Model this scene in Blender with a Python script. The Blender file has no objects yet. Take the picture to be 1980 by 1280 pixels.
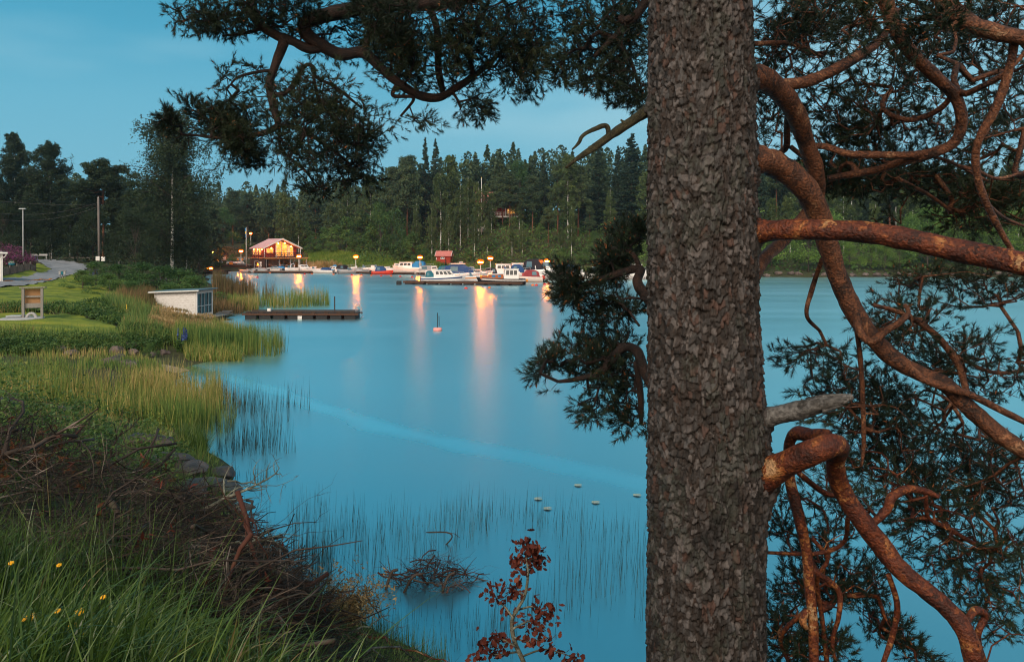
import bpy, bmesh, math, random
import numpy as np
from mathutils import Vector, Matrix
rng = np.random.default_rng(7)
random.seed(7)
S = bpy.context.scene
COL = S.collection
F, H, HY, CX = 1500.0, 5.0, 478.0, 990.0      # focal length in photo pixels, eye height, horizon row, centre column

def P(px, py, Y): return np.array([(px-CX)*Y/F, Y, H-(py-HY)*Y/F])
def Wt(px, py):
    Y = H*F/(py-HY); return np.array([(px-CX)*Y/F, Y, 0.0])

# ------------------------------------------------------------------ materials
def nodes_of(m):
    m.use_nodes = True
    nt = m.node_tree; nt.nodes.clear()
    return nt, nt.nodes, nt.links

def ramp(ns, stops):
    r = ns.new('ShaderNodeValToRGB'); e = r.color_ramp.elements
    while len(e) < len(stops): e.new(0.5)
    for k, (p, c) in enumerate(stops):
        e[k].position = p; e[k].color = (*c, 1)
    return r

MATS = {}
def M(name, stops, src='noise', scale=4.0, rough=0.7, bump=0.0, bscale=30.0, metal=0.0, transl=0.0, spec=0.3, stretch=None, emit=0.0, detail=4.0, objrand=0.0):
    """A procedural material: a colour ramp driven by noise, voronoi cells or a random value per leaf/blade."""
    m = bpy.data.materials.new(name); nt, ns, ln = nodes_of(m)
    out = ns.new('ShaderNodeOutputMaterial')
    if not isinstance(stops, list): stops = [(0, tuple(c*0.82 for c in stops)), (1, tuple(min(1, c*1.15) for c in stops))]
    r = ramp(ns, stops)
    tc = ns.new('ShaderNodeTexCoord'); vec = tc.outputs['Object']
    if stretch:
        mp = ns.new('ShaderNodeMapping'); mp.inputs['Scale'].default_value = stretch
        ln.new(vec, mp.inputs['Vector']); vec = mp.outputs[0]
    if src == 'island':
        g = ns.new('ShaderNodeNewGeometry'); val = g.outputs['Random Per Island']
        n = ns.new('ShaderNodeTexNoise'); n.inputs['Scale'].default_value = scale; n.inputs['Detail'].default_value = 2
        ln.new(vec, n.inputs['Vector'])
        mx = ns.new('ShaderNodeMath'); mx.operation = 'MULTIPLY_ADD'; mx.inputs[1].default_value = 0.5
        mm = ns.new('ShaderNodeMath'); mm.operation = 'MULTIPLY_ADD'; mm.inputs[1].default_value = 1.6; mm.inputs[2].default_value = -0.55
        ln.new(n.outputs[0], mm.inputs[0]); ln.new(val, mx.inputs[0]); ln.new(mm.outputs[0], mx.inputs[2]); val = mx.outputs[0]
    elif src == 'voronoi':
        n = ns.new('ShaderNodeTexVoronoi'); n.inputs['Scale'].default_value = scale
        ln.new(vec, n.inputs['Vector'])
        sp = ns.new('ShaderNodeSeparateColor'); ln.new(n.outputs['Color'], sp.inputs[0]); val = sp.outputs[0]
    else:
        n = ns.new('ShaderNodeTexNoise'); n.inputs['Scale'].default_value = scale; n.inputs['Detail'].default_value = detail
        n.inputs['Roughness'].default_value = 0.65
        ln.new(vec, n.inputs['Vector'])
        mm = ns.new('ShaderNodeMath'); mm.operation = 'MULTIPLY_ADD'; mm.inputs[1].default_value = 2.0; mm.inputs[2].default_value = -0.5
        ln.new(n.outputs[0], mm.inputs[0]); val = mm.outputs[0]
    if objrand:
        oi = ns.new('ShaderNodeObjectInfo')
        oa = ns.new('ShaderNodeMath'); oa.operation = 'MULTIPLY_ADD'; oa.inputs[1].default_value = objrand
        os_ = ns.new('ShaderNodeMath'); os_.operation = 'SUBTRACT'; os_.inputs[1].default_value = objrand*0.5
        ln.new(val, os_.inputs[0]); ln.new(oi.outputs['Random'], oa.inputs[0]); ln.new(os_.outputs[0], oa.inputs[2]); val = oa.outputs[0]
    ln.new(val, r.inputs[0])
    b = ns.new('ShaderNodeBsdfPrincipled')
    b.inputs['Roughness'].default_value = rough; b.inputs['Metallic'].default_value = metal
    b.inputs['Specular IOR Level'].default_value = spec
    ln.new(r.outputs[0], b.inputs['Base Color'])
    if bump:
        bn = ns.new('ShaderNodeTexNoise'); bn.inputs['Scale'].default_value = bscale; bn.inputs['Detail'].default_value = 5
        ln.new(vec, bn.inputs['Vector'])
        bp = ns.new('ShaderNodeBump'); bp.inputs['Strength'].default_value = bump; bp.inputs['Distance'].default_value = 0.02
        ln.new(bn.outputs[0], bp.inputs['Height']); ln.new(bp.outputs[0], b.inputs['Normal'])
    if emit:
        ln.new(r.outputs[0], b.inputs['Emission Color']); b.inputs['Emission Strength'].default_value = emit
    last = b.outputs[0]
    if transl:
        t = ns.new('ShaderNodeBsdfTranslucent'); ln.new(r.outputs[0], t.inputs[0])
        mx = ns.new('ShaderNodeMixShader'); mx.inputs[0].default_value = transl
        ln.new(last, mx.inputs[1]); ln.new(t.outputs[0], mx.inputs[2]); last = mx.outputs[0]
    ln.new(last, out.inputs[0])
    MATS[name] = m
    return m

def emitter(name, col, strength):
    m = bpy.data.materials.new(name); nt, ns, ln = nodes_of(m)
    out = ns.new('ShaderNodeOutputMaterial'); e = ns.new('ShaderNodeEmission')
    e.inputs[0].default_value = (*col, 1); e.inputs[1].default_value = strength
    ln.new(e.outputs[0], out.inputs[0]); MATS[name] = m
    return m

# ------------------------------------------------------------------ mesh helpers
class MB:
    """Collects pieces of one mesh."""
    def __init__(s): s.v = []; s.f = []; s.n = 0
    def add(s, v, f):
        v = np.asarray(v, float)
        s.v.append(v); s.f += [tuple(i+s.n for i in q) for q in f]; s.n += len(v)
        return s
    def box(s, c, size, rz=0.0, taper=1.0, rx=0.0, ry=0.0):
        x, y, z = np.array(size)/2
        v = np.array([[-x,-y,-z],[x,-y,-z],[x,y,-z],[-x,y,-z],[-x*taper,-y*taper,z],[x*taper,-y*taper,z],[x*taper,y*taper,z],[-x*taper,y*taper,z]])
        R = np.array((Matrix.Rotation(rz,3,'Z') @ Matrix.Rotation(ry,3,'Y') @ Matrix.Rotation(rx,3,'X')))
        return s.add(v @ R.T + np.array(c), [(3,2,1,0),(4,5,6,7),(0,1,5,4),(1,2,6,5),(2,3,7,6),(3,0,4,7)])
    def hexa(s, v):
        """eight corners: bottom ring then top ring"""
        return s.add(v, [(3,2,1,0),(4,5,6,7),(0,1,5,4),(1,2,6,5),(2,3,7,6),(3,0,4,7)])
    def prism(s, poly, a, b, axis='y'):
        """a polygon of (u, w) extruded from a to b along an axis"""
        n = len(poly); v = []
        for t in (a, b):
            for u, w in poly:
                v.append((u, t, w) if axis == 'y' else ((t, u, w) if axis == 'x' else (u, w, t)))
        f = [tuple(range(n))[::-1], tuple(range(n, 2*n))] + [(i, (i+1) % n, n+(i+1) % n, n+i) for i in range(n)]
        return s.add(v, f)
    def tube(s, pts, rad, n=8, cap=True):
        pts = np.asarray(pts, float); k = len(pts)
        rad = np.broadcast_to(np.asarray(rad, float), (k,))
        T = np.gradient(pts, axis=0) if k > 2 else np.repeat((pts[1]-pts[0])[None], 2, 0)
        T /= np.linalg.norm(T, axis=1, keepdims=True)+1e-9
        up = np.array([0,0,1.0]) if abs(T[0][2]) < 0.9 else np.array([1.0,0,0])
        N = np.cross(T[0], up); N /= np.linalg.norm(N)
        v = []; ang = np.arange(n)*2*math.pi/n
        for i in range(k):
            N = N-T[i]*np.dot(N, T[i]); N /= np.linalg.norm(N)+1e-9
            B = np.cross(T[i], N)
            v.append(pts[i]+rad[i]*(np.cos(ang)[:,None]*N+np.sin(ang)[:,None]*B))
        f = [(i*n+j, i*n+(j+1) % n, (i+1)*n+(j+1) % n, (i+1)*n+j) for i in range(k-1) for j in range(n)]
        if cap: f += [tuple(range(n))[::-1], tuple((k-1)*n+j for j in range(n))]
        return s.add(np.concatenate(v), f)
    def lathe(s, prof, c=(0,0,0), n=16):
        ang = np.arange(n)*2*math.pi/n; v = []
        for r, z in prof: v.append(np.stack([r*np.cos(ang), r*np.sin(ang), np.full(n, z)], 1))
        k = len(prof)
        f = [(i*n+j, i*n+(j+1) % n, (i+1)*n+(j+1) % n, (i+1)*n+j) for i in range(k-1) for j in range(n)]
        f += [tuple(range(n))[::-1], tuple((k-1)*n+j for j in range(n))]
        return s.add(np.concatenate(v)+np.array(c), f)
    def build(s, name, mat, parent=None, smooth=False, bevel=0.0, loc=None):
        me = bpy.data.meshes.new(name)
        me.from_pydata(np.concatenate(s.v).tolist(), [], s.f)
        if bevel:
            bm = bmesh.new(); bm.from_mesh(me)
            bmesh.ops.bevel(bm, geom=[e for e in bm.edges], offset=bevel, segments=1, affect='EDGES'); bm.to_mesh(me); bm.free()
        return link(name, me, mat, parent, smooth, loc)

def link(name, me, mat, parent=None, smooth=False, loc=None):
    if mat is not None: me.materials.append(MATS[mat] if isinstance(mat, str) else mat)
    if smooth: me.polygons.foreach_set('use_smooth', np.ones(len(me.polygons), bool))
    o = bpy.data.objects.new(name, me); COL.objects.link(o)
    if parent is not None: o.parent = parent
    if loc is not None: o.location = [float(q) for q in loc]
    return o

def npmesh(name, V, Q):
    """mesh from numpy: V (n,3), Q (m,k) with k = 3 or 4"""
    me = bpy.data.meshes.new(name); V = np.ascontiguousarray(V, np.float32); Q = np.ascontiguousarray(Q, np.int32)
    m, k = Q.shape
    me.vertices.add(len(V)); me.vertices.foreach_set('co', V.ravel())
    me.loops.add(m*k); me.loops.foreach_set('vertex_index', Q.ravel())
    me.polygons.add(m); me.polygons.foreach_set('loop_start', np.arange(m, dtype=np.int32)*k)
    try: me.polygons.foreach_set('loop_total', np.full(m, k, np.int32))
    except Exception: pass
    me.update(calc_edges=True)
    return me

def tag(o, label=None, cat=None, group=None, kind=None):
    if label: o['label'] = label
    if cat: o['category'] = cat
    if group: o['group'] = group
    if kind: o['kind'] = kind
    return o

def empty(name, loc=(0,0,0), rz=0.0, label=None, cat=None, group=None, scale=1.0):
    o = bpy.data.objects.new(name, None); COL.objects.link(o)
    o.location = [float(q) for q in loc]; o.rotation_euler = (0,0,rz); o.empty_display_size = 0.3
    if scale != 1.0: o.scale = (scale,)*3 if not hasattr(scale, '__len__') else scale
    return tag(o, label, cat, group)

def dup(root, loc, rz=0.0, scale=None, label=None, group=None):
    r = root.copy(); COL.objects.link(r); r.location = [float(q) for q in loc]; r.rotation_euler = (0,0,rz)
    if scale is not None: r.scale = (scale,)*3 if not hasattr(scale, '__len__') else scale
    if label: r['label'] = label
    if group: r['group'] = group
    for ch in list(root.children):
        c = ch.copy(); COL.objects.link(c); c.parent = r
        for g in ch.children:
            d = g.copy(); COL.objects.link(d); d.parent = c
    return r

def spline(pts, n=8):
    """Catmull-Rom through rows of any width"""
    p = np.asarray(pts, float); p = np.vstack([2*p[0]-p[1], p, 2*p[-1]-p[-2]]); out = []
    for i in range(1, len(p)-2):
        t = np.linspace(0, 1, n, endpoint=False)[:,None]
        a, b, c, d = p[i-1], p[i], p[i+1], p[i+2]
        out.append(0.5*((2*b)+(-a+c)*t+(2*a-5*b+4*c-d)*t*t+(-a+3*b-3*c+d)*t**3))
    out.append(p[-2][None]); return np.concatenate(out)

def hash2(i, j, k=0):
    x = np.sin(i*127.1+j*311.7+k*74.7)*43758.5453
    return x-np.floor(x)
def vnoise2(x, y, k=0):
    xi, yi = np.floor(x), np.floor(y); fx, fy = x-xi, y-yi
    fx = fx*fx*(3-2*fx); fy = fy*fy*(3-2*fy)
    a, b, c, d = hash2(xi, yi, k), hash2(xi+1, yi, k), hash2(xi, yi+1, k), hash2(xi+1, yi+1, k)
    return a*(1-fx)*(1-fy)+b*fx*(1-fy)+c*(1-fx)*fy+d*fx*fy
def fbm(x, y, k=0, o=4):
    s = 0; a = 0.5
    for i in range(o): s = s+a*vnoise2(x*2**i, y*2**i, k+i); a *= 0.5
    return s

# ------------------------------------------------------------------ terrain
CTRL = [(-400,2,3.5),(0,2,3.4),(600,2,3.35),(990,1.5,3.35),(1400,2,3.2),(1980,2,3.2),
(0,3.6,2.95),(300,4.2,2.68),(600,5.5,1.95),(0,5,2.55),(0,9,1.9),(300,8,1.5),(300,10.5,1.1),(450,10,.8),(550,11,.3),(690,9.6,.30),(640,10.2,.25),(740,9.4,.28),(800,9.1,.20),(860,9.15,.06),(900,9.0,-.03),(780,8.0,.65),(850,7.8,.5),(600,8,.95),(700,7,1.05),(950,6,1.1),(1000,7.6,.15),
(1357,4.2,1.9),(1357,6.5,.3),(1700,5,1.5),(1980,5,1.6),(1980,8,.2),(1500,7,.1),(1300,9,-.6),(1700,10,-.7),(900,10,-.45),(1980,12,-.8),(800,10,-.18),(900,9.6,-.2),(700,11,-.25),
(-200,12,2.4),(0,14,1.5),(150,14,1.2),(300,14,.9),(430,14,.35),(500,13.5,-.1),(440,17.3,.1),(300,17,.7),(350,20,.08),(100,18,1.05),(0,20,.95),(200,24,.35),(360,24,.0),(430,25,-.2),(0,26,.65),(0,32,.6),
(200,30,.38),(330,31.2,.04),(300,28,.1),(380,30,-.12),(450,30,-.6),(420,20,-.3),(500,16,-.4),(520,35,-.25),(430,35,.05),(580,34,-.6),
(0,35,1.1),(100,36,1.0),(100,33,.6),(220,33,.4),(300,34,.25),(0,41,1.25),(0,46,1.5),(200,42,1.1),(230,37,.95),(300,42,.5),(400,40,.12),(330,45,.4),(330,52,.33),(410,52,.1),
(450,50,-.1),(475,55,-.12),(520,50,-.6),(600,60,-.9),(380,62,.3),(420,70,.1),(500,72,-.12),(620,67,-.7),(560,78,-.6),(425,85,-.1),(450,100,-.6),(415,110,-.3),(400,128,-.2),
(150,50,1.6),(0,56,1.75),(0,66,2.0),(120,62,1.8),(200,60,1.5),(280,62,1.0),(150,75,2.2),(300,75,1.6),(370,80,.9),(385,100,.6),(0,72,2.35),(100,100,2.9),(200,100,2.8),(310,97,2.1),(120,130,3.3),(330,125,1.6),(380,140,.4),(375,160,.5),
(-60,76,4.0),(0,84,3.8),(20,92,3.5),(66,88,2.62),(75,80,2.35),(30,74,2.25),(90,95,2.75),(-300,80,5),(-400,60,3),(-400,120,7),(-800,60,5),(-500,30,2.3),(-600,15,2.8),
(100,180,5),(300,180,3),(390,166,.9),(430,166,1.1),(470,168,.9),(400,182,2.3),(430,190,3.4),(470,186,2.6),(430,205,5.2),(520,176,.4),(560,184,1.4),(600,176,.5),(650,172,.3),(750,170,.3),(850,168,.4),(950,166,.3),(1050,164,.2),(1150,158,.2),(1250,150,.2),(1350,140,.2),(1470,131,.1),(1700,131,.1),(1980,130,.1),(2400,128,.2),
(390,152,-.4),(480,158,-.5),(700,154,-1.2),(900,150,-1.2),(1100,144,-1),(1250,132,-1),(1470,118,-1),(1980,116,-1.),(1000,60,-3),(1600,60,-3),(2400,60,-3),(800,30,-2),(1400,25,-2),(2200,20,-2),(3000,60,-3),(1000,110,-3),(700,110,-2.5),
(500,230,6),(700,215,7),(850,190,5.5),(850,205,10),(960,180,6),(960,194,12),(1060,192,10),(1200,172,5),(1250,195,11),(650,200,4),(560,205,3.5),(600,300,9),(300,300,8),(0,300,12),(960,260,16),(1500,155,4),(1500,230,12),(1980,155,4),(1980,230,14),(2500,200,12),(900,450,22),(0,450,18),(1980,450,24),(500,700,20),(1500,700,26),(-500,300,15)]
CP = np.array([[(a-CX)*b/F, b, c] for a, b, c in CTRL]+[[-15,-10,4.6],[0,-10,4.6],[15,-10,4.3],[30,-8,4],[-40,-8,4.5],[-60,-60,6],[60,-60,6],[9,2.2,2.8],[14,4,1.6],[-8,3,3.2]])
def _k(r2): return 0.5*r2*np.log(r2+1e-9)
def _tps():
    # thin-plate spline in a log-depth space so that near and far points weigh alike
    Q = tps_map(CP[:,0], CP[:,1]); n = len(Q)
    K = _k(((Q[:,None]-Q[None])**2).sum(-1))+np.eye(n)*0.0008
    Pm = np.hstack([np.ones((n,1)), Q]); A = np.zeros((n+3, n+3))
    A[:n,:n] = K; A[:n,n:] = Pm; A[n:,:n] = Pm.T
    return Q, np.linalg.solve(A, np.concatenate([CP[:,2], np.zeros(3)]))
def tps_map(x, y):
    r = np.maximum(y+14.0, 3.0)
    return np.stack([x/r*3.0, np.log(r)*3.0], -1)
TQ, TW = _tps()
def G(x, y):
    x = np.atleast_1d(np.asarray(x, float)); y = np.atleast_1d(np.asarray(y, float)); sh = x.shape
    q = tps_map(x.ravel(), y.ravel()); out = np.empty(len(q))
    for i in range(0, len(q), 20000):
        b = q[i:i+20000]
        out[i:i+20000] = _k(((b[:,None]-TQ[None])**2).sum(-1)) @ TW[:-3]+TW[-3]+b @ TW[-2:]
    X, Y = x.ravel(), y.ravel()
    out += (fbm(X*0.9, Y*0.9, 3)-0.47)*np.clip(0.10+Y*0.004, 0, 0.5)
    return out.reshape(sh)
def Gz(x, y): return float(G(x, y)[0])
def GP(px, Y):
    x = (px-CX)*Y/F; return np.array([x, Y, Gz(x, Y)])
def PH(px, py, Y):
    """a point seen at (px,py) at depth Y, moved to the ground below it"""
    x = (px-CX)*Y/F; return np.array([x, Y, Gz(x, Y)])
def HIT(px, py, y0=45.0, y1=150.0):
    """(x, y) of the ground met by the sight line through a photo pixel"""
    Y = np.linspace(y0, y1, 600); z = G((px-CX)*Y/F, Y); k = np.where(HY+(H-z)*F/Y <= py)[0]
    y = Y[k[0]] if len(k) else y1
    return ((px-CX)*y/F, y)
# ------------------------------------------------------------------ camera, light, sky
cam = bpy.data.cameras.new('camera'); co = bpy.data.objects.new('camera', cam); COL.objects.link(co)
co.location = (0, 0, H); co.rotation_euler = (math.pi/2, 0, 0)
cam.sensor_width = 36; cam.lens = F*36/1980; cam.shift_y = (HY-640)/1980; cam.clip_end = 4000; cam.clip_start = 0.05
S.camera = co
S.view_settings.view_transform = 'Standard'; S.view_settings.look = 'None'; S.view_settings.exposure = 0; S.view_settings.gamma = 1
S.cycles.max_bounces = 5; S.cycles.diffuse_bounces = 2; S.cycles.glossy_bounces = 3; S.cycles.transparent_max_bounces = 6
S.cycles.transmission_bounces = 3; S.cycles.caustics_reflective = False; S.cycles.caustics_refractive = False
S.cycles.filter_width = 1.1; S.cycles.use_denoising = True; S.cycles.sample_clamp_indirect = 6
try: S.cycles.denoiser = 'OPENIMAGEDENOISE'
except Exception: pass

SUN_EL, SUN_AZ = math.radians(38), math.radians(205)        # a veiled low sun behind the viewer, a little to the left
w = bpy.data.worlds.new('World'); S.world = w; nt, ns, ln = nodes_of(w)
wo = ns.new('ShaderNodeOutputWorld'); tc = ns.new('ShaderNodeTexCoord')
sky = ns.new('ShaderNodeTexSky'); sky.sky_type = 'NISHITA'; sky.sun_disc = False
sky.sun_elevation = SUN_EL; sky.sun_rotation = SUN_AZ; sky.air_density = 1.5; sky.dust_density = 2.0
bg1 = ns.new('ShaderNodeBackground'); bg1.inputs[1].default_value = 0.003
ln.new(sky.outputs[0], bg1.inputs[0])
sx = ns.new('ShaderNodeSeparateXYZ'); ln.new(tc.outputs['Generated'], sx.inputs[0])
front = ramp(ns, [(0.0,(0.20,0.51,0.665)),(0.10,(0.18,0.50,0.66)),(0.17,(0.145,0.465,0.635)),(0.25,(0.080,0.385,0.57)),(0.38,(0.022,0.27,0.44)),(0.58,(0.006,0.15,0.27)),(1.0,(0.10,0.30,0.40))])
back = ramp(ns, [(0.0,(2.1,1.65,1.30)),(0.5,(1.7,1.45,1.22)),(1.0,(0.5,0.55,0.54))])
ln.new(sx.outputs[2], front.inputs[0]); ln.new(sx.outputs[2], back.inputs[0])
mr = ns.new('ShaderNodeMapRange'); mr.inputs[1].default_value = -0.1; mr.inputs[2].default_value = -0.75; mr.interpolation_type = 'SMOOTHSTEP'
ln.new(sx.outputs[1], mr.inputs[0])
# the cloud deck: streaky veils, and a paler part of the sky to the east
mp = ns.new('ShaderNodeMapping'); mp.inputs['Scale'].default_value = (1.2, 1.2, 5.0); ln.new(tc.outputs['Generated'], mp.inputs[0])
nz = ns.new('ShaderNodeTexNoise'); nz.inputs['Scale'].default_value = 2.1; nz.inputs['Detail'].default_value = 3; ln.new(mp.outputs[0], nz.inputs[0])
east = ns.new('ShaderNodeMapRange'); east.inputs[1].default_value = -0.42; east.inputs[2].default_value = 0.55; ln.new(sx.outputs[0], east.inputs[0])
ad = ns.new('ShaderNodeMath'); ad.operation = 'MULTIPLY_ADD'; ad.inputs[1].default_value = 2.4; ad.inputs[2].default_value = -1.40; ln.new(nz.outputs[0], ad.inputs[0])
ad2 = ns.new('ShaderNodeMath'); ad2.operation = 'MULTIPLY_ADD'; ad2.inputs[1].default_value = 1.1; ln.new(east.outputs[0], ad2.inputs[0]); ln.new(ad.outputs[0], ad2.inputs[2]); ad2.use_clamp = True
veil = ns.new('ShaderNodeMix'); veil.data_type = 'RGBA'; lowz = ns.new('ShaderNodeMapRange'); lowz.interpolation_type = 'SMOOTHSTEP'; lowz.inputs[1].default_value = 0.17; lowz.inputs[2].default_value = 0.42; lowz.inputs[3].default_value = 1.0; lowz.inputs[4].default_value = 0.15; ln.new(sx.outputs[2], lowz.inputs[0])
vm = ns.new('ShaderNodeMath'); vm.operation = 'MULTIPLY'; ln.new(ad2.outputs[0], vm.inputs[0]); ln.new(lowz.outputs[0], vm.inputs[1]); ln.new(vm.outputs[0], veil.inputs[0]); ln.new(front.outputs[0], veil.inputs[6]); veil.inputs[7].default_value = (0.32, 0.60, 0.72, 1)
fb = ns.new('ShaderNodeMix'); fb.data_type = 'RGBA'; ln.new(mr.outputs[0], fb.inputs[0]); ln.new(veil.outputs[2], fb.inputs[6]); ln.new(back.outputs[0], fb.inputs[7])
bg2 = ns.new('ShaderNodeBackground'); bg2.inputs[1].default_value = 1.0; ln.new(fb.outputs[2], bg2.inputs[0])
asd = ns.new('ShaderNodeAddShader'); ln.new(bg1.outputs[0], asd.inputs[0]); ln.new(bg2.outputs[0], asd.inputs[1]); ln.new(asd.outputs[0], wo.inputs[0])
sl = bpy.data.lights.new('sun', 'SUN'); sl.energy = 2.7; sl.angle = math.radians(25); sl.color = (1.0, 0.86, 0.70)
so = bpy.data.objects.new('sun', sl); COL.objects.link(so)
sd = Vector((math.sin(SUN_AZ)*math.cos(SUN_EL), math.cos(SUN_AZ)*math.cos(SUN_EL), math.sin(SUN_EL)))
so.rotation_euler = sd.to_track_quat('Z', 'Y').to_euler(); so.location = (0, -20, 30)

# ------------------------------------------------------------------ ground, water, lawns, roads
M('ground', [(0,(0.018,0.014,0.010)),(0.35,(0.04,0.038,0.016)),(0.6,(0.05,0.058,0.02)),(0.85,(0.075,0.06,0.032)),(1,(0.11,0.08,0.05))], scale=0.9, rough=0.95, bump=0.6, bscale=6, detail=8)
M('lawn', [(0.1,(0.05,0.085,0.012)),(0.4,(0.12,0.16,0.014)),(0.65,(0.20,0.225,0.02)),(0.85,(0.26,0.225,0.04)),(1,(0.20,0.15,0.05))], scale=0.55, rough=0.9, bump=0.5, bscale=18, stretch=(0.5,1.6,1), detail=7)
M('asphalt', [(0,(0.16,0.17,0.19)),(1,(0.26,0.27,0.29))], scale=0.8, rough=0.85, bump=0.2, bscale=40, detail=6)
M('gravel', [(0,(0.16,0.15,0.15)),(1,(0.34,0.32,0.30))], scale=1.2, rough=0.95, bump=0.5, bscale=12)
M('sand', [(0,(0.22,0.14,0.09)),(1,(0.42,0.32,0.22))], scale=3, rough=0.95, bump=0.4, bscale=20)

ys = np.concatenate([np.linspace(-60,-4,12), np.linspace(-3,45,130), 45+np.cumsum(np.linspace(0.4,1.6,140)), np.linspace(188,900,90)])
us = np.linspace(-1.5, 1.5, 300)
YY, UU = np.meshgrid(ys, us, indexing='ij'); XX = UU*(18+np.maximum(YY,0)*0.95)
ZZ = G(XX, YY); nr, nc = XX.shape
idx = np.arange(nr*nc).reshape(nr, nc)
Q = np.stack([idx[:-1,:-1], idx[:-1,1:], idx[1:,1:], idx[1:,:-1]], -1).reshape(-1,4)
g = link('ground', npmesh('ground', np.stack([XX,YY,ZZ],-1).reshape(-1,3), Q), 'ground', smooth=True)
tag(g, 'earth bank and wooded hills around the lake', 'ground', kind='structure')

def water_mat():
    m = bpy.data.materials.new('lake_water'); nt, ns, ln = nodes_of(m); MATS['lake_water'] = m
    out = ns.new('ShaderNodeOutputMaterial'); tc = ns.new('ShaderNodeTexCoord')
    mp = ns.new('ShaderNodeMapping'); mp.inputs['Scale'].default_value = (0.05, 0.55, 1); ln.new(tc.outputs['Object'], mp.inputs[0])
    n1 = ns.new('ShaderNodeTexNoise'); n1.inputs['Scale'].default_value = 1.0; n1.inputs['Detail'].default_value = 5; ln.new(mp.outputs[0], n1.inputs[0])
    bp = ns.new('ShaderNodeBump'); bp.inputs['Strength'].default_value = 0.02; bp.inputs['Distance'].default_value = 0.2; ln.new(n1.outputs[0], bp.inputs['Height'])
    mp2 = ns.new('ShaderNodeMapping'); mp2.inputs['Scale'].default_value = (0.03, 0.22, 1); mp2.inputs['Rotation'].default_value = (0,0,0.12); ln.new(tc.outputs['Object'], mp2.inputs[0])
    n2 = ns.new('ShaderNodeTexNoise'); n2.inputs['Scale'].default_value = 1.0; n2.inputs['Detail'].default_value = 3; ln.new(mp2.outputs[0], n2.inputs[0])
    rr = ns.new('ShaderNodeMapRange'); rr.inputs[1].default_value = 0.35; rr.inputs[2].default_value = 0.7; rr.inputs[3].default_value = 0.29; rr.inputs[4].default_value = 0.37; ln.new(n2.outputs[0], rr.inputs[0])
    # a calm slick trailing across the bay: the surface is smoother there
    sp = ns.new('ShaderNodeSeparateXYZ'); ln.new(tc.outputs['Object'], sp.inputs[0])
    def mth(op, a, b=None, c=None):
        q = ns.new('ShaderNodeMath'); q.operation = op
        for i, t in enumerate((a, b, c)):
            if t is None: continue
            if isinstance(t, (int, float)): q.inputs[i].default_value = t
            else: ln.new(t, q.inputs[i])
        return q.outputs[0]
    # centre line y = 19.6 - 0.98 x + bend, in metres
    ctr = mth('MULTIPLY_ADD', sp.outputs[0], -0.98, 18.6); bend = mth('MULTIPLY', mth('SINE', mth('MULTIPLY', sp.outputs[0], 0.45)), 0.5)
    dist = mth('ABSOLUTE', mth('SUBTRACT', mth('SUBTRACT', sp.outputs[1], ctr), bend))
    n3 = ns.new('ShaderNodeTexNoise'); n3.inputs['Scale'].default_value = 0.6; ln.new(tc.outputs['Object'], n3.inputs[0])
    sl_ = ns.new('ShaderNodeMapRange'); sl_.interpolation_type = 'SMOOTHSTEP'; sl_.inputs[1].default_value = 1.1; sl_.inputs[2].default_value = 0.1; ln.new(mth('MULTIPLY_ADD', n3.outputs[0], 1.2, mth('SUBTRACT', dist, 0.6)), sl_.inputs[0])
    rough_ = mth('SUBTRACT', rr.outputs[0], mth('MULTIPLY', sl_.outputs[0], 0.14))
    gl = ns.new('ShaderNodeBsdfGlossy'); gl.inputs[0].default_value = (0.74, 1.0, 1.0, 1); ln.new(rough_, gl.inputs['Roughness']); ln.new(bp.outputs[0], gl.inputs['Normal'])
    df = ns.new('ShaderNodeBsdfDiffuse'); df.inputs[0].default_value = (0.002, 0.075, 0.125, 1)
    fr = ns.new('ShaderNodeFresnel'); fr.inputs[0].default_value = 1.75
    fm = ns.new('ShaderNodeMapRange'); fm.inputs[1].default_value = 0.05; fm.inputs[2].default_value = 0.42; fm.inputs[3].default_value = 0.60; fm.inputs[4].default_value = 1.0; ln.new(fr.outputs[0], fm.inputs[0])
    mx = ns.new('ShaderNodeMixShader'); ln.new(fm.outputs[0], mx.inputs[0]); ln.new(df.outputs[0], mx.inputs[1]); ln.new(gl.outputs[0], mx.inputs[2]); ln.new(mx.outputs[0], out.inputs[0])
water_mat()
wv = np.array([[-700,3,0],[700,3,0],[700,240,0],[-700,240,0]], float)
# only the basin of the lake: the sheet stops under the banks
tag(link('water', npmesh('water', wv, np.array([[0,1,2,3]])), 'lake_water'), 'calm teal lake water smoothed by the dusk', 'water', kind='structure')

def drape(name, poly, mat, lift, label, cat, step=0.5, wobble=0.5, px=True, n=60):
    """a sheet laid over the ground inside a polygon given as (photo column, depth) or (x, y)"""
    p = np.array([((a-CX)*b/F, b) for a, b in poly]) if px else np.array(poly, float)
    x0, y0 = p.min(0); x1, y1 = p.max(0)
    nx, ny = int((x1-x0)/step)+2, int((y1-y0)/step)+2
    gx = np.linspace(x0, x1, nx); gy = np.linspace(y0, y1, ny); X, Y = np.meshgrid(gx, gy, indexing='ij')
    cxm, cym = (X[:-1,:-1]+X[1:,1:])/2, (Y[:-1,:-1]+Y[1:,1:])/2
    wob = (fbm(cxm*0.8, cym*0.8, 9)-0.5)*wobble
    ins = inside(p, cxm+wob, cym+wob)
    Z = G(X, Y)+lift; ix = np.arange(nx*ny).reshape(nx, ny)
    q = np.stack([ix[:-1,:-1], ix[1:,:-1], ix[1:,1:], ix[:-1,1:]], -1)[ins]
    o = link(name, npmesh(name, np.stack([X,Y,Z],-1).reshape(-1,3), q.reshape(-1,4)), mat, smooth=True)
    return tag(o, label, cat, kind='structure')
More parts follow.
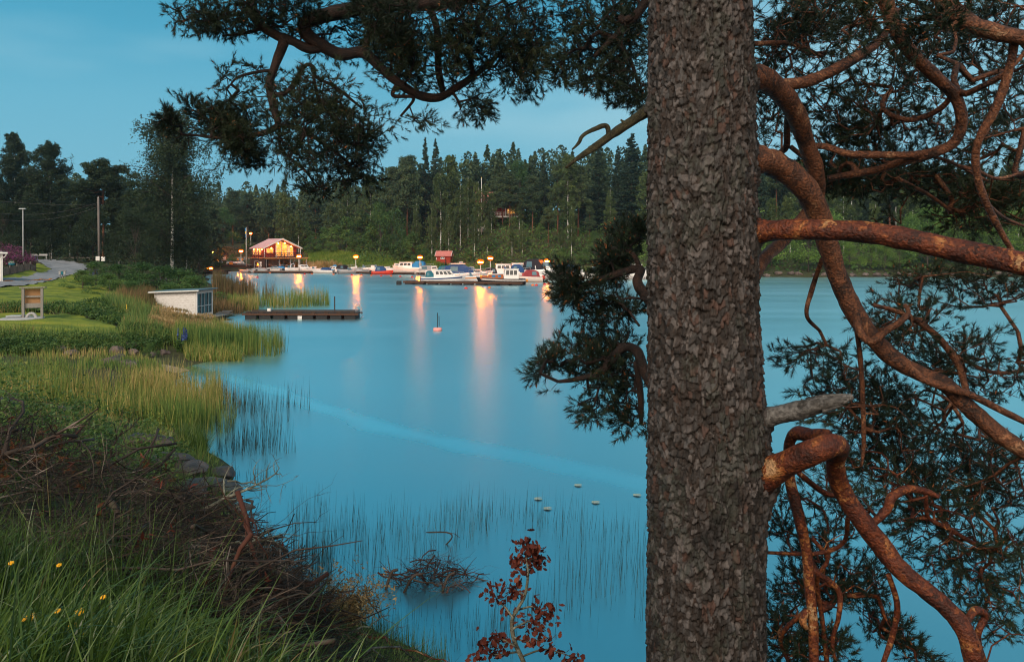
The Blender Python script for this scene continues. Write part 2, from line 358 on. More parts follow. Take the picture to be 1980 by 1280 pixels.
def inside(p, X, Y):
    r = np.zeros(X.shape, bool); n = len(p)
    for i in range(n):
        xa, ya = p[i]; xb, yb = p[(i+1) % n]
        c = ((ya > Y) != (yb > Y)) & (X < (xb-xa)*(Y-ya)/(yb-ya+1e-12)+xa)
        r ^= c
    return r
def scatter(poly, n, px=True):
    """n random ground points inside a polygon of (photo column, depth)"""
    p = np.array([((a-CX)*b/F, b) for a, b in poly]) if px else np.array(poly, float)
    x0, y0 = p.min(0); x1, y1 = p.max(0); out = []
    while sum(len(o) for o in out) < n:
        q = rng.random((n*2, 2))*[x1-x0, y1-y0]+[x0, y0]
        out.append(q[inside(p, q[:,0], q[:,1])])
    return np.concatenate(out)[:n]

drape('lawn', [(-150,34.5),(100,35),(235,36.5),(215,40),(150,42.4),(60,43),(-150,43)], 'lawn', 0.05, 'mown lawn with rounded end around the notice board', 'lawn', 0.12)
LOWER = [(-30,558),(0,557),(54,552),(87,546),(109,540),(129,535),(150,529)]
drape('lawn', [((a-CX)*b/F, b) for a, b in [(-200,45.6),(60,45.6),(150,47.5),(215,53),(240,60),(200,67)]]+[HIT(a, b+1) for a, b in LOWER[::-1]]+[((-200-CX)*56/F, 56)], 'lawn', 0.05, 'mown lawn strip between the road and the tall grass', 'lawn', 0.2, px=False)
drape('lawn', [HIT(a, b) for a, b in [(-10,545),(15,539.5),(59,536),(93,527.5),(98,521.5),(87.5,514.5),(76,510),(70,512),(69,526),(30,531),(-10,534)]], 'lawn', 0.07, 'grass verge below the plank fence beside the road', 'lawn', 0.15, px=False, wobble=0.2)
drape('road', [HIT(a, b) for a, b in [(-60,562)]+LOWER+[(168,520),(168,514),(147,509),(124,505),(93,502.6),(68,503),(74.5,507.6),(87,514),(97.5,521),(93,527),(59,535.5),(15,539),(-60,543)]], 'asphalt', 0.10, 'grey asphalt road curving away towards the dark trees', 'road', 0.2, px=False, wobble=0.3)
drape('quay_yard', [(380,167),(480,170),(482,176),(440,180),(375,178)], 'gravel', 0.08, 'gravel yard above the timber quay', 'yard', 0.8)
drape('path', [(425,178),(470,181),(488,186),(480,188),(455,183.5),(425,181)], 'gravel', 0.10, 'gravel path climbing behind the quay', 'path', 0.5)
drape('shore_sand', [(300,30.4),(345,30.6),(372,31.4),(345,32),(300,31.8)], 'sand', 0.03, 'small patch of pale sand at the edge of the cove', 'sand', 0.2)
# ------------------------------------------------------------------ the big pine
NT = 420
TRUNK_PX = [(-1400,1262,1432),(-400,1256,1446),(0,1252,1455),(300,1250,1462),(600,1249,1468),(800,1249,1478),(900,1249,1484),(1000,1250,1480),(1280,1248,1480),(1500,1244,1486),(1650,1232,1500)]
def trunk_cr(z):
    py = HY-(z-H)*F/4.2
    a = np.array(TRUNK_PX, float)
    l = np.interp(py, a[:,0], a[:,1]); r = np.interp(py, a[:,0], a[:,2])
    return ((l+r)/2-CX)*4.2/F, (r-l)/2*4.2/F*0.992
def bark_trunk(parent):
    zs = np.concatenate([np.linspace(1.5,2.7,60), np.arange(2.7,6.5,0.0052), np.linspace(6.52,9.6,90)])
    nz = len(zs); th = np.arange(NT)*2*math.pi/NT
    cx, R = trunk_cr(zs)
    V_, T_ = np.meshgrid(zs, th, indexing='ij')
    u = T_/(2*math.pi); v = V_
    wv_ = (fbm(u*40, v*6, 5, 3)-0.45); wu_ = (fbm(u*34+9, v*5, 6, 3)-0.45)
    def cells(nu, sv, k, wa):
        U = u*nu+wu_*wa+0.5*wv_; Vv = v/sv+wv_*wa
        iu, iv = np.floor(U), np.floor(Vv)
        f1 = np.full(U.shape, 9.0); f2 = np.full(U.shape, 9.0); cid = np.zeros(U.shape); cdv = np.zeros(U.shape); cdu = np.zeros(U.shape)
        for a in (-1,0,1):
            for b in (-1,0,1):
                ci, cj = np.mod(iu+a, nu), iv+b
                dx = iu+a+0.15+0.7*hash2(ci, cj, k)-U; dy = iv+b+0.1+0.8*hash2(ci, cj, k+1)-Vv
                d = np.sqrt(dx*dx+dy*dy); h = hash2(ci, cj, k+2)
                n1 = d < f1
                f2 = np.where(n1, f1, np.minimum(f2, d)); cid = np.where(n1, h, cid); cdv = np.where(n1, -dy, cdv); cdu = np.where(n1, -dx, cdu); f1 = np.where(n1, d, f1)
        return f2-f1, cid, cdu, cdv
    ss = lambda x, a, b: np.clip((x-a)/(b-a), 0, 1)**2*(3-2*np.clip((x-a)/(b-a), 0, 1))
    e1, id1, du1, dv1 = cells(17, 0.26, 11, 3.2)       # ridges of plates, drawn out along the stem
    e2, id2, du2, dv2 = cells(68, 0.045, 21, 2.8)      # scales
    e3, id3, du3, dv3 = cells(105, 0.030, 31, 2.0)     # flakes
    fur = np.abs(fbm(u*30+wv_*1.5, v*3.0, 45, 3)-0.46)  # long fissures
    d = -0.020*(1-ss(e1, 0.0, 0.22))+0.008*(id1-0.5)-0.016*(1-ss(fur, 0.0, 0.05))
    r2 = np.mod(id2*37.7, 1)-0.5; r3 = np.mod(id3*53.3, 1)-0.5
    d += 0.015*(id2-0.4)*ss(e2, 0.0, 0.08)-0.010*(1-ss(e2, 0.0, 0.08))-0.015*dv2*(0.4+id2)+0.016*r2*du2
    d += 0.005*(id3-0.5)*ss(e3, 0, 0.12)-0.003*(1-ss(e3, 0, 0.10))-0.004*dv3+0.004*r3*du3
    d += 0.005*(fbm(u*150, v*60, 41, 4)-0.45)
    d += 0.022*(fbm(u*9, v*1.6, 51, 3)-0.45)
    d = d*0.62
    for thc, zc, amp, st_, sz_ in ((1.57,5.90,.035,.22,.12),(1.57,5.46,.045,.24,.13),(1.50,5.08,.04,.22,.11),(1.50,4.07,.045,.22,.10),(1.52,3.74,.085,.30,.17),(-1.5,5.75,.02,.15,.07)):
        d = d+amp*np.exp(-((T_-(thc % (2*math.pi)))/st_)**2-((V_-zc)/sz_)**2)
    fade = np.clip(((zs-2.5)/0.2), 0, 1)[:,None]*0.8+0.2
    r = R[:,None]+d*fade-0.010
    X = cx[:,None]+r*np.sin(T_); Y = 4.2-r*np.cos(T_)
    # slight sway
    V = np.stack([X, Y, V_], -1).reshape(-1,3)
    ix = np.arange(nz*NT).reshape(nz, NT); n2 = np.roll(ix, -1, 1)
    q = np.stack([ix[:-1], n2[:-1], n2[1:], ix[1:]], -1).reshape(-1,4)
    me = npmesh('trunk', V, q)
    pal = np.array([[0.022,0.016,0.013],[0.036,0.026,0.021],[0.050,0.034,0.026],[0.046,0.036,0.031],[0.068,0.058,0.053],[0.105,0.092,0.086],[0.060,0.034,0.024]])
    pid = np.clip(np.mod(id2*7.31, 1)*0.8+id3*0.2, 0, 0.999)
    c = pal[(pid*7).astype(int)]
    n = fbm(u*120, v*40, 61, 4)[...,None]
    c = c*(0.20+0.62*n)*np.array([0.96,1.0,1.04])
    tips = (((np.mod(id2*17.1, 1) > 0.80) | (id3 > 0.93)) & (dv2 < 0.1+0.3*id3))[...,None]
    c = np.where(tips, np.array([0.095,0.082,0.078])*(0.35+0.95*n), c)
    red = (np.mod(id2*131.7, 1) > 0.94)[...,None]
    c = np.where(red, np.array([0.070,0.038,0.029])*(0.4+.8*n), c)
    deep = ((1-ss(fur, 0.0, 0.05))*0.75)[...,None]; c = c*(1-deep)+np.array([0.020,0.013,0.010])*deep
    lich = (fbm(u*14, v*3.5, 71, 4) > 0.54)[...,None] & (n > 0.40)
    c = np.where(lich, c*0.7+np.array([0.010,0.013,0.010]), c)
    scar = np.exp(-((((T_+math.pi) % (2*math.pi))-math.pi+0.18)/.20)**2-((V_-3.52)/.07)**2)+.8*np.exp(-((((T_+math.pi) % (2*math.pi))-math.pi+0.05)/.13)**2-((V_-3.62)/.05)**2)
    c = c*(1-0.75*np.clip(scar*(0.4+1.6*n[...,0]), 0, 1))[...,None]
    at = me.color_attributes.new('bark', 'FLOAT_COLOR', 'POINT')
    at.data.foreach_set('color', np.concatenate([c, np.ones(c.shape[:2]+(1,))], -1).astype(np.float32).ravel())
    m = bpy.data.materials.new('pine_bark'); nt, ns, ln = nodes_of(m); MATS['pine_bark'] = m
    out = ns.new('ShaderNodeOutputMaterial'); b = ns.new('ShaderNodeBsdfPrincipled'); b.inputs['Roughness'].default_value = 0.78; b.inputs['Specular IOR Level'].default_value = 0.35
    a = ns.new('ShaderNodeAttribute'); a.attribute_name = 'bark'; ln.new(a.outputs[0], b.inputs['Base Color'])
    tc = ns.new('ShaderNodeTexCoord'); nz_ = ns.new('ShaderNodeTexNoise'); nz_.inputs['Scale'].default_value = 90; nz_.inputs['Detail'].default_value = 4; ln.new(tc.outputs['Object'], nz_.inputs[0])
    bp = ns.new('ShaderNodeBump'); bp.inputs['Strength'].default_value = 0.5; bp.inputs['Distance'].default_value = 0.006; ln.new(nz_.outputs[0], bp.inputs['Height']); ln.new(bp.outputs[0], b.inputs['Normal'])
    ln.new(b.outputs[0], out.inputs[0])
    return link('trunk', me, m, parent)

def limb_mat(name, stops, scale, dark):
    """flaking bark: jagged thin plates of several colours"""
    m = bpy.data.materials.new(name); nt, ns, ln = nodes_of(m); MATS[name] = m
    out = ns.new('ShaderNodeOutputMaterial'); b = ns.new('ShaderNodeBsdfPrincipled'); b.inputs['Roughness'].default_value = 0.62; b.inputs['Specular IOR Level'].default_value = 0.35
    tc = ns.new('ShaderNodeTexCoord')
    n0 = ns.new('ShaderNodeTexNoise'); n0.inputs['Scale'].default_value = scale*1.6; n0.inputs['Detail'].default_value = 6; ln.new(tc.outputs['Object'], n0.inputs[0])
    mixv = ns.new('ShaderNodeMix'); mixv.data_type = 'RGBA'; mixv.blend_type = 'LINEAR_LIGHT'; mixv.inputs[0].default_value = 0.10; ln.new(tc.outputs['Object'], mixv.inputs[6]); ln.new(n0.outputs['Color'], mixv.inputs[7])
    vo = ns.new('ShaderNodeTexVoronoi'); vo.inputs['Scale'].default_value = scale; ln.new(mixv.outputs[2], vo.inputs[0])
    sp = ns.new('ShaderNodeSeparateColor'); ln.new(vo.outputs['Color'], sp.inputs[0])
    n2 = ns.new('ShaderNodeTexNoise'); n2.inputs['Scale'].default_value = scale*0.35; n2.inputs['Detail'].default_value = 5; ln.new(tc.outputs['Object'], n2.inputs[0])
    ma = ns.new('ShaderNodeMath'); ma.operation = 'MULTIPLY_ADD'; ma.inputs[1].default_value = 0.55; ln.new(sp.outputs[0], ma.inputs[0])
    mb = ns.new('ShaderNodeMath'); mb.operation = 'MULTIPLY_ADD'; mb.inputs[1].default_value = 1.6; mb.inputs[2].default_value = -0.58; ln.new(n2.outputs[0], mb.inputs[0]); ln.new(mb.outputs[0], ma.inputs[2])
    r = ramp(ns, stops); ln.new(ma.outputs[0], r.inputs[0])
    n3 = ns.new('ShaderNodeTexNoise'); n3.inputs['Scale'].default_value = scale*4; n3.inputs['Detail'].default_value = 4; ln.new(tc.outputs['Object'], n3.inputs[0])
    mv = ns.new('ShaderNodeMapRange'); mv.inputs[1].default_value = 0.3; mv.inputs[2].default_value = 0.7; mv.inputs[3].default_value = dark; mv.inputs[4].default_value = 1.25; ln.new(n3.outputs[0], mv.inputs[0])
    mul = ns.new('ShaderNodeMix'); mul.data_type = 'RGBA'; mul.blend_type = 'MULTIPLY'; mul.inputs[0].default_value = 1; ln.new(r.outputs[0], mul.inputs[6]); ln.new(mv.outputs[0], mul.inputs[7])
    ln.new(mul.outputs[2], b.inputs['Base Color'])
    hs = ns.new('ShaderNodeMath'); hs.operation = 'ADD'; ln.new(sp.outputs[0], hs.inputs[0]); ln.new(n3.outputs[0], hs.inputs[1])
    bp = ns.new('ShaderNodeBump'); bp.inputs['Strength'].default_value = 1.0; bp.inputs['Distance'].default_value = 0.014; ln.new(hs.outputs[0], bp.inputs['Height']); ln.new(bp.outputs[0], b.inputs['Normal'])
    ln.new(b.outputs[0], out.inputs[0])
limb_mat('red_bark', [(0.10,(0.035,0.010,0.006)),(0.32,(0.075,0.017,0.008)),(0.50,(0.14,0.034,0.012)),(0.60,(0.08,0.018,0.008)),(0.74,(0.22,0.063,0.017)),(0.88,(0.33,0.14,0.045)),(1,(0.38,0.22,0.11))], 17, 0.45)
limb_mat('brown_bark', [(0.10,(0.028,0.011,0.006)),(0.35,(0.085,0.031,0.014)),(0.55,(0.165,0.060,0.026)),(0.7,(0.09,0.034,0.016)),(0.85,(0.24,0.10,0.045)),(1,(0.28,0.16,0.09))], 20, 0.35)
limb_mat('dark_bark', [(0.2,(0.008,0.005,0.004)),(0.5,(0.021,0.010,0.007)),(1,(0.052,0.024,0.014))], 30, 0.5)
limb_mat('mossy_bark', [(0.2,(0.018,0.016,0.008)),(0.5,(0.05,0.044,0.018)),(1,(0.10,0.085,0.042))], 40, 0.5)
limb_mat('silver_wood', [(0.2,(0.03,0.026,0.022)),(0.5,(0.085,0.08,0.074)),(0.8,(0.15,0.145,0.14)),(1,(0.14,0.075,0.04))], 12, 0.35)
M('pine_needles', [(0,(0.005,0.011,0.007)),(0.45,(0.012,0.023,0.012)),(0.75,(0.024,0.040,0.016)),(1,(0.055,0.055,0.020))], src='island', scale=1.2, rough=0.55, transl=0.15, spec=0.3)
M('pine_candle', [(0,(0.09,0.028,0.010)),(1,(0.26,0.088,0.026))], src='island', rough=0.7)

def shoot_protos(k=8, n=48, seed=3):
    r = np.random.default_rng(seed); out = []
    for _ in range(k):
        L = r.uniform(0.05, 0.10); T = []
        for i in range(n):
            t = r.uniform(0.1, 1.0)**0.8; a = r.uniform(0, 2*math.pi)
            open_ = math.radians(r.uniform(22, 62)*(1.15-0.5*t))
            d = np.array([math.sin(open_)*math.cos(a), math.sin(open_)*math.sin(a), math.cos(open_)]); l = r.uniform(0.026, 0.046)
            b = np.array([0,0,t*L]); s = np.cross(d, r.normal(size=3)); s /= np.linalg.norm(s); wd = 0.0016
            T.append([b-s*wd, b+s*wd, b+d*l+r.normal(size=3)*0.004])
        out.append(np.array(T))
    return out
SHOOTS = shoot_protos()
def frames(D):
    """rotation matrices that take z to each direction, with random roll"""
    D = D/np.linalg.norm(D, axis=1, keepdims=True); n = len(D)
    h = rng.normal(size=(n,3)); X = np.cross(h, D); X /= np.linalg.norm(X, axis=1, keepdims=True); Y = np.cross(D, X)
    return np.stack([X, Y, D], -1)
def bake(protos, pos, D, scale):
    """many copies of triangle prototypes as one triangle soup"""
    pick = rng.integers(0, len(protos), len(pos)); R = frames(D); out = []
    for k, p in enumerate(protos):
        s = np.where(pick == k)[0]
        if len(s): out.append((np.einsum('nij,tvj->ntvi', R[s], p)*scale[s][:,None,None,None]+pos[s][:,None,None]).reshape(-1,3,3))
    return np.concatenate(out)
def soup(name, T, mat, parent=None):
    m, k = T.shape[:2]
    return link(name, npmesh(name, T.reshape(-1,3), np.arange(m*k).reshape(m, k)), mat, parent)

def grow(limb, tips, sag=0.15):
    """twigs: every tip is joined to the nearest node already there; returns segments (a, b, ra, rb) and tip directions"""
    nodes = [np.array(p[:3]) for p in limb]; par = [-1]*len(nodes); cnt = [0]*len(nodes)
    cap = len(nodes)+len(tips)*8
    A = np.zeros((cap,3)); A[:len(nodes)] = nodes; n = n0 = len(nodes); par = np.full(cap, -1); dep = np.zeros(cap)
    d0 = np.sqrt(((tips[:,None]-A[None,:n])**2).sum(-1)).min(1)
    ends = []
    for t in tips[np.argsort(d0)]:
        dd = np.sqrt(((A[:n]-t)**2).sum(1))+dep[:n]*0.06
        k = int(dd.argmin()); a = A[k].copy(); L = np.linalg.norm(t-a); ns = max(1, min(7, int(L/0.09)))
        off = rng.normal(size=3)*L*0.14; off[2] -= L*sag; prev = k
        for i in range(1, ns+1):
            f = i/ns; q = a+(t-a)*f+off*math.sin(math.pi*f)+(rng.normal(size=3)*0.008 if i < ns else 0)
            A[n] = q; par[n] = prev; dep[n] = dep[prev]+L/ns; prev = n; n += 1
            if n >= cap-8: break
        ends.append(prev)
    c = np.zeros(n)
    for e in ends: c[e] += 1
    for i in range(n-1, n0-1, -1):
        c[par[i]] += c[i]
    i = np.arange(n0, n); p = par[n0:n]
    r = 0.0016*np.maximum(c[:n],1)**0.43
    ra = np.where(p < n0, r[i]*1.1, np.minimum(r[p], r[i]*1.5))
    e = np.array(ends); pd = A[par[e]]
    return (A[p], A[i], ra, r[i]), A[e], A[e]-pd
def seg_prisms(seg, n=4):
    a, b, ra, rb = seg; R = frames(b-a+1e-6); ang = np.arange(n)*2*math.pi/n
    ring = np.stack([np.cos(ang), np.sin(ang), 0*ang], -1)
    va = np.einsum('nij,kj->nki', R, ring)*ra[:,None,None]+a[:,None]; vb = np.einsum('nij,kj->nki', R, ring)*rb[:,None,None]+b[:,None]
    V = np.concatenate([va, vb], 1).reshape(-1,3); m = len(a); base = (np.arange(m)*2*n)[:,None]
    q = np.concatenate([np.stack([base[:,0]+j, base[:,0]+(j+1) % n, base[:,0]+n+(j+1) % n, base[:,0]+n+j], -1) for j in range(n)])
    return V, q
def rough_tube(pts, rad, n=20, lump=0.06, seed=0):
    """a knobbly limb: a tube whose rings wander and swell"""
    mb = MB(); mb.tube(pts, rad, n, cap=True); v = mb.v[0]; k = len(pts)
    c = np.repeat(np.asarray(pts), n, 0); d = v-c
    i = np.repeat(np.arange(k), n); j = np.tile(np.arange(n), k)
    nz_ = fbm(i*0.35+seed*13.7, np.abs(j-n/2)*0.55, 81+seed, 3)-0.47
    mb.v[0] = c+d*(1+nz_[:,None]*lump*6)
    return mb

def px_limb(pts, sub=8):
    """rows of (column, row, depth, radius in photo pixels) -> points and radii"""
    s = spline(np.array(pts, float), sub)
    p = np.stack([(s[:,0]-CX)*s[:,2]/F, s[:,2], H-(s[:,1]-HY)*s[:,2]/F], -1)
    return p, s[:,3]*s[:,2]/F*0.80
DENS = 1.75
def cloud(blobs, clump=0.42, freq=3.2):
    """tips inside ellipsoids (column, row, half width, half height, depth, half depth, count), left out where a noise field is low"""
    out = []
    for cx, cy, rx, ry, Y, dy, n in blobs:
        got = 0; n = int(n*DENS)
        while got < n:
            q = rng.normal(size=(n*3,3)); q /= np.linalg.norm(q, axis=1, keepdims=True); q *= rng.random((n*3,1))**0.38
            d = Y+q[:,2]*dy; x = (cx+q[:,0]*rx-CX)*Y/F; z = H-(cy+q[:,1]*ry-HY)*Y/F
            k = fbm(x*freq+31, z*freq*1.5+d*2.1, 91, 2) > clump*0.75
            q2 = np.stack([x, d, z], -1)[k][:n-got]; got += len(q2); out.append(q2)
    return np.concatenate(out)

pine = empty('pine_tree', (trunk_cr(np.array([1.8]))[0][0]*0, 0, 0), label='large old pine with scaly grey trunk and twisted red limbs close beside the viewer', cat='tree')
bark_trunk(pine)
def branch(main, mat, blobs=(), extra=(), n=20, candles=0.25, sag=0.15, up=0.25, scale=1.0, collar=False, lump=0.06, moss=None):
    """one limb of the pine with its side limbs and twigs in one mesh, its needles and candles as pieces of it"""
    p, r = px_limb(main)
    if collar:
        t = np.arange(len(r)); r = r*(1+0.35*np.exp(-t/3.0))
    mb = rough_tube(p, r, n, lump, seed=int(main[0][1]) % 17); nodes = [p]
    for ex in extra:
        q, rr = px_limb(ex); b2 = rough_tube(q, rr, 10, lump, seed=int(ex[0][0]) % 13); mb.add(b2.v[0], b2.f); nodes.append(q)
    nodes = np.concatenate(nodes); o = None
    if len(blobs):
        tips = cloud(blobs); seg, e, d = grow(nodes, tips, sag); V, q = seg_prisms(seg); mb.add(V, q.tolist())
    o = mb.build('branch', mat, pine, smooth=True)
    if len(blobs):
        d = d/np.linalg.norm(d, axis=1, keepdims=True); d[:,2] += up; d += rng.normal(size=d.shape)*0.25
        k = [e]; dd = [d]; sc = [rng.uniform(0.8, 1.25, len(e))*scale]
        # a second, shorter shoot beside most tips
        m = rng.random(len(e)) < 0.75; k.append(e[m]+rng.normal(size=(m.sum(),3))*0.012); d2 = d[m]+rng.normal(size=(m.sum(),3))*0.7; dd.append(d2); sc.append(rng.uniform(0.6, 1.0, m.sum())*scale)
        k, dd, sc = np.concatenate(k), np.concatenate(dd), np.concatenate(sc)
        soup('needles', bake(SHOOTS, k, dd, sc), 'pine_needles', o)
        if candles:
            m = rng.random(len(k)) < candles; L = 0.022; a = np.arange(4)*math.pi/2
            tri = np.array([[[0.005*math.cos(x),0.005*math.sin(x),0],[0.005*math.cos(x+math.pi/2),0.005*math.sin(x+math.pi/2),0],[0,0,L]] for x in a])
            dn = dd[m]/np.linalg.norm(dd[m], axis=1, keepdims=True)
            soup('candle', bake([tri], k[m]+dn*0.07*sc[m][:,None], dn+np.array([0,0,0.3]), rng.uniform(0.6,1.3,m.sum())), 'pine_candle', o)['kind'] = 'stuff'
    return o

# ---- right-hand limbs
branch([(1440,150,4.25,36),(1475,152,4.3,29),(1510,178,4.4,26),(1540,225,4.55,24),(1560,280,4.7,21),(1578,335,4.8,19),(1580,380,4.9,17),(1555,420,5.0,16),(1510,470,4.9,15),(1478,500,4.7,15),(1455,540,4.5,15)], 'brown_bark',
  [(1530,110,95,70,5.0,.5,75),(1640,60,130,75,5.2,.6,90),(1500,60,60,60,5.0,.4,50),(1490,245,26,70,5.2,.3,40)],
  [[(1512,165,4.4,16),(1560,158,4.45,15),(1615,135,4.5,14),(1665,105,4.6,12),(1700,80,4.7,10),(1740,20,4.8,7)],
   [(1525,205,4.6,8),(1522,250,4.8,8),(1520,285,4.9,8),(1500,300,5,6)],[(1530,285,4.9,6),(1560,310,5,7),(1568,330,5,6)],
   [(1460,85,4.6,7),(1530,85,4.8,6),(1590,110,5,5)]], collar=True)
branch([(1430,300,4.2,42),(1462,308,4.2,35),(1500,318,4.25,32),(1545,352,4.3,30),(1580,405,4.4,27),(1600,470,4.45,25),(1618,530,4.5,23),(1645,590,4.5,23),(1680,645,4.45,22),(1730,695,4.4,20),(1785,725,4.35,18),(1830,745,4.3,19),(1870,785,4.25,20),(1920,830,4.2,20),(1980,872,4.15,20),(2060,920,4.1,18),(2180,990,4.1,13),(2300,1040,4.1,5)], 'brown_bark',
  [(1790,640,120,80,4.9,.5,150),(1640,780,120,60,4.9,.4,120),(1730,800,110,70,4.9,.5,120),(1890,690,100,80,5.0,.5,90),(1850,900,110,80,4.8,.5,110),(1580,700,95,40,4.8,.3,50),(1830,560,150,45,5.1,.4,110)],
  [[(1655,600,4.4,9),(1662,640,4.35,10),(1685,660,4.3,10),(1712,640,4.3,9),(1740,622,4.3,8),(1756,605,4.35,6),(1750,590,4.4,5)],
   [(1760,715,4.3,11),(1790,735,4.25,10),(1840,752,4.2,10),(1880,765,4.2,9),(1950,800,4.2,8),(2010,830,4.2,7)],
   [(1655,630,4.5,6),(1662,680,4.5,6),(1668,760,4.55,6),(1670,860,4.6,5),(1666,900,4.6,3)],
   [(1690,590,4.6,5),(1740,605,4.7,6),(1800,640,4.7,8),(1850,700,4.7,9),(1870,760,4.6,8)],
   [(1850,690,4.7,5),(1920,720,4.8,5),(1990,715,4.9,4)],
   [(1590,500,4.6,6),(1570,560,4.7,6),(1560,610,4.7,5),(1585,640,4.8,4)]], collar=True)
branch([(1440,446,4.15,36),(1480,447,4.1,27),(1530,444,4.0,25),(1600,445,3.9,25),(1680,450,3.8,26),(1760,464,3.7,27),(1850,484,3.6,28),(1920,498,3.5,29),(2000,515,3.4,29),(2140,550,3.35,26),(2320,600,3.3,19),(2500,640,3.3,11),(2640,640,3.3,4)], 'red_bark', [(2560,600,130,80,3.4,.4,70),(2420,560,90,60,3.4,.3,40)], collar=True, lump=0.035, n=28)
st = branch([(1460,812,4.15,30),(1500,803,4.1,24),(1545,793,4.05,22),(1590,782,4.0,18),(1625,774,3.97,12),(1650,767,3.95,5)], 'silver_wood', extra=[[(1560,776,4.05,9),(1600,766,4.0,6),(1646,763,3.96,2)],[(1590,795,3.98,6),(1622,786,3.95,3),(1630,783,3.95,1)]], lump=0.07, n=24)
tag(st, 'broken silver grey dead stub with splintered end')
branch([(1440,945,4.15,52),(1485,915,4.05,36),(1530,892,3.95,31),(1575,872,3.85,29),(1608,860,3.85,27),(1622,866,3.98,25),(1615,890,4.1,23),(1625,940,4.2,22),(1662,1000,4.2,23),(1705,1055,4.2,24),(1745,1105,4.15,22),(1795,1145,4.1,21),(1845,1190,4.05,21),(1875,1240,4.0,23),(1890,1320,4.0,22),(1915,1430,4.0,14),(1960,1540,4.0,5)], 'red_bark',
  [(1700,950,120,60,4.8,.5,130),(1860,1000,130,90,4.8,.5,150),(1930,1130,80,110,4.7,.4,120),(1800,1080,70,70,5,.4,40),(1930,900,70,60,4.9,.4,70),(1700,880,90,50,5.0,.4,80)],
  [[(1690,1010,4.3,9),(1715,985,4.3,11),(1725,960,4.3,11),(1755,945,4.35,10),(1790,950,4.4,8),(1815,960,4.4,5)],
   [(1790,955,4.4,5),(1795,1000,4.5,5),(1830,1020,4.6,6),(1900,1060,4.7,5)],
   [(1870,1200,4.1,8),(1885,1180,4.15,10),(1905,1190,4.2,9),(1890,1230,4.2,8),(1905,1290,4.3,8)],
   [(1545,915,4.2,7),(1590,950,4.4,7),(1625,960,4.4,5)],
   [(1718,1110,4.2,6),(1735,1170,4.25,7),(1725,1230,4.3,7),(1705,1290,4.3,6)],
   [(1640,1000,4.4,6),(1630,1050,4.5,5),(1575,1070,4.6,5),(1480,1068,4.7,4)]], lump=0.045, n=24)
branch([(1600,848,4.25,22),(1565,842,4.35,18),(1540,838,4.45,16),(1526,860,4.5,12),(1528,930,4.55,13),(1545,1000,4.5,14),(1560,1070,4.5,13),(1566,1140,4.5,13),(1572,1210,4.5,12),(1575,1320,4.5,12)], 'red_bark',
  [(1560,1010,85,60,5,.4,85),(1610,1110,105,50,5,.4,110),(1540,1200,70,60,4.9,.4,100),(1650,1210,85,70,4.9,.4,110),(1530,1270,60,40,4.8,.3,60),(1730,1265,60,30,4.8,.3,45)],
  [[(1570,1100,4.5,7),(1620,1140,4.55,7),(1622,1190,4.55,6),(1610,1240,4.6,5),(1620,1300,4.6,4)],
   [(1570,1040,4.6,5),(1600,1080,4.6,5),(1580,1120,4.65,6),(1590,1200,4.7,6),(1600,1290,4.7,6)],
   [(1558,1180,4.6,6),(1510,1230,4.7,6),(1530,1290,4.7,5)],[(1560,1180,4.5,8),(1552,1200,4.45,9),(1560,1215,4.45,5)]], lump=0.05)
# ---- limbs that come in from the top right
branch([(1420,-420,4.2,30),(1570,-300,4.35,28),(1700,-160,4.4,26),(1790,-40,4.2,23),(1860,35,4.1,21),(1920,62,4.05,20),(1990,75,4.0,19),(2080,85,4.0,17),(2240,100,4.0,11),(2400,80,4.0,4)], 'brown_bark',
  [(1740,45,110,50,3.9,.4,80),(1620,5,140,30,4.5,.6,60),(1850,110,130,70,4.9,.5,110),(1930,30,70,50,5,.4,70),(1900,300,90,110,5.2,.5,150)],
  [[(1962,82,4.05,10),(1950,140,4.1,11),(1925,210,4.15,11),(1895,265,4.2,10),(1886,310,4.25,9),(1898,370,4.3,9),(1925,430,4.35,8),(1960,490,4.4,6)],
   [(1890,330,4.3,4),(1930,345,4.4,4),(1990,330,4.5,3)],[(1905,390,4.3,4),(1940,420,4.5,4),(1985,440,4.6,3)],
   [(1850,320,4.6,5),(1890,330,4.5,5)]])
branch([(1690,-170,4.4,20),(1695,-60,4.3,18),(1730,50,4.3,17),(1765,105,4.3,16),(1805,145,4.35,15),(1845,185,4.4,14),(1860,235,4.45,13),(1845,275,4.5,12),(1805,298,4.55,10),(1750,310,4.7,9),(1690,330,4.8,9),(1600,345,4.9,7)], 'brown_bark',
  [(1690,190,150,80,5.0,.5,120),(1620,240,100,60,5.1,.5,80),(1720,270,130,50,5.2,.4,95),(1700,345,140,40,5.3,.5,170),(1830,375,120,45,5.3,.5,130),(1620,330,80,40,5.3,.4,70),(1780,425,90,25,5.4,.4,30),(1920,400,70,60,5.3,.4,70)],
  [[(1845,175,4.5,6),(1825,205,4.6,7),(1790,225,4.7,7),(1755,232,4.7,7),(1718,220,4.7,6),(1706,200,4.75,6),(1725,172,4.8,5)],
   [(1850,275,4.5,8),(1780,298,4.6,9),(1700,300,4.65,9),(1640,298,4.7,9),(1600,285,4.75,8),(1572,282,4.8,7)],
   [(1780,300,4.6,4),(1830,310,4.6,4),(1880,335,4.6,4),(1910,350,4.6,3)],[(1735,345,4.9,5),(1800,380,5.1,5),(1840,410,5.2,4)]], moss=1)
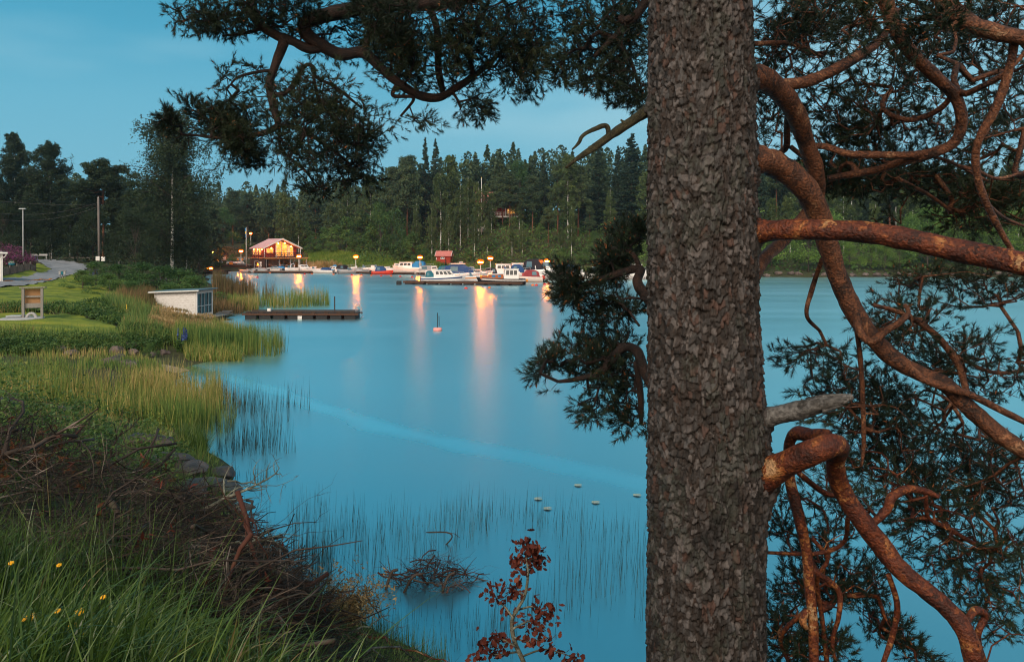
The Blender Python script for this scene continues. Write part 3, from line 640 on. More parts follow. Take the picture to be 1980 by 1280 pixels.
# ---- limbs left of the trunk
branch([(1262,205,4.25,15),(1235,226,4.25,13),(1190,256,4.2,11),(1150,285,4.15,9),(1118,306,4.1,6),(1093,325,4.1,3)], 'mossy_bark', extra=[[(1178,262,4.2,7),(1172,244,4.2,6),(1150,250,4.15,6),(1128,262,4.1,5),(1118,278,4.1,4),(1106,290,4.1,2)],[(1210,240,4.2,5),(1200,232,4.2,2)]], lump=0.09)
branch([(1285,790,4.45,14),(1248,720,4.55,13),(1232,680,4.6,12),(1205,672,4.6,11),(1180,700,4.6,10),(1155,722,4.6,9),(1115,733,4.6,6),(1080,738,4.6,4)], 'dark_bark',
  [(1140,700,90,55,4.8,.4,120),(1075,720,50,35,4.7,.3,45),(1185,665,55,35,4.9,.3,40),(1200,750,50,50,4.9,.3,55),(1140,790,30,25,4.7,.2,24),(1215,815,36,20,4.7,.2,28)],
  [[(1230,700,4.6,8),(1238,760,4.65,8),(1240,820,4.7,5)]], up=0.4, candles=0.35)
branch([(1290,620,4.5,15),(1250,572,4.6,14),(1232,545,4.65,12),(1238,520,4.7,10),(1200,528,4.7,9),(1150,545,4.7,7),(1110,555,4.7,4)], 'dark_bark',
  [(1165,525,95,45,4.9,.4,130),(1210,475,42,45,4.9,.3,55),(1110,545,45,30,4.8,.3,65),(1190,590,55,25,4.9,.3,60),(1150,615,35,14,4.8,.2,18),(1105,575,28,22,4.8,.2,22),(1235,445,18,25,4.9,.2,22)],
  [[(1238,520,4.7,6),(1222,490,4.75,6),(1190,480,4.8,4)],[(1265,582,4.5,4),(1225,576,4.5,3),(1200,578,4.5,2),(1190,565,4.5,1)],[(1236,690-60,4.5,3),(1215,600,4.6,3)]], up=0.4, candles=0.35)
# ---- the spreading limbs overhead on the left
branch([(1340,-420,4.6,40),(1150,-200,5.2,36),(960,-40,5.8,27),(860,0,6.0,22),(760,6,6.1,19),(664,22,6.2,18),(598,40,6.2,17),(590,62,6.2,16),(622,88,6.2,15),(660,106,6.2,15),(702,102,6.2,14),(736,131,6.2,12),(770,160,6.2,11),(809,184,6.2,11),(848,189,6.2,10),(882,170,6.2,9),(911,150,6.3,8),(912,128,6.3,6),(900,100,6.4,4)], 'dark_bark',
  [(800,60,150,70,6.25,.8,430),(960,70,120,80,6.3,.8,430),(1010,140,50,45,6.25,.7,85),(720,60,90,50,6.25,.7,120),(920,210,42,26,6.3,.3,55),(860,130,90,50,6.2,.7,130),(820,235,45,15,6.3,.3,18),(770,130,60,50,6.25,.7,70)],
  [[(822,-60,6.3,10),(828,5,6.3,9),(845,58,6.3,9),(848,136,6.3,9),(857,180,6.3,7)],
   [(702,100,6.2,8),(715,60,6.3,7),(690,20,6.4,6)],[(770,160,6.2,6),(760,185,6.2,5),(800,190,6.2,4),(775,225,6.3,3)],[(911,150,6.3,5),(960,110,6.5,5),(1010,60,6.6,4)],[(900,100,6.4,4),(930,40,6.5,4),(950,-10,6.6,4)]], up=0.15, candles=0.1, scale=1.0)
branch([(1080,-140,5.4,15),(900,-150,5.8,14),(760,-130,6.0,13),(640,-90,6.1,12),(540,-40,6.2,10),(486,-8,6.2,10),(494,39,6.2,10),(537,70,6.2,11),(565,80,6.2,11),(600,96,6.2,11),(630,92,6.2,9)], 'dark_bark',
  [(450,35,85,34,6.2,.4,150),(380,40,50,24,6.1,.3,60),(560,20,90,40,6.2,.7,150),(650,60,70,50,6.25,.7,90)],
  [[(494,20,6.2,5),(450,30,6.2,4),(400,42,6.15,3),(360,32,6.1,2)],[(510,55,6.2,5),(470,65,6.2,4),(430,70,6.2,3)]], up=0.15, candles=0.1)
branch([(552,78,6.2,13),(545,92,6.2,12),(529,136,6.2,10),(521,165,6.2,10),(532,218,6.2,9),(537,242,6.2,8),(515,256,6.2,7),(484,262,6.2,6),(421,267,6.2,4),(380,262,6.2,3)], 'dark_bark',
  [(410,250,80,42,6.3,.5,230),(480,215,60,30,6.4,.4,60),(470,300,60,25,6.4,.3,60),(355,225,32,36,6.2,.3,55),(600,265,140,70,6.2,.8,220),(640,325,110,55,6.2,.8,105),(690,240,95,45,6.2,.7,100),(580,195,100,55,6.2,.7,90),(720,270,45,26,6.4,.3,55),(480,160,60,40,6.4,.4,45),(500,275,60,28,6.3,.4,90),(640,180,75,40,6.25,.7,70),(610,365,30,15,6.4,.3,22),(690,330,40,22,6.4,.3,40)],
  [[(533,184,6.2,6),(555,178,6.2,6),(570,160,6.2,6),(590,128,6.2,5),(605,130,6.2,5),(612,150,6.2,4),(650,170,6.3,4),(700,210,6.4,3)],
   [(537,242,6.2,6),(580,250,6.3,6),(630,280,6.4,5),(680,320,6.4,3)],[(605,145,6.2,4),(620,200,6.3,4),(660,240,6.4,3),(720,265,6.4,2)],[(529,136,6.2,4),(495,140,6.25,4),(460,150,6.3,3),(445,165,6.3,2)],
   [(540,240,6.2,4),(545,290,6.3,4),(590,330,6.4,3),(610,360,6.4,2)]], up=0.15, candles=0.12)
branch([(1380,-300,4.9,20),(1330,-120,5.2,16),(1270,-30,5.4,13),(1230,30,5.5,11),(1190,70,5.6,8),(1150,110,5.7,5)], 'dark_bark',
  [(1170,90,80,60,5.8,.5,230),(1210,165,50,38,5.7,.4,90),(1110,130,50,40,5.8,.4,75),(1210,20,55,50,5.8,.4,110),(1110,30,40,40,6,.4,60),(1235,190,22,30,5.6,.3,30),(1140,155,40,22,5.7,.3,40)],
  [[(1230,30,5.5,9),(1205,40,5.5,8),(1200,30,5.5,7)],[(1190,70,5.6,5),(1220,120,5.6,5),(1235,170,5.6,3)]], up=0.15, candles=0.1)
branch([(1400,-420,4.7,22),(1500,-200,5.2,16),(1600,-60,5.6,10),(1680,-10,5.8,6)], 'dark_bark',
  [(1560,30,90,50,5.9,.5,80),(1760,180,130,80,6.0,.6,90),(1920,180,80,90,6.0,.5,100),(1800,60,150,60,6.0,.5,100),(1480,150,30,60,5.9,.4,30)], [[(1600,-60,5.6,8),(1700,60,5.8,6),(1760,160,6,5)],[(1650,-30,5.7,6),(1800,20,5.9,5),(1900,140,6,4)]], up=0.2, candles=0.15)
# ------------------------------------------------------------------ grasses, reeds and other ground cover
M('tall_grass', [(0,(0.018,0.038,0.009)),(0.4,(0.056,0.105,0.019)),(0.7,(0.10,0.165,0.028)),(0.86,(0.16,0.195,0.05)),(0.93,(0.20,0.12,0.045)),(1,(0.34,0.27,0.12))], src='island', scale=0.8, rough=0.38, transl=0.3, spec=0.5)
M('reed_green', [(0,(0.055,0.115,0.03)),(0.35,(0.12,0.21,0.048)),(0.55,(0.22,0.28,0.06)),(0.74,(0.42,0.33,0.11)),(1,(0.60,0.43,0.20))], src='island', scale=0.25, rough=0.6, transl=0.3)
M('reed_golden', [(0,(0.10,0.12,0.03)),(0.25,(0.30,0.22,0.08)),(0.6,(0.50,0.33,0.15)),(1,(0.66,0.48,0.27))], src='island', scale=0.4, rough=0.6, transl=0.3)
M('reed_brown', [(0,(0.05,0.07,0.02)),(0.4,(0.13,0.10,0.04)),(0.75,(0.25,0.15,0.07)),(1,(0.36,0.22,0.11))], src='island', scale=0.2, rough=0.6, transl=0.3)
M('meadow_grass', [(0,(0.045,0.10,0.030)),(0.4,(0.105,0.19,0.048)),(0.65,(0.18,0.25,0.06)),(0.8,(0.33,0.24,0.09)),(1,(0.44,0.28,0.13))], src='island', scale=0.12, rough=0.6, transl=0.3)
M('rush_stem', [(0,(0.006,0.014,0.012)),(0.6,(0.014,0.028,0.020)),(1,(0.05,0.065,0.03))], src='island', scale=0.5, rough=0.6)
M('lawn_blade', [(0,(0.05,0.10,0.015)),(0.5,(0.12,0.19,0.02)),(1,(0.26,0.27,0.04))], src='island', scale=0.3, rough=0.6, transl=0.3)
M('weed_leaf', [(0,(0.026,0.062,0.016)),(0.5,(0.065,0.128,0.030)),(0.85,(0.125,0.19,0.04)),(1,(0.22,0.24,0.045))], src='island', scale=0.7, rough=0.55, transl=0.3)

def blades(xy, h, wd, lean=0.25, droop=0.5, seg=3, z=None, wind=(0.0,0.0), hvar=0.35):
    """curved tapering blades of grass standing at xy"""
    n = len(xy); z0 = (G(xy[:,0], xy[:,1]) if z is None else np.full(n, z))
    h = h*(1+rng.uniform(-hvar, hvar, n))*(0.55+0.95*fbm(xy[:,0]*0.55, xy[:,1]*0.55, 77, 3)); a = rng.uniform(0, 2*math.pi, n)
    l = np.abs(rng.normal(0, lean, n)); dx = np.cos(a)*l+wind[0]; dy = np.sin(a)*l+wind[1]
    dr = rng.uniform(0, droop, n); fa = rng.uniform(0, math.pi, n); fx, fy = np.cos(fa), np.sin(fa)
    V = np.zeros((n, 2*seg+1, 3))
    for i in range(seg+1):
        t = i/seg; k = t+dr*t*t*0.9
        cx = xy[:,0]+dx*h*k; cy = xy[:,1]+dy*h*k; cz = z0-0.03+h*(t-dr*0.45*t**3)
        ww = wd*(1-t**1.5)*0.5*(0.7+0.6*rng.random(n)) if i else wd*0.4*np.ones(n)
        if i < seg:
            V[:,2*i] = np.stack([cx-fx*ww, cy-fy*ww, cz], -1); V[:,2*i+1] = np.stack([cx+fx*ww, cy+fy*ww, cz], -1)
        else: V[:,2*i] = np.stack([cx, cy, cz], -1)
    q = []
    b = (np.arange(n)*(2*seg+1))
    T = []
    for i in range(seg-1): T += [np.stack([b+2*i, b+2*i+1, b+2*i+3], -1), np.stack([b+2*i, b+2*i+3, b+2*i+2], -1)]
    T.append(np.stack([b+2*seg-2, b+2*seg-1, b+2*seg], -1))
    return V.reshape(-1,3), np.concatenate(T)
def heads(xy, h, z, size):
    """feathery seed heads at the tops of reeds"""
    n = len(xy); out = []
    for k in range(6):
        a = rng.uniform(0, 2*math.pi, n); l = size*rng.uniform(0.4, 1.1, n)
        b = np.stack([xy[:,0], xy[:,1], z+h-0.02*k], -1)
        d = np.stack([np.cos(a)*0.35, np.sin(a)*0.35, np.ones(n)*0.8], -1)*l[:,None]; s = np.stack([np.sin(a), -np.cos(a), 0*a], -1)*size*0.10
        out.append(np.stack([b-s, b+s, b+d], 1))
    return np.concatenate(out).reshape(-1,3)
def field(name, label, cat, sets, mat, parent=None, head=None):
    Vs, Ts, o = [], [], 0
    for s in sets:
        V, T = blades(*s[0:3], **(s[3] if len(s) > 3 else {})); Vs.append(V); Ts.append(T+o); o += len(V)
    if head is not None:
        Vs.append(head); Ts.append(np.arange(len(head)).reshape(-1,3)+o)
    ob = link(name, npmesh(name, np.concatenate(Vs), np.concatenate(Ts)), mat)
    return tag(ob, label, cat, kind='stuff')
def thin(xy, f=0.5, k=5, lo=0.42):
    """keep more points where a noise field is high, so the stand has clumps and gaps"""
    return xy[fbm(xy[:,0]*f, xy[:,1]*f, k, 3)+rng.normal(0, 0.05, len(xy)) > lo]
def sc(poly, n, f=None, lo=0.42, k=5):
    p = scatter(poly, n); return thin(p, f, k, lo) if f else p

# foreground bank
FG1 = [(-120,2.6),(700,3.2),(640,5.2),(420,5.6),(200,6.2),(0,7.4),(-200,7)]
FG2 = [(-120,2.2),(420,2.8),(300,4.2),(120,5.0),(-120,6.5)]
field('tall_grass', 'tall wet green grass on the near bank below the brush', 'grass',
  [(sc(FG1, 3900, 1.1, 0.40), 0.38, 0.0115, dict(droop=1.5, lean=0.42, seg=6, wind=(0.2,0.05), hvar=0.65)),
   (sc(FG2, 3300, 1.3, 0.40), 0.48, 0.012, dict(droop=1.3, lean=0.38, seg=5, wind=(0.15,0.05), hvar=0.65)), (sc(FG2, 900), 0.2, 0.012, dict(droop=1.3, lean=0.6, seg=5, hvar=0.5)),
   (sc([(-120,5.2),(260,5.4),(420,6.4),(330,7.4),(180,7.6),(-150,8.2)], 4200, 0.8, 0.40), 0.62, 0.010, dict(droop=1.2, seg=5, lean=0.35, hvar=.6)),(sc([(-150,9),(120,9),(260,10.5),(200,12),(-150,12)], 900, 0.9, 0.45), 0.9, 0.012, dict(droop=1.1, seg=5, lean=0.35, hvar=.5)),
   (scatter([(-9,0.3),(-2.4,1.4),(-3.3,4.6),(-5.6,8.5),(-11,8.5)], 7000, px=False), 0.38, 0.0115, dict(droop=1.4, lean=0.4, seg=4, hvar=0.6)), (scatter([(1.2,0.4),(7,0.4),(9,4),(4,5.2),(1.2,4)], 4000, px=False), 0.25, 0.010, dict(droop=1.3, lean=0.4, seg=4, hvar=0.5)),
   (sc([(420,4),(760,5.2),(760,7.5),(560,8.5),(430,6)], 1300, 1.2, 0.45), 0.22, 0.006, dict(droop=0.9, seg=4, lean=0.5))], 'tall_grass')
def leafclump(xy, z, h, r, n, size):
    """loose heaps of small leaves: (m, 3, 3) triangles"""
    out = []
    for (x, y), zz in zip(xy, z):
        q = rng.normal(size=(n,3)); q /= np.linalg.norm(q, axis=1, keepdims=True); q *= rng.random((n,1))**0.45
        c = np.array([x, y, zz])+q*[r, r, h*0.55]+[0,0,h*0.5]
        d = rng.normal(size=(n,3)); d[:,2] = np.abs(d[:,2])*0.4; d /= np.linalg.norm(d, axis=1, keepdims=True)
        s = np.cross(d, rng.normal(size=(n,3))); s /= np.linalg.norm(s, axis=1, keepdims=True); L = size*rng.uniform(0.6, 1.4, (n,1))
        out.append(np.stack([c-s*L*0.4, c+s*L*0.4, c+d*L], 1))
    return np.concatenate(out)
def weeds(name, label, poly, n, h, r, k, size, mat='weed_leaf', f=None):
    xy = sc(poly, n, f); ob = soup(name, leafclump(xy, G(xy[:,0], xy[:,1]), h, r, k, size), mat)
    return tag(ob, label, 'weeds', kind='stuff')
weeds('weeds', 'small leafy weeds growing up through the brush and grass', [(40,5),(330,5),(560,6.5),(560,8),(300,7.5),(80,8)], 90, 0.22, 0.18, 26, 0.045)
weeds('weeds', 'pale green leafy weeds climbing through the top of the brush pile', [(-100,8.4),(180,8.6),(260,9.6),(200,11),(-100,11)], 60, 1.7, 0.35, 110, 0.04)
field('bank_sedge', 'brownish sedge and dry grass on the low bank below the brush', 'grass', [(sc([(540,8.6),(640,8.2),(780,7.9),(860,8.8),(830,9.2),(740,9.5),(640,10.2),(560,10.4)], 2600, 1.6, 0.38), 0.2, 0.006, dict(lean=0.5, droop=1.1, seg=4)), (sc([(640,9.6),(860,8.9),(880,9.3),(650,10.4)], 420), 0.4, 0.006, dict(lean=0.12, droop=0.4, hvar=.6))], 'meadow_grass')
weeds('weeds', 'green weeds between the rocks behind the brush pile', [(-60,12),(300,13),(390,15),(330,20),(100,22),(-80,21)], 60, 0.4, 0.4, 130, 0.06)
weeds('weeds', 'dark leafy weeds along the bank edge of the lawn', [(-120,32),(100,32),(240,33.5),(330,36),(300,41),(250,37),(235,35.5),(90,34.2),(-120,33.8)], 170, 0.46, 0.42, 170, 0.075)
weeds('weeds', 'dark green weeds in a band between the two lawns', [(-150,43.2),(60,43.2),(160,42.4),(225,40),(270,43),(280,50),(215,52),(150,46.8),(60,45.3),(-150,45.3)], 300, 0.42, 0.6, 150, 0.10)
weeds('weeds', 'low green weeds on the shore bank beside the white boathouse', [(240,37),(330,36),(350,40),(330,46),(270,46)], 140, 0.4, 0.45, 130, 0.09)
# the near reed bed
A = [(-150,21.8),(60,21.2),(250,20.6),(370,20.4),(405,21.5),(395,23),(425,24.2),(395,25.6),(330,25.8),(150,25.2),(-150,25.8)]
xy = sc(A, 17000, 0.7, 0.40)
B = sc([(-150,25.5),(200,25.5),(330,26),(320,31),(290,33),(100,33),(-150,33)], 9000, 0.6, 0.40)
xh = sc(A, 500); hz = G(xh[:,0], xh[:,1])
field('reeds', 'yellow green reed bed in the near cove', 'reeds', [(xy, 0.92, 0.020, dict(lean=0.14, droop=0.5, hvar=0.55)), (B, 0.34, 0.025, dict(lean=0.15, droop=0.4)), (sc([(-150,21),(200,20),(300,21.5),(0,23.5)], 2500), 0.8, 0.024, dict(lean=0.2, droop=.5))], 'reed_green')
field('reeds', 'thin green reeds standing in the water off the near reed bed', 'reeds', [(sc([(380,21),(425,22),(430,26),(400,27)], 700), 1.0, 0.018, dict(lean=0.08, droop=0.2, z=-0.1)), (sc([(395,20.5),(450,21),(470,25),(420,28),(390,27)], 800, 0.8, 0.45), 0.85, 0.014, dict(lean=0.08, droop=0.25, z=-0.1, hvar=.6))], 'reed_green')
# grass tuft by the rocks
field('grass_tuft', 'bright green grass tuft standing by the shore rocks', 'grass', [(sc([(345,17.6),(398,17.2),(402,19),(360,19.5)], 900), 0.65, 0.014, dict(droop=0.8, seg=4, lean=0.25)), (sc([(290,16.5),(350,16.5),(340,18),(280,18)], 500), 0.4, 0.014, dict(droop=0.8, seg=4))], 'tall_grass')
# promontory with the boathouse
xy = sc([(285,40),(345,38),(420,40),(420,48),(395,50),(300,50)], 3600, 0.4, 0.38)
xh = xy[rng.random(len(xy)) < 0.5]
field('reeds', 'golden reeds in front of the white boathouse', 'reeds', [(xy, 0.74, 0.03, dict(lean=0.12, droop=0.35)), (sc([(350,46),(450,46),(450,50),(420,51),(330,48)], 500), 0.55, 0.03, dict(lean=0.12))], 'reed_golden', head=heads(xh, 0.74, G(xh[:,0], xh[:,1]), 0.16))
field('reeds', 'green reeds on the spit in front of the boathouse', 'reeds', [(sc([(330,36),(400,34.5),(470,35),(500,38),(490,44),(420,45),(380,41)], 9000, 0.3, 0.36), 1.15, 0.03, dict(lean=0.09, droop=0.3)), (sc([(470,35),(545,35.5),(560,37.5),(530,42),(480,42)], 1300, 0.5, 0.40), 1.2, 0.02, dict(lean=0.05, droop=0.2, z=-0.1)), (sc([(360,33.6),(470,34),(460,36),(350,36)], 1800), 0.6, 0.03, dict(lean=0.2))], 'reed_green')
# reeds behind the dock
field('reeds', 'brown headed reeds behind the boathouse and dock', 'reeds', [(sc([(412,72),(470,71),(520,72),(540,76),(480,82),(412,94)], 7000, 0.12, 0.36), 1.9, 0.05, dict(lean=0.08, droop=0.3)), (sc([(405,56),(470,58),(475,64),(420,68)], 1300), 1.0, 0.04, dict(lean=0.15))], 'reed_brown')
field('reeds', 'sparse green reeds in the water behind the dock', 'reeds', [(sc([(450,63),(560,63),(600,65),(640,66),(630,70),(540,73),(460,70)], 2000, 0.12, 0.40), 1.5, 0.035, dict(lean=0.06, droop=0.3, z=-0.1)), (sc([(440,60),(500,61),(500,66),(440,66)], 1400), 1.3, 0.05, dict(lean=0.09))], 'reed_green')
# meadow bank from the lawns up to the bushes
field('meadow_grass', 'tall mixed meadow grass on the bank left of the boathouse', 'grass', [(sc([(195,50),(250,44),(300,42),(310,52),(330,56),(290,62),(235,58),(210,54)], 11000, 0.13, 0.34), 0.9, 0.045, dict(lean=0.2, droop=0.6)), (sc([(340,9.8),(470,10),(560,10.2),(530,12.5),(430,14.5),(300,13)], 2600, 1.0, 0.38), 0.28, 0.008, dict(lean=0.4, droop=1.0)), (sc([(330,12.5),(470,12.6),(440,15),(420,18),(350,19)], 2600, 0.9, 0.34), 0.26, 0.010, dict(lean=0.4, droop=1.0)), (sc([(300,13),(430,13.5),(400,17.5),(300,20),(100,22),(-100,21),(-100,14)], 8000, 0.8, 0.40), 0.40, 0.012, dict(lean=0.35, droop=1.0)), (sc([(230,36),(330,36),(330,44),(250,44)], 3000, 0.2, 0.36), 0.7, 0.03, dict(lean=0.25, droop=.7)), (sc([(-150,33.2),(200,33.8),(330,35),(300,36.8),(-150,34.6)], 4500, 0.2, 0.36), 0.5, 0.028, dict(lean=0.25, droop=.7)), (sc([(-150,43.2),(160,42.4),(220,41),(230,48),(150,46.6),(-150,45.2)], 2200), 0.5, 0.03, dict(lean=0.25))], 'meadow_grass')
field('meadow_grass', 'reddish dry grass on the bank beside the boathouse', 'grass', [(sc([(225,54),(300,50),(310,58),(250,60)], 3500, 0.15, 0.40), 1.15, 0.05, dict(lean=0.15))], 'reed_brown')
field('lawn_grass', 'short mown grass blades on the lawn', 'grass', [(sc([(-150,34.6),(100,35.1),(232,36.6),(213,39.8),(150,42.2),(60,42.9),(-150,42.9)], 9000), 0.07, 0.03, dict(lean=0.3)), (sc([(-200,45.7),(60,45.7),(150,47.7),(212,53),(237,60),(198,71),(130,82),(85,74.5),(0,60.7),(-200,56)], 12000), 0.08, 0.045, dict(lean=0.3))], 'lawn_blade')
# lone rush stems in the shallows
def rush(label, sets):
    Vs, Ts, o = [], [], 0
    for poly, n, h, wdt, f in sets:
        V, T = blades(sc(poly, n, f, 0.46), h, wdt, lean=0.05, droop=0.12, seg=3, z=-0.05, hvar=0.6, wind=(0.05,0)); Vs.append(V); Ts.append(T+o); o += len(V)
    tag(link('rushes', npmesh('rushes', np.concatenate(Vs), np.concatenate(Ts)), 'rush_stem'), label, 'rushes', kind='stuff')
rush('thin dark rush stems in the water off the near reed bed', [([(415,18.5),(560,18.5),(600,20),(600,24.5),(420,26)], 1900, 0.75, 0.011, 0.9), ([(400,17.5),(520,15.5),(560,18),(480,22)], 500, 0.4, 0.010, 0.6)])
rush('thin dark rush stems in the shallow water beyond the brush', [([(500,12.5),(700,11.6),(700,14.5),(520,16)], 800, 0.42, 0.0065, 0.8), ([(690,11.2),(1240,9.3),(1260,13.5),(1000,15),(700,14.5)], 1700, 0.5, 0.0065, 0.6), ([(560,11),(640,10.6),(640,12.6),(560,13)], 330, 0.6, 0.007, None), ([(640,9.9),(1000,9.4),(1000,10.4),(680,10.6)], 420, 0.35, 0.006, 0.9)])
# ------------------------------------------------------------------ trees and bushes
M('leaf_spruce', [(0,(0.009,0.022,0.014)),(0.5,(0.020,0.042,0.022)),(1,(0.042,0.066,0.028))], src='island', scale=0.35, rough=0.7, transl=0.12, objrand=0.3)
M('leaf_pine', [(0,(0.020,0.040,0.022)),(0.5,(0.046,0.078,0.034)),(1,(0.10,0.128,0.046))], src='island', scale=0.35, rough=0.7, transl=0.12, objrand=0.3)
M('leaf_birch', [(0,(0.034,0.062,0.022)),(0.5,(0.076,0.120,0.038)),(1,(0.155,0.19,0.055))], src='island', scale=0.35, rough=0.6, transl=0.3, objrand=0.4)
M('leaf_bush', [(0,(0.026,0.068,0.020)),(0.5,(0.066,0.142,0.036)),(1,(0.15,0.235,0.055))], src='island', scale=0.4, rough=0.6, transl=0.3, objrand=0.5)
M('leaf_bright', [(0,(0.06,0.13,0.03)),(0.5,(0.13,0.24,0.05)),(1,(0.22,0.34,0.07))], src='island', scale=0.3, rough=0.6, transl=0.35, objrand=0.4)
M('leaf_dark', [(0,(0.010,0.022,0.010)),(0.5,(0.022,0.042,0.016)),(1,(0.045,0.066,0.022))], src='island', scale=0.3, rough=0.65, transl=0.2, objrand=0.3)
M('trunk_pine', [(0,(0.06,0.03,0.02)),(1,(0.20,0.085,0.045))], scale=3, rough=0.9)
M('trunk_grey', [(0,(0.03,0.026,0.022)),(1,(0.10,0.085,0.07))], scale=3, rough=0.9)
M('trunk_birch', [(0,(0.02,0.02,0.02)),(0.30,(0.10,0.10,0.095)),(0.42,(0.55,0.55,0.53)),(1,(0.70,0.70,0.68))], scale=2.2, rough=0.8, stretch=(0.5,0.5,1.6))

def leaves(C, size, flat=1.0, hang=0.0, aspect=0.55):
    n = len(C); d = rng.normal(size=(n,3)); d[:,2] = d[:,2]*flat-hang; d /= np.linalg.norm(d, axis=1, keepdims=True)
    s = np.cross(d, rng.normal(size=(n,3))); s /= np.linalg.norm(s, axis=1, keepdims=True); L = size*rng.uniform(0.6, 1.5, (n,1))
    return np.stack([C-d*L*0.5-s*L*aspect*0.2, C+s*L*aspect*0.5, C+d*L*0.5, C-s*L*aspect*0.5+d*L*0.1], 1)
def ball(n, r):
    q = rng.normal(size=(n,3)); q /= np.linalg.norm(q, axis=1, keepdims=True); return q*(rng.random((n,1))**0.42)*r
def crooked(h, r0, lean=0.03, n=9, top=0.1):
    t = np.linspace(0, 1, n); off = np.cumsum(rng.normal(0, lean*h/n*1.2, (n,2)), 0); off -= off[0]
    return np.column_stack([off, t*h-0.4*(t == 0)]), r0*(1-t*(1-top))
def make_tree(kind, h, seed, n=4000, sparse=1.0, spread=1.0, leafsz=None, mat=None):
    """one tree of a kind: trunk with limbs, and crown; returned as an Empty with two children"""
    global rng
    keep = rng; rng = np.random.default_rng(seed); random.seed(seed)
    tr = MB(); LC = []; flat, hang, asp = 1.0, 0.0, 0.55
    if kind == 'spruce':
        p, r = crooked(h, h*0.011+0.05, 0.004, 7, 0.06); tr.tube(p, r, 6); R = h*0.17*spread
        z = h*0.06; k = 0
        while z < h*0.985:
            f = 1-z/h; nb = 5+int(5*f); rr = R*(f**0.80)+0.12
            for _ in range(nb):
                a = rng.uniform(0, 2*math.pi); L = rr*rng.uniform(0.65, 1.12); m = max(5, int(L*24*n/4000)); t = rng.random(m)**0.7
                zz = z+rng.normal(0, .12)-t*L*(0.50*f+0.02)+0.16*L*t**2.5
                q = np.stack([np.cos(a)*L*t, np.sin(a)*L*t, zz], -1); wd = L*0.20*(1-t*0.6)
                q[:,0] += -np.sin(a)*rng.normal(0, 1, m)*wd; q[:,1] += np.cos(a)*rng.normal(0, 1, m)*wd; q[:,2] -= np.abs(rng.normal(0, 0.20, m))*(0.4+f)
                LC.append(q)
            z += (0.26+0.30*f)*h/20*1.3
        LC = np.concatenate(LC); sz = leafsz or 0.42; mt, lm = 'trunk_grey', 'leaf_spruce'; hang = 0.7; flat = 0.6
    elif kind == 'pine':
        p, r = crooked(h, h*0.010+0.06, 0.012, 9, 0.2); tr.tube(p, r, 7); b0 = 0.42 if sparse >= 1 else 0.55
        for _ in range(int(44*sparse)):
            f = rng.uniform(b0, 1.0); L = h*0.16*spread*(1.15-0.85*max(0, (f-b0)/(1-b0))**1.4)*rng.uniform(0.5, 1.15); a = rng.uniform(0, 2*math.pi)
            base = np.array([np.interp(f, np.linspace(0,1,9), p[:,0]), np.interp(f, np.linspace(0,1,9), p[:,1]), f*h])
            tip = base+[math.cos(a)*L, math.sin(a)*L, L*rng.uniform(-0.05, 0.45)]
            mid = (base+tip)/2+rng.normal(0, 0.12, 3)*L; pts = spline([base, mid, tip], 3); tr.tube(pts, np.linspace(h*0.0042, h*0.0012, len(pts)), 4, False)
            for c in (tip, mid+rng.normal(0, .3, 3), tip+rng.normal(0, .55, 3), mid+rng.normal(0,.5,3)):
                LC.append(c+ball(int(n/(60*sparse)), 1)*[h*0.060, h*0.060, h*0.034])
        LC.append(np.array([p[-1][0], p[-1][1], h*0.985])+ball(int(n/30), 1)*[h*0.05, h*0.05, h*0.04])
        LC = np.concatenate(LC); sz = leafsz or 0.33; mt, lm = 'trunk_pine', 'leaf_pine'
    elif kind in ('birch', 'weeping'):
        p, r = crooked(h, h*0.007+0.05, 0.014, 9, 0.12); tr.tube(p, r, 7); nb = int(64*sparse); lb = MB()
        for i in range(nb):
            f = rng.uniform(0.22 if kind == 'birch' else 0.12, 0.99); w = math.sin(min(1, (1.06-f)/0.75)*math.pi/2)**0.9; L = h*(0.20 if kind == 'birch' else 0.27)*spread*w*rng.uniform(0.45, 1.1)+0.2; a = rng.uniform(0, 2*math.pi)
            base = np.array([np.interp(f, np.linspace(0,1,9), p[:,0]), np.interp(f, np.linspace(0,1,9), p[:,1]), f*h])
            tip = base+[math.cos(a)*L, math.sin(a)*L, L*rng.uniform(0.25, 0.8)]; mid = base*0.45+tip*0.55+[0,0,L*0.15]
            pts = spline([base, mid, tip], 4); lb.tube(pts, np.linspace(h*0.0026, h*0.0007, len(pts)), 4, False)
            m = int(n/nb); ns_ = max(3, m//22)
            for _ in range(ns_):
                t = rng.uniform(0.12, 1.0); b = pts[int(t*(len(pts)-1))]+rng.normal(0, 0.10*L+.05, 3)
                D = h*(0.05 if kind == 'birch' else 0.13)*rng.uniform(0.3, 1.2); u = rng.random((m//ns_, 1))
                LC.append(b+np.array([0,0,-1])*u*D+rng.normal(0, 1, (len(u),3))*[0.10, 0.10, 0.06]*(1+u*0.7)*(h/16))
        LC = np.concatenate(LC); sz = leafsz or 0.30; mt, lm = 'trunk_birch', 'leaf_birch'; hang = 0.5
    else:   # broadleaf crown: 'leafy' with a trunk, 'bush' from the ground
        low = 0.02 if kind == 'bush' else 0.16
        p, r = crooked(h*0.8, h*0.010+0.03, 0.02, 7, 0.2); tr.tube(p, r, 6)
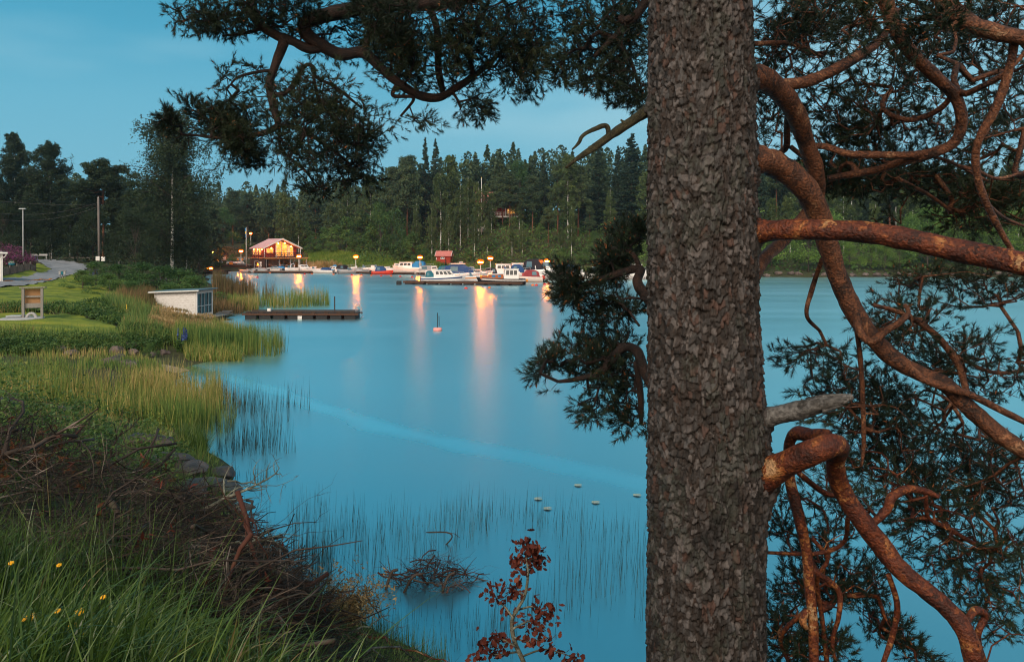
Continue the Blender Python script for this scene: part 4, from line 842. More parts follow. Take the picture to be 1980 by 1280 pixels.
        for i in range(int(34*sparse)):
            f = rng.uniform(low, 0.95)**0.9; w = math.sin(min(1, max(0.12, (1.03-f)/0.7))*math.pi/2)*min(1, 0.55+f*1.6)
            L = h*0.36*spread*w*rng.uniform(0.3, 1.0); a = rng.uniform(0, 2*math.pi); c = np.array([math.cos(a)*L, math.sin(a)*L, f*h])
            base = np.array([0, 0, max(0.05, f*0.55)*h]); base[:2] = p[min(6, int(f*5)), :2]
            tr.tube(spline([base, (base+c)/2+[0,0,0.06*h], c], 3), np.linspace(h*0.004, h*0.001, 7), 4, False)
            k = int(n/(34*sparse)*rng.uniform(0.8, 1.5)); rb = h*rng.uniform(0.08, 0.16)*(0.75+0.25*spread)
            LC.append(c+ball(k, 1)*[rb, rb, rb*0.75])
        LC = np.concatenate(LC); sz = leafsz or 0.26; mt, lm = 'trunk_grey', 'leaf_bush'
        LC[:,2] = np.maximum(LC[:,2], 0.03*h)
    name = {'spruce':'spruce_tree','pine':'pine_tree','birch':'birch_tree','weeping':'birch_tree','leafy':'leafy_tree','bush':'bush'}[kind]
    root = empty(name)
    tk = tr.build('trunk', mt, root, smooth=True)
    if kind in ('birch', 'weeping'): lb.build('limbs', 'trunk_grey', root, smooth=True)
    L4 = leaves(LC, sz, flat, hang, asp); soup('crown', L4, mat or lm, root)
    rng = keep
    return root
PROTO = {}
def proto(kind, h, k, **kw):
    PROTO.setdefault(kind, []).append((make_tree(kind, h, 100+k*7+len(kind)*31, **kw), h)); return PROTO[kind][-1]
USED = set()
def plant(root_h, px, Y, top, label, group=None, wide=1.0, cat='tree', rz=None, dip=0.15):
    """a tree whose top shows at row top; its foot stands on the ground at column px and depth Y"""
    root, h0 = root_h; x = (px-CX)*Y/F; z = Gz(x, Y); h = H-(top-HY)*Y/F-z
    s = max(0.05, h/h0); rz = rng.uniform(0, 6.28) if rz is None else rz; scl = (s*wide, s*wide, s)
    if root.name not in USED:
        USED.add(root.name); root.location = (x, Y, z-dip); root.rotation_euler = (0,0,rz); root.scale = scl; r = root
        tag(r, label, cat, group)
    else: r = dup(root, (x, Y, z-dip), rz, scl, label, group)
    r['category'] = cat
    if group: r['group'] = group
    elif 'group' in r: del r['group']
    return r
SP = [make_tree('spruce', 20, 11), make_tree('spruce', 20, 12, spread=1.15), make_tree('spruce', 20, 13, spread=0.8)]
PI = [make_tree('pine', 18, 21, n=5200), make_tree('pine', 18, 22, n=5200, sparse=0.7), make_tree('pine', 18, 23, n=5200, spread=0.8)]
BI = [make_tree('birch', 16, 31, n=9000), make_tree('birch', 16, 32, n=7500, spread=0.85), make_tree('birch', 16, 33, n=9500, spread=1.15)]
LE = [make_tree('leafy', 12, 41, n=4600), make_tree('leafy', 12, 42, n=4600, spread=0.8)]
BU = [make_tree('bush', 4, 51, n=3400, spread=1.3, leafsz=0.17), make_tree('bush', 4, 52, n=3400, spread=1.1, leafsz=0.17), make_tree('bush', 4, 53, n=3000, spread=1.6, leafsz=0.17)]
BR = [make_tree('leafy', 12, 61, n=4600, mat='leaf_bright')]
BG = [make_tree('bush', 3, 71, n=5200, spread=1.5, leafsz=0.085), make_tree('bush', 3, 72, n=5200, spread=1.3, leafsz=0.085)]
def T_(l, k): return (l[k], {id(SP):20,id(PI):18,id(BI):16,id(LE):12,id(BU):4,id(BR):12,id(BG):3}[id(l)])

# the left bank
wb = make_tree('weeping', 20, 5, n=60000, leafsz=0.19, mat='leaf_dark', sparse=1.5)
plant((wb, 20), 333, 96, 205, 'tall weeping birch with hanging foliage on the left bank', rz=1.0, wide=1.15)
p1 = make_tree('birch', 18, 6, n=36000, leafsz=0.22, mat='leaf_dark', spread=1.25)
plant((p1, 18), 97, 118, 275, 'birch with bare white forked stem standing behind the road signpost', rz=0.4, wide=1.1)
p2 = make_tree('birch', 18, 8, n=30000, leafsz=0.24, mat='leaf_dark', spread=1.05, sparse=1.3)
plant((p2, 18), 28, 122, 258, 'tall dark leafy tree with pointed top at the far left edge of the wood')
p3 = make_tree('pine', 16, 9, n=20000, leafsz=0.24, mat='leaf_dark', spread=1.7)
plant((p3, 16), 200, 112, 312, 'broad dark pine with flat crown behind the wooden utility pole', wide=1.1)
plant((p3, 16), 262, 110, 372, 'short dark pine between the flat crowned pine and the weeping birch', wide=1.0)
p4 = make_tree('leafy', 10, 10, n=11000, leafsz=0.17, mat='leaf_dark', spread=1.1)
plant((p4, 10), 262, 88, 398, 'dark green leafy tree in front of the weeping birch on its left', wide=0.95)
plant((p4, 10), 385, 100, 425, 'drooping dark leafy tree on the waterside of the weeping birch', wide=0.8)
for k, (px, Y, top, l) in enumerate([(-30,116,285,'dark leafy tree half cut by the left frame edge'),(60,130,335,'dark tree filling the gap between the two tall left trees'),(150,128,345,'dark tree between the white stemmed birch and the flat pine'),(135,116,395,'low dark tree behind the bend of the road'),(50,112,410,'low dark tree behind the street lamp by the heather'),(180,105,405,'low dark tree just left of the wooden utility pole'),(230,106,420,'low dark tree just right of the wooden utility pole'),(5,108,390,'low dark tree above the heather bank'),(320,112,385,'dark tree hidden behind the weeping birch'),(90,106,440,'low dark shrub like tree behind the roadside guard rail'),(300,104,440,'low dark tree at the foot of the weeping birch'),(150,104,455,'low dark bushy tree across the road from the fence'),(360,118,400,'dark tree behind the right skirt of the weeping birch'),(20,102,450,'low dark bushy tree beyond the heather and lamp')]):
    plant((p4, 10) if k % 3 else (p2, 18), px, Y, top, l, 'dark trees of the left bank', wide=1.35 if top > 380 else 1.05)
for px, Y, top, l, b in [(160,61,519,'round dark bush beside the mailboxes on the lawn',0),(185,66,504,'spreading bush under the wooden utility pole',1),(232,64,508,'green bush in the row above the meadow, second from the pole',0),(272,63,505,'green bush with pale shoots in the row above the meadow',1),(312,62,511,'light green bush behind the boathouse roof',0),(346,62,518,'yellow green bush at the waterside end of the bush row',1),(372,60,530,'small leafy bush right above the boathouse roof',0),(250,57,540,'bushy shrub among the tall meadow grass',1),(212,58,526,'low bush between the lawn strip and the meadow',0),(330,57,544,'low green shrub right behind the boathouse roof',1)]:
    plant(T_(BG, b), px, Y, top, l, 'bushes along the left bank', cat='bush', wide=1.75)
for px, Y, top, l in [(290,33.5,657,'small round green bush by the shore rocks'),(262,56,568,'yellow green shrub left of the boathouse wall'),(340,37,640,'small bright green bush in front of the golden reeds'),(458,60,580,'small dark bush beside the root of the dock'),(525/1.0-290,38,650,'low bush at the end of the lawn'),(20,44,596,'low dark bush on the lawn edge left of the notice board')]:
    plant(T_(BG, 0), px, Y, top, l, None, cat='bush')

# the far shore: a row per tree (kind, variant, column, depth, top row, width, label)
FAR = [
('P',0,450,215,372,1,'pine above the notice shelter on the far shore'),('P',2,480,225,378,1.1,'pine behind the flagpole with the blue and yellow pennant'),('L',0,432,200,400,1.1,'dark leafy tree behind the blue roofed gazebo'),
('P',0,520,205,392,1.1,'dark pine above the left roof slope of the lit clubhouse'),('B',0,547,196,372,1.0,'pale birch above the ridge of the lit clubhouse'),('B',1,577,198,385,0.9,'birch behind the right gable end of the clubhouse'),('P',2,610,215,385,1.4,'broad dark pine right of the clubhouse'),
('B',2,640,205,395,1,'birch between the clubhouse and the leafy slope'),('B',0,672,205,345,1.1,'birch with trailing crown beneath the overhanging needles'),('B',2,716,196,340,1.25,'full rounded birch at the left end of the tall wood'),
('P',1,762,192,325,0.85,'slim bare stemmed pine left of the twin spruces'),('P',2,788,190,308,1.0,'tall pine with full crown left of the twin spruces'),
('S',2,822,196,262,0.85,'left one of the twin pointed spruces'),('S',0,842,197,266,0.9,'right one of the twin pointed spruces'),('B',0,870,188,300,1.1,'tall grey green birch right of the twin spruces'),('B',2,852,184,335,1,'birch standing in front of the twin spruces'),
('S',1,933,204,315,0.7,'lone dark spruce behind the white house flagpole'),('B',1,905,186,340,0.9,'light birch left of the house flagpole'),('B',1,890,180,355,0.9,'thin white stemmed birch over the red shed'),('P',0,968,200,312,0.95,'pine over the hidden red house'),
('P',2,985,187,335,1.2,'broad crowned pine in front of the red house'),('L',1,1005,196,310,1,'dark rounded tree right of the red house'),('S',2,1052,190,295,1.0,'dark pointed spruce above the black hulled boat'),('P',0,1030,186,345,1.1,'olive pine right of the red house'),
('P',2,1078,186,322,1.0,'olive pine above the lamp over the flybridge boat'),('B',2,1098,182,298,1.0,'tall birch with pale top behind the dead pine branch'),('P',0,1118,184,325,1.1,'pine left of the tall spruce under the dead branch'),
('S',1,1157,188,275,1.15,'tall dense spruce under the tip of the dead branch'),('P',2,1140,178,400,1.1,'lower pine at the foot of the tall dense spruce'),('S',1,1222,186,255,1.5,'massive dark spruce beside the big trunk'),('S',0,1195,190,280,1.0,'narrow spruce between the dense one and the massive one'),('B',1,1180,174,365,0.9,'pale birch in front of the tall spruces'),('B',0,1250,178,330,1.1,'birch half hidden behind the big trunk'),
('B',1,806,178,392,0.75,'slim birch in front of the wood over the first jetty lamps'),('B',1,835,176,400,0.8,'slim birch just left of the red shed'),('B',0,868,175,395,0.65,'white stemmed birch just right of the red shed'),('B',0,917,174,400,0.75,'leaning white birch above the front jetty lamp'),('B',1,942,175,415,0.7,'thin white birch above the second jetty lamp'),('B',2,990,173,420,0.75,'low spreading birch on the slope above the black hulled boat'),('B',1,1010,172,425,0.7,'young birch with leaning white stem above the red canopy boat'),
('S',0,862,167,497,0.9,'little spruce standing in front of the red shed'),('P',1,1060,176,400,0.9,'slender red stemmed pine on the right slope'),('B',1,1105,170,400,0.8,'white birch leaning out right of the flybridge boat'),('L',0,1150,168,445,1.1,'leafy shoreside tree left of the big trunk'),('L',1,1210,162,440,1.2,'leafy shoreside tree close to the big trunk'),('B',2,1085,174,440,1,'low birch behind the lamp at the flybridge boat'),
('L',0,760,186,400,1.1,'leafy tree under the slim bare pine'),('L',1,735,190,390,1.1,'leafy tree under the rounded birch'),('L',0,945,186,425,0.8,'dark leafy tree below the white playhouse'),('L',1,1045,182,430,1.2,'dark leafy tree on the steep right slope'),('L',0,1020,178,455,1.0,'low leafy tree above the canopied boats'),('L',0,700,196,405,1.1,'leafy tree at the left foot of the tall wood'),
('L',1,880,190,415,0.9,'dark leafy tree on the slope behind the red shed'),('S',2,1000,200,330,0.9,'dark spruce top behind the red house'),('P',0,905,200,345,1.0,'pine behind the birches over the red shed'),('B',1,925,184,350,1.0,'birch screening the left end of the red house'),('B',2,950,186,372,0.9,'low birch in front of the red house veranda'),('P',1,972,189,345,1.3,'pine screening the roof of the red house'),('B',2,938,188,356,0.9,'birch beside the white flagpole on the hill'),('P',2,957,190,352,1.1,'pine before the roof of the red house'),('B',0,1004,187,372,0.9,'birch beyond the right end of the red house'),('L',0,992,188,385,0.8,'leafy tree at the right end of the red house veranda'),('S',0,1128,196,330,1.0,'dark spruce filling the gap under the dead branch'),
]
KIND = {'P':PI,'S':SP,'B':BI,'L':LE}
for k, v, px, Y, top, wide, l in FAR: plant(T_(KIND[k], v), px, Y, top, l, 'trees of the far shore', wide=wide*(0.9 if k == 'S' else 1.0))
# the shore beyond the big trunk, seen through the needles
for i in range(38):
    px = 1297+i*21+rng.uniform(-8,8); Y = rng.uniform(150,185); k = ['P','B','B','S','B'][i % 5]
    plant(T_(KIND[k], i % 3), px, Y, rng.uniform(290,400), 'tree of the far wood glimpsed between the needles of the big pine', 'trees behind the big pine', wide=1.1)
for i in range(26):
    px = 1290+i*30+rng.uniform(-8,8); plant(T_(BR, 0), px, rng.uniform(134,148), rng.uniform(385,470), 'bright green leafy tree by the water glimpsed below the big pine limbs', 'bright trees behind the big pine', wide=1.1)
# bushes of the far slope
for px, Y, top, l, v in [(600,197,455,'leafy bush right of the clubhouse deck',0),(625,203,440,'dark green bush on the slope over the first bow rider boats',1),(655,201,432,'tall green bush on the slope above the second jetty lamp',2),(690,197,440,'round bush on the slope behind the second jetty lamp',0),(720,193,432,'bluish green bush above the red motorboat',1),(745,195,440,'wide bush above the long cabin cruiser',2),(775,178,445,'round bush left of the third jetty lamp',0),(800,176,450,'light green bush behind the third jetty lamp',1),(640,195,470,'low bush on the grassy bank right of the clubhouse',2),(700,191,470,'low bush at the edge of the grassy bank',0),(760,189,470,'dark low bush at the edge of the grassy bank',1),(820,174,478,'low bush left of the red shed',2),(1130,164,480,'shore bush right of the flybridge boat',0),(1090,166,478,'shore bush behind the flybridge boat',1),(1040,168,480,'shore bush behind the orange decked boat',2),(590,205,430,'dark bush behind the clubhouse gable',1),(560,200,440,'dark bush behind the clubhouse roof',2),(670,200,420,'dark green bush high on the leafy slope',1),(725,198,415,'green bush high on the leafy slope under the birch',0),(905,172,480,'low bush behind the front jetty lamp',1),(960,170,484,'low bush behind the black hulled boat',0),(1190,158,478,'shore bush left of the big trunk',2),(450,176,490,'low bush at the gravel path by the quay',0),(500,184,486,'bush behind the left end of the clubhouse',1),(395,190,470,'dark bush by the gazebo lamps',2),(480,200,462,'dark bush behind the flagpole foot',0)]:
    plant(T_(BU, v), px, Y, top, l, 'bushes of the far slope', cat='bush', wide=1.1)
# the distant wood as one mass
def wood(label, rows, name='distant_wood'):
    Vs, L4 = [], []
    for x0, x1, Y0, Y1, n, hh in rows:
        for _ in range(n):
            px = rng.uniform(x0, x1); Y = rng.uniform(Y0, Y1); x = (px-CX)*Y/F; z = Gz(x, Y); h = hh*rng.uniform(0.65, 1.25); k = 620
            t = rng.random(k); con = rng.random() < 0.55; w = (1-t)**0.75*h*0.2 if con else np.sin(t*math.pi)**0.6*h*0.2+0.2
            a = rng.uniform(0, 6.28, k); rr = rng.random(k)**0.5*w
            L4.append(leaves(np.stack([x+np.cos(a)*rr, Y+np.sin(a)*rr, z+h*0.05+t*h*0.95], -1), 0.8))
    tag(soup(name, np.concatenate(L4), 'leaf_pine'), label, 'wood', kind='stuff')
wood('far off wood closing the horizon above the clubhouse', [(330,760,255,340,150,17),(360,700,220,260,50,14)])
wood('dense dark wood behind the trees of the far shore', [(-200,420,135,210,120,14),(730,1480,200,250,170,16),(1440,2150,180,250,150,13)])
# grassy bank and ground cover on the far shore
M('bank_blade', [(0,(0.07,0.13,0.02)),(0.5,(0.14,0.24,0.03)),(1,(0.30,0.33,0.06))], src='island', scale=0.15, rough=0.6, transl=0.3)
def cover(label, poly, n, size, mat, z=0.5, name='undergrowth', px=True):
    xy = scatter(poly, n); z0 = G(xy[:,0], xy[:,1]); ok = z0 > 0.02; C = np.column_stack([xy, z0+rng.random(n)**2*z])[ok]
    tag(soup(name, leaves(C, size, 0.7), mat), label, 'undergrowth', kind='stuff')
cover('dark leafy undergrowth under the trees of the far slope', [(690,176),(1250,160),(1300,200),(1000,205),(690,215)], 15000, 0.55, 'leaf_bush', 2.2)
cover('dark undergrowth at the foot of the left wood', [(-200,100),(120,104),(200,100),(390,92),(400,150),(0,150),(-250,140)], 9000, 0.4, 'leaf_dark', 1.6)
cover('undergrowth along the shore beyond the big trunk', [(1440,133),(2300,133),(2300,200),(1440,190)], 12000, 0.55, 'leaf_bush', 1.2)
cover('dry ochre grass on the slope above the quay', [(385,180),(430,178),(500,186),(500,200),(390,205)], 6000, 0.35, 'reed_brown', 0.35)
field('bank_grass', 'bright green grass bank right of the clubhouse', 'grass', [(sc([(580,174),(700,170),(840,167),(860,171),(760,182),(690,193),(590,202)], 26000), 0.9, 0.20, dict(lean=0.3))], 'bank_blade')
field('bank_grass', 'pale dry reeds at the water edge under the clubhouse', 'grass', [(sc([(540,174),(665,171),(660,173.5),(540,176.5)], 1800), 1.6, 0.10, dict(lean=0.1))], 'reed_golden')
field('bank_grass', 'green grass fringe along the far marina shore', 'grass', [(sc([(650,169),(860,165),(1240,152),(1250,156),(860,170),(650,172.5)], 8000), 0.9, 0.14, dict(lean=0.25))], 'meadow_grass')
# ------------------------------------------------------------------ materials of built things
def plain(n, c, **k): M(n, [(0,tuple(x*0.82 for x in c)),(1,tuple(min(1,x*1.12) for x in c))], **k)
plain('white_paint', (0.74,0.73,0.71), scale=1.5, rough=0.45)
plain('gel_white', (0.80,0.79,0.78), scale=0.6, rough=0.22, spec=0.5)
plain('gel_pink', (0.72,0.62,0.57), scale=0.6, rough=0.25, spec=0.5)
plain('gel_grey', (0.42,0.45,0.47), scale=0.6, rough=0.3)
plain('gel_black', (0.012,0.013,0.018), scale=0.6, rough=0.2, spec=0.5)
plain('gel_red', (0.62,0.045,0.02), scale=0.6, rough=0.28, spec=0.5)
plain('gel_orange', (0.75,0.27,0.05), scale=0.6, rough=0.35)
plain('varnish', (0.42,0.11,0.03), scale=6, rough=0.3, stretch=(6,1,1))
plain('canvas_blue', (0.018,0.075,0.22), scale=2, rough=0.8)
plain('canvas_sky', (0.02,0.24,0.55), scale=2, rough=0.8)
plain('canvas_teal', (0.02,0.16,0.22), scale=2, rough=0.8)
plain('canvas_dark', (0.018,0.02,0.03), scale=2, rough=0.8)
plain('canvas_maroon', (0.30,0.05,0.06), scale=2, rough=0.8)
plain('canvas_grey', (0.38,0.38,0.39), scale=2, rough=0.8)
plain('glass_dark', (0.018,0.028,0.035), scale=1, rough=0.06, spec=0.8)
plain('glass_blue', (0.10,0.20,0.26), scale=1, rough=0.06, spec=0.8)
plain('steel', (0.45,0.46,0.47), scale=3, rough=0.35, metal=0.7)
plain('black_plastic', (0.02,0.02,0.022), scale=3, rough=0.4)
plain('dock_wood', (0.055,0.036,0.028), scale=3, rough=0.85, stretch=(1,8,1), bump=0.3)
plain('dock_grey', (0.26,0.24,0.23), scale=3, rough=0.85, stretch=(8,1,1), bump=0.3)
plain('float_dark', (0.018,0.019,0.022), scale=2, rough=0.7)
plain('concrete', (0.38,0.38,0.38), scale=3, rough=0.9, bump=0.3)
plain('rust_wood', (0.10,0.05,0.032), scale=3, rough=0.85, stretch=(8,1,1), bump=0.3)
plain('buoy_red', (0.72,0.055,0.03), scale=4, rough=0.4)
plain('buoy_orange', (0.80,0.19,0.05), scale=4, rough=0.4)
plain('buoy_pink', (0.82,0.36,0.33), scale=4, rough=0.5)
plain('buoy_white', (0.65,0.6,0.66), scale=4, rough=0.4)
plain('red_paint', (0.30,0.035,0.022), scale=3, rough=0.8, stretch=(10,10,0.6))
plain('roof_red', (0.50,0.17,0.15), scale=3, rough=0.7)
plain('roof_pink', (0.70,0.40,0.40), scale=2, rough=0.6)
plain('roof_blue', (0.10,0.17,0.22), scale=2, rough=0.6)
plain('roof_dark', (0.03,0.028,0.032), scale=2, rough=0.8)
plain('shed_brown', (0.045,0.026,0.022), scale=3, rough=0.85, stretch=(10,10,0.6))
plain('grey_wood', (0.25,0.235,0.22), scale=4, rough=0.9, stretch=(6,6,0.8), bump=0.4)
plain('warm_wood', (0.34,0.19,0.09), scale=3, rough=0.8, stretch=(1,1,6))
plain('pole_grey', (0.30,0.31,0.31), scale=2, rough=0.7)
plain('pole_wood', (0.17,0.15,0.14), scale=2, rough=0.9, stretch=(8,8,0.5), bump=0.3)
plain('pole_white', (0.70,0.69,0.66), scale=2, rough=0.5)
plain('flag_blue', (0.02,0.20,0.45), scale=2, rough=0.8)
plain('flag_yellow', (0.80,0.55,0.05), scale=2, rough=0.8)
plain('paper', (0.75,0.74,0.72), scale=2, rough=0.7)
plain('roof_felt', (0.10,0.17,0.20), scale=3, rough=0.5, stretch=(1,0.3,1))
M('peeling_white', [(0,(0.20,0.17,0.15)),(0.25,(0.48,0.45,0.42)),(0.42,(0.66,0.64,0.62)),(1,(0.74,0.72,0.71))], scale=5, rough=0.7, stretch=(1,1,7), bump=0.2, detail=7)
M('rock', [(0,(0.035,0.03,0.03)),(0.35,(0.085,0.066,0.06)),(0.65,(0.14,0.105,0.095)),(1,(0.22,0.19,0.18))], scale=2.5, rough=0.9, bump=0.8, bscale=14, detail=8, objrand=0.5)
M('rock_dark', [(0,(0.02,0.018,0.018)),(0.4,(0.05,0.042,0.04)),(0.7,(0.095,0.068,0.055)),(1,(0.19,0.14,0.115))], scale=2.5, rough=0.55, bump=0.8, bscale=14, detail=8)
M('fence_wood', [(0,(0.05,0.045,0.04)),(1,(0.17,0.15,0.135))], scale=4, rough=0.9, stretch=(5,5,0.5))
M('bark_stick', [(0,(0.014,0.010,0.008)),(0.5,(0.042,0.029,0.023)),(0.8,(0.085,0.062,0.050)),(1,(0.20,0.17,0.15))], src='island', scale=3, rough=0.8)
M('stick_red', [(0,(0.03,0.010,0.007)),(0.6,(0.075,0.024,0.015)),(1,(0.12,0.055,0.035))], src='island', scale=2, rough=0.8)
M('lichen', [(0,(0.05,0.045,0.035)),(0.5,(0.14,0.135,0.10)),(1,(0.34,0.36,0.30))], scale=14, rough=0.9, bump=0.8, bscale=60)
M('dead_leaf', [(0,(0.05,0.010,0.007)),(0.6,(0.12,0.026,0.015)),(1,(0.22,0.065,0.035))], src='island', scale=5, rough=0.8, transl=0.2)
M('dry_gold', [(0,(0.14,0.085,0.035)),(0.6,(0.34,0.22,0.09)),(1,(0.52,0.38,0.19))], src='island', scale=5, rough=0.8, transl=0.2)
M('heather', [(0,(0.05,0.06,0.02)),(0.4,(0.11,0.035,0.07)),(0.75,(0.22,0.05,0.15)),(1,(0.38,0.12,0.28))], src='island', scale=0.6, rough=0.7, transl=0.2)
M('lupin_blue', [(0,(0.03,0.05,0.22)),(1,(0.10,0.16,0.48))], src='island', rough=0.7)
M('lupin_violet', [(0,(0.12,0.06,0.25)),(1,(0.26,0.15,0.42))], src='island', rough=0.7)
plain('petal', (0.85,0.42,0.01), scale=8, rough=0.5)
plain('lily', (0.36,0.42,0.34), scale=8, rough=0.3)
SODIUM = (1.0, 0.36, 0.045)
emitter('lamp_core', (1.0, 0.165, 0.006), 1300.0)
emitter('lamp_halo', (1.0, 0.17, 0.004), 1.25)  # orange halo round a lit lamp, put into glowing solid parts
emitter('lamp_warm', (1.0, 0.40, 0.08), 55.0)
def lit(name, stops, st, scale=1.5): M(name, stops, scale=scale, emit=st, rough=0.9)
lit('lit_room', [(0.1,(0.65,0.13,0.01)),(0.45,(1.0,0.40,0.06)),(0.75,(1.0,0.55,0.16)),(1,(1.0,0.74,0.34))], 1.05, 1.3)
lit('lit_room_red', [(0,(0.9,0.12,0.01)),(1,(1.0,0.42,0.10))], 1.0, 1.2)

# ------------------------------------------------------------------ lamps, docks, buoys
def lamp_post(px, py, Y, label, bulb=0.34, box=True, foot=None):
    x = (px-CX)*Y/F; zt = H-(py-HY)*Y/F; z0 = 0.25 if foot is None else foot
    t = empty('street_lamp', (x, Y, z0), label=label, cat='lamp', group='lit marina lamps'); h = zt-z0
    MB().tube([(0,0,0),(0,0,h-bulb*0.6)], [0.075,0.05], 8).build('pole', 'pole_white', t, True)
    MB().lathe([(0.05,-0.45*bulb),(0.8*bulb,-0.28*bulb),(1.05*bulb,0.0*bulb),(0.95*bulb,0.25*bulb),(0.4*bulb,0.3*bulb)], (0,0,h), 14).build('globe', 'lamp_core', t, True)
    MB().lathe([(0.9*bulb,0.27*bulb),(1.6*bulb,0.18*bulb),(1.5*bulb,0.65*bulb),(0.9*bulb,1.1*bulb),(0.06,1.25*bulb)], (0,0,h), 14).build('cap', 'lamp_halo', t, True)  # added amber cap, its glow imitates the upper half of the halo
    MB().lathe([(0.05,-1.15*bulb),(0.7*bulb,-0.98*bulb),(1.3*bulb,-0.55*bulb),(1.5*bulb,-0.2*bulb),(0.85*bulb,-0.30*bulb),(0.1*bulb,-.47*bulb)], (0,0,h), 14).build('collar', 'lamp_halo', t, True)  # added glowing collar for the halo below the globe
    if box: MB().box((0.1,-0.06,h*0.36), (0.34,0.22,0.42)).build('meter_box', 'white_paint', t, bevel=0.02)
    return t
D1, D2 = 144.0, 106.0       # depths of the back and the front jetty
for a in [(688,497,D1,'lamp on the back jetty beside the red motorboat, next to the grassy bank'),(812,498,139,'lamp on the back jetty between the long cruiser and the grey tarpaulin boat'),(929,507,112,'lamp on the front jetty at the bow of the black hulled boat'),(948,500,128,'lamp between the front and back jetties behind the black hulled boat'),(1058,505,126,'lamp over the white flybridge boat'),
          (578,496,150,'lamp in front of the right corner of the clubhouse deck'),(466,486,166,'lamp on the quay left of the flagpole')]: lamp_post(*a, foot=None if a[0] != 466 else 1.1)
lamp_post(411,488,165,'brightest lamp just left of the notice shelter', 0.42, False, foot=1.1)
lamp_post(408,519,150,'low lamp on the small left pontoon', 0.30, False, foot=0.5)
lamp_post(485,452,200,'high lamp in the wood left above the clubhouse', 0.30, False, foot=4.2)
lamp_post(383,474,190,'lamp hanging among the birch twigs left of the gazebo', 0.30, False, foot=2.2)

def pontoon(name, x0, y0, x1, y1, wd, label, cat='jetty', ztop=0.45, mat='dock_grey', floats=4, group=None, planks=True, gap=0.28):
    L = math.hypot(x1-x0, y1-y0); rz = math.atan2(y1-y0, x1-x0)
    t = empty(name, ((x0+x1)/2, (y0+y1)/2, 0), rz, label, cat, group)
    d = MB(); n = max(2, int(L/0.9))
    for i in range(n): d.box((-L/2+(i+0.5)*L/n, rng.normal(0,.01), ztop-0.03), (L/n-0.02, wd, 0.06))
    d.build('deck', mat, t)
    b = MB()
    for s in (-1, 1): b.box((0, s*(wd/2-0.08), ztop-0.16), (L, 0.10, 0.20))
    b.build('side_beam', 'rust_wood', t)
    for i in range(floats): MB().box((-L/2+(i+0.5)*L/floats, 0, (ztop-0.26)/2-0.1), (L/floats*(1-gap), wd*0.9, ztop-0.06)).build('float', 'float_dark', t, bevel=0.03)
    return t
def PX(px, Y): return (px-CX)*Y/F
pontoon('jetty', PX(484,150), 150, PX(700,147), 147, 2.0, 'long back jetty in front of the clubhouse and grassy bank', floats=9)
pontoon('jetty', PX(702,146), 146, PX(855,139), 139, 2.0, 'back jetty carrying the long cabin cruiser and third lamp', floats=7)
pontoon('jetty', PX(826,104), 104, PX(1012,102), 102, 1.6, 'dark front jetty before the white cruiser and black hulled boat', floats=8, mat='dock_wood')
pontoon('jetty', PX(783,105), 105, PX(824,104), 104, 1.2, 'dark outer end of the front jetty', floats=2, mat='dock_wood')
MB().box((PX(771.5,103), 103, 0.22), (0.62,0.6,0.62)).build('mooring_float', 'float_dark', bevel=0.04)
tag(bpy.data.objects['mooring_float'], 'lone square black float left of the front jetty', 'float')
pontoon('jetty', PX(960,134), 134, PX(1250,120), 120, 1.8, 'jetty behind the flybridge boat running towards the big trunk', floats=10)
pontoon('jetty', PX(352,146), 146, PX(440,143), 143, 2.0, 'small dark pontoon under the low lamp by the quay', floats=3, mat='dock_wood', ztop=0.75)
# timber quay
t = empty('timber_quay', (PX(430,165), 165, 0), 0.02, 'dark timber quay wall in front of the gravel yard', 'quay')
for k in range(4): MB().box((0, -0.05*k, 0.15+0.32*k), (11.5-0.5*(k == 3), 0.4, 0.29)).build('beam', 'dock_wood', t, bevel=0.03)
MB().box((0.3, 1.4, 1.24), (11.0, 2.6, 0.1)).build('deck', 'dock_grey', t)
# near dock
t = empty('swimming_dock', (PX(586,54.5), 54.5, 0), -0.012, 'weathered wooden dock with ladder and mooring post', 'dock'); L = 8.0
d = MB()
for i in range(40): d.box((-L/2+(i+0.5)*L/40, rng.normal(0,.008), 0.40+rng.normal(0,.004)), (L/40-0.025, 1.5, 0.05))
d.build('deck', 'dock_wood', t)
for s in (-1, 1): MB().box((0, s*0.72, 0.33), (L+0.1, 0.12, 0.10)).build('side_beam', 'rust_wood', t, bevel=0.01)
r = MB(); r.box((0, -0.68, 0.53), (L-0.3, 0.09, 0.05))
for i in range(9): r.box((-L/2+0.4+i*0.9, -0.68, 0.47), (0.3, 0.09, 0.075))
r.build('kerb_rail', 'dock_wood', t); r2 = MB(); r2.box((0, 0.68, 0.50), (L-0.3, 0.09, 0.09)); r2.build('kerb_rail', 'dock_wood', t)
for i in range(8): MB().box((-L/2+0.55+i*(L-1.1)/7, 0, 0.06), (0.80, 1.46, 0.42)).build('float', 'float_dark', t, bevel=0.03)
MB().box((0.0, -0.80, 0.12), (0.30, 0.05, 0.22)).build('fender', 'paper', t, bevel=0.01)
MB().box((-2.5, 0.35, 0.55), (0.26, 0.2, 0.24)).build('fender', 'white_paint', t, bevel=0.03)
MB().tube([(2.25,-0.1,0.2),(2.25,-0.1,1.55)], 0.04, 8).build('mooring_post', 'dock_wood', t)
for s in (-0.2, 0.2):
    MB().tube(spline([(3.75,s,0.42),(3.75,s,0.85),(3.83,s,0.98),(3.98,s,0.9),(4.10,s,0.62),(4.12,s,0.05)], 5), 0.022, 7).build('ladder_rail', 'steel', t, True)
for z in (0.1, 0.3, 0.48): MB().tube([(4.12,-0.2,z),(4.12,0.2,z)], 0.018, 6).build('ladder_rung', 'steel', t, True)
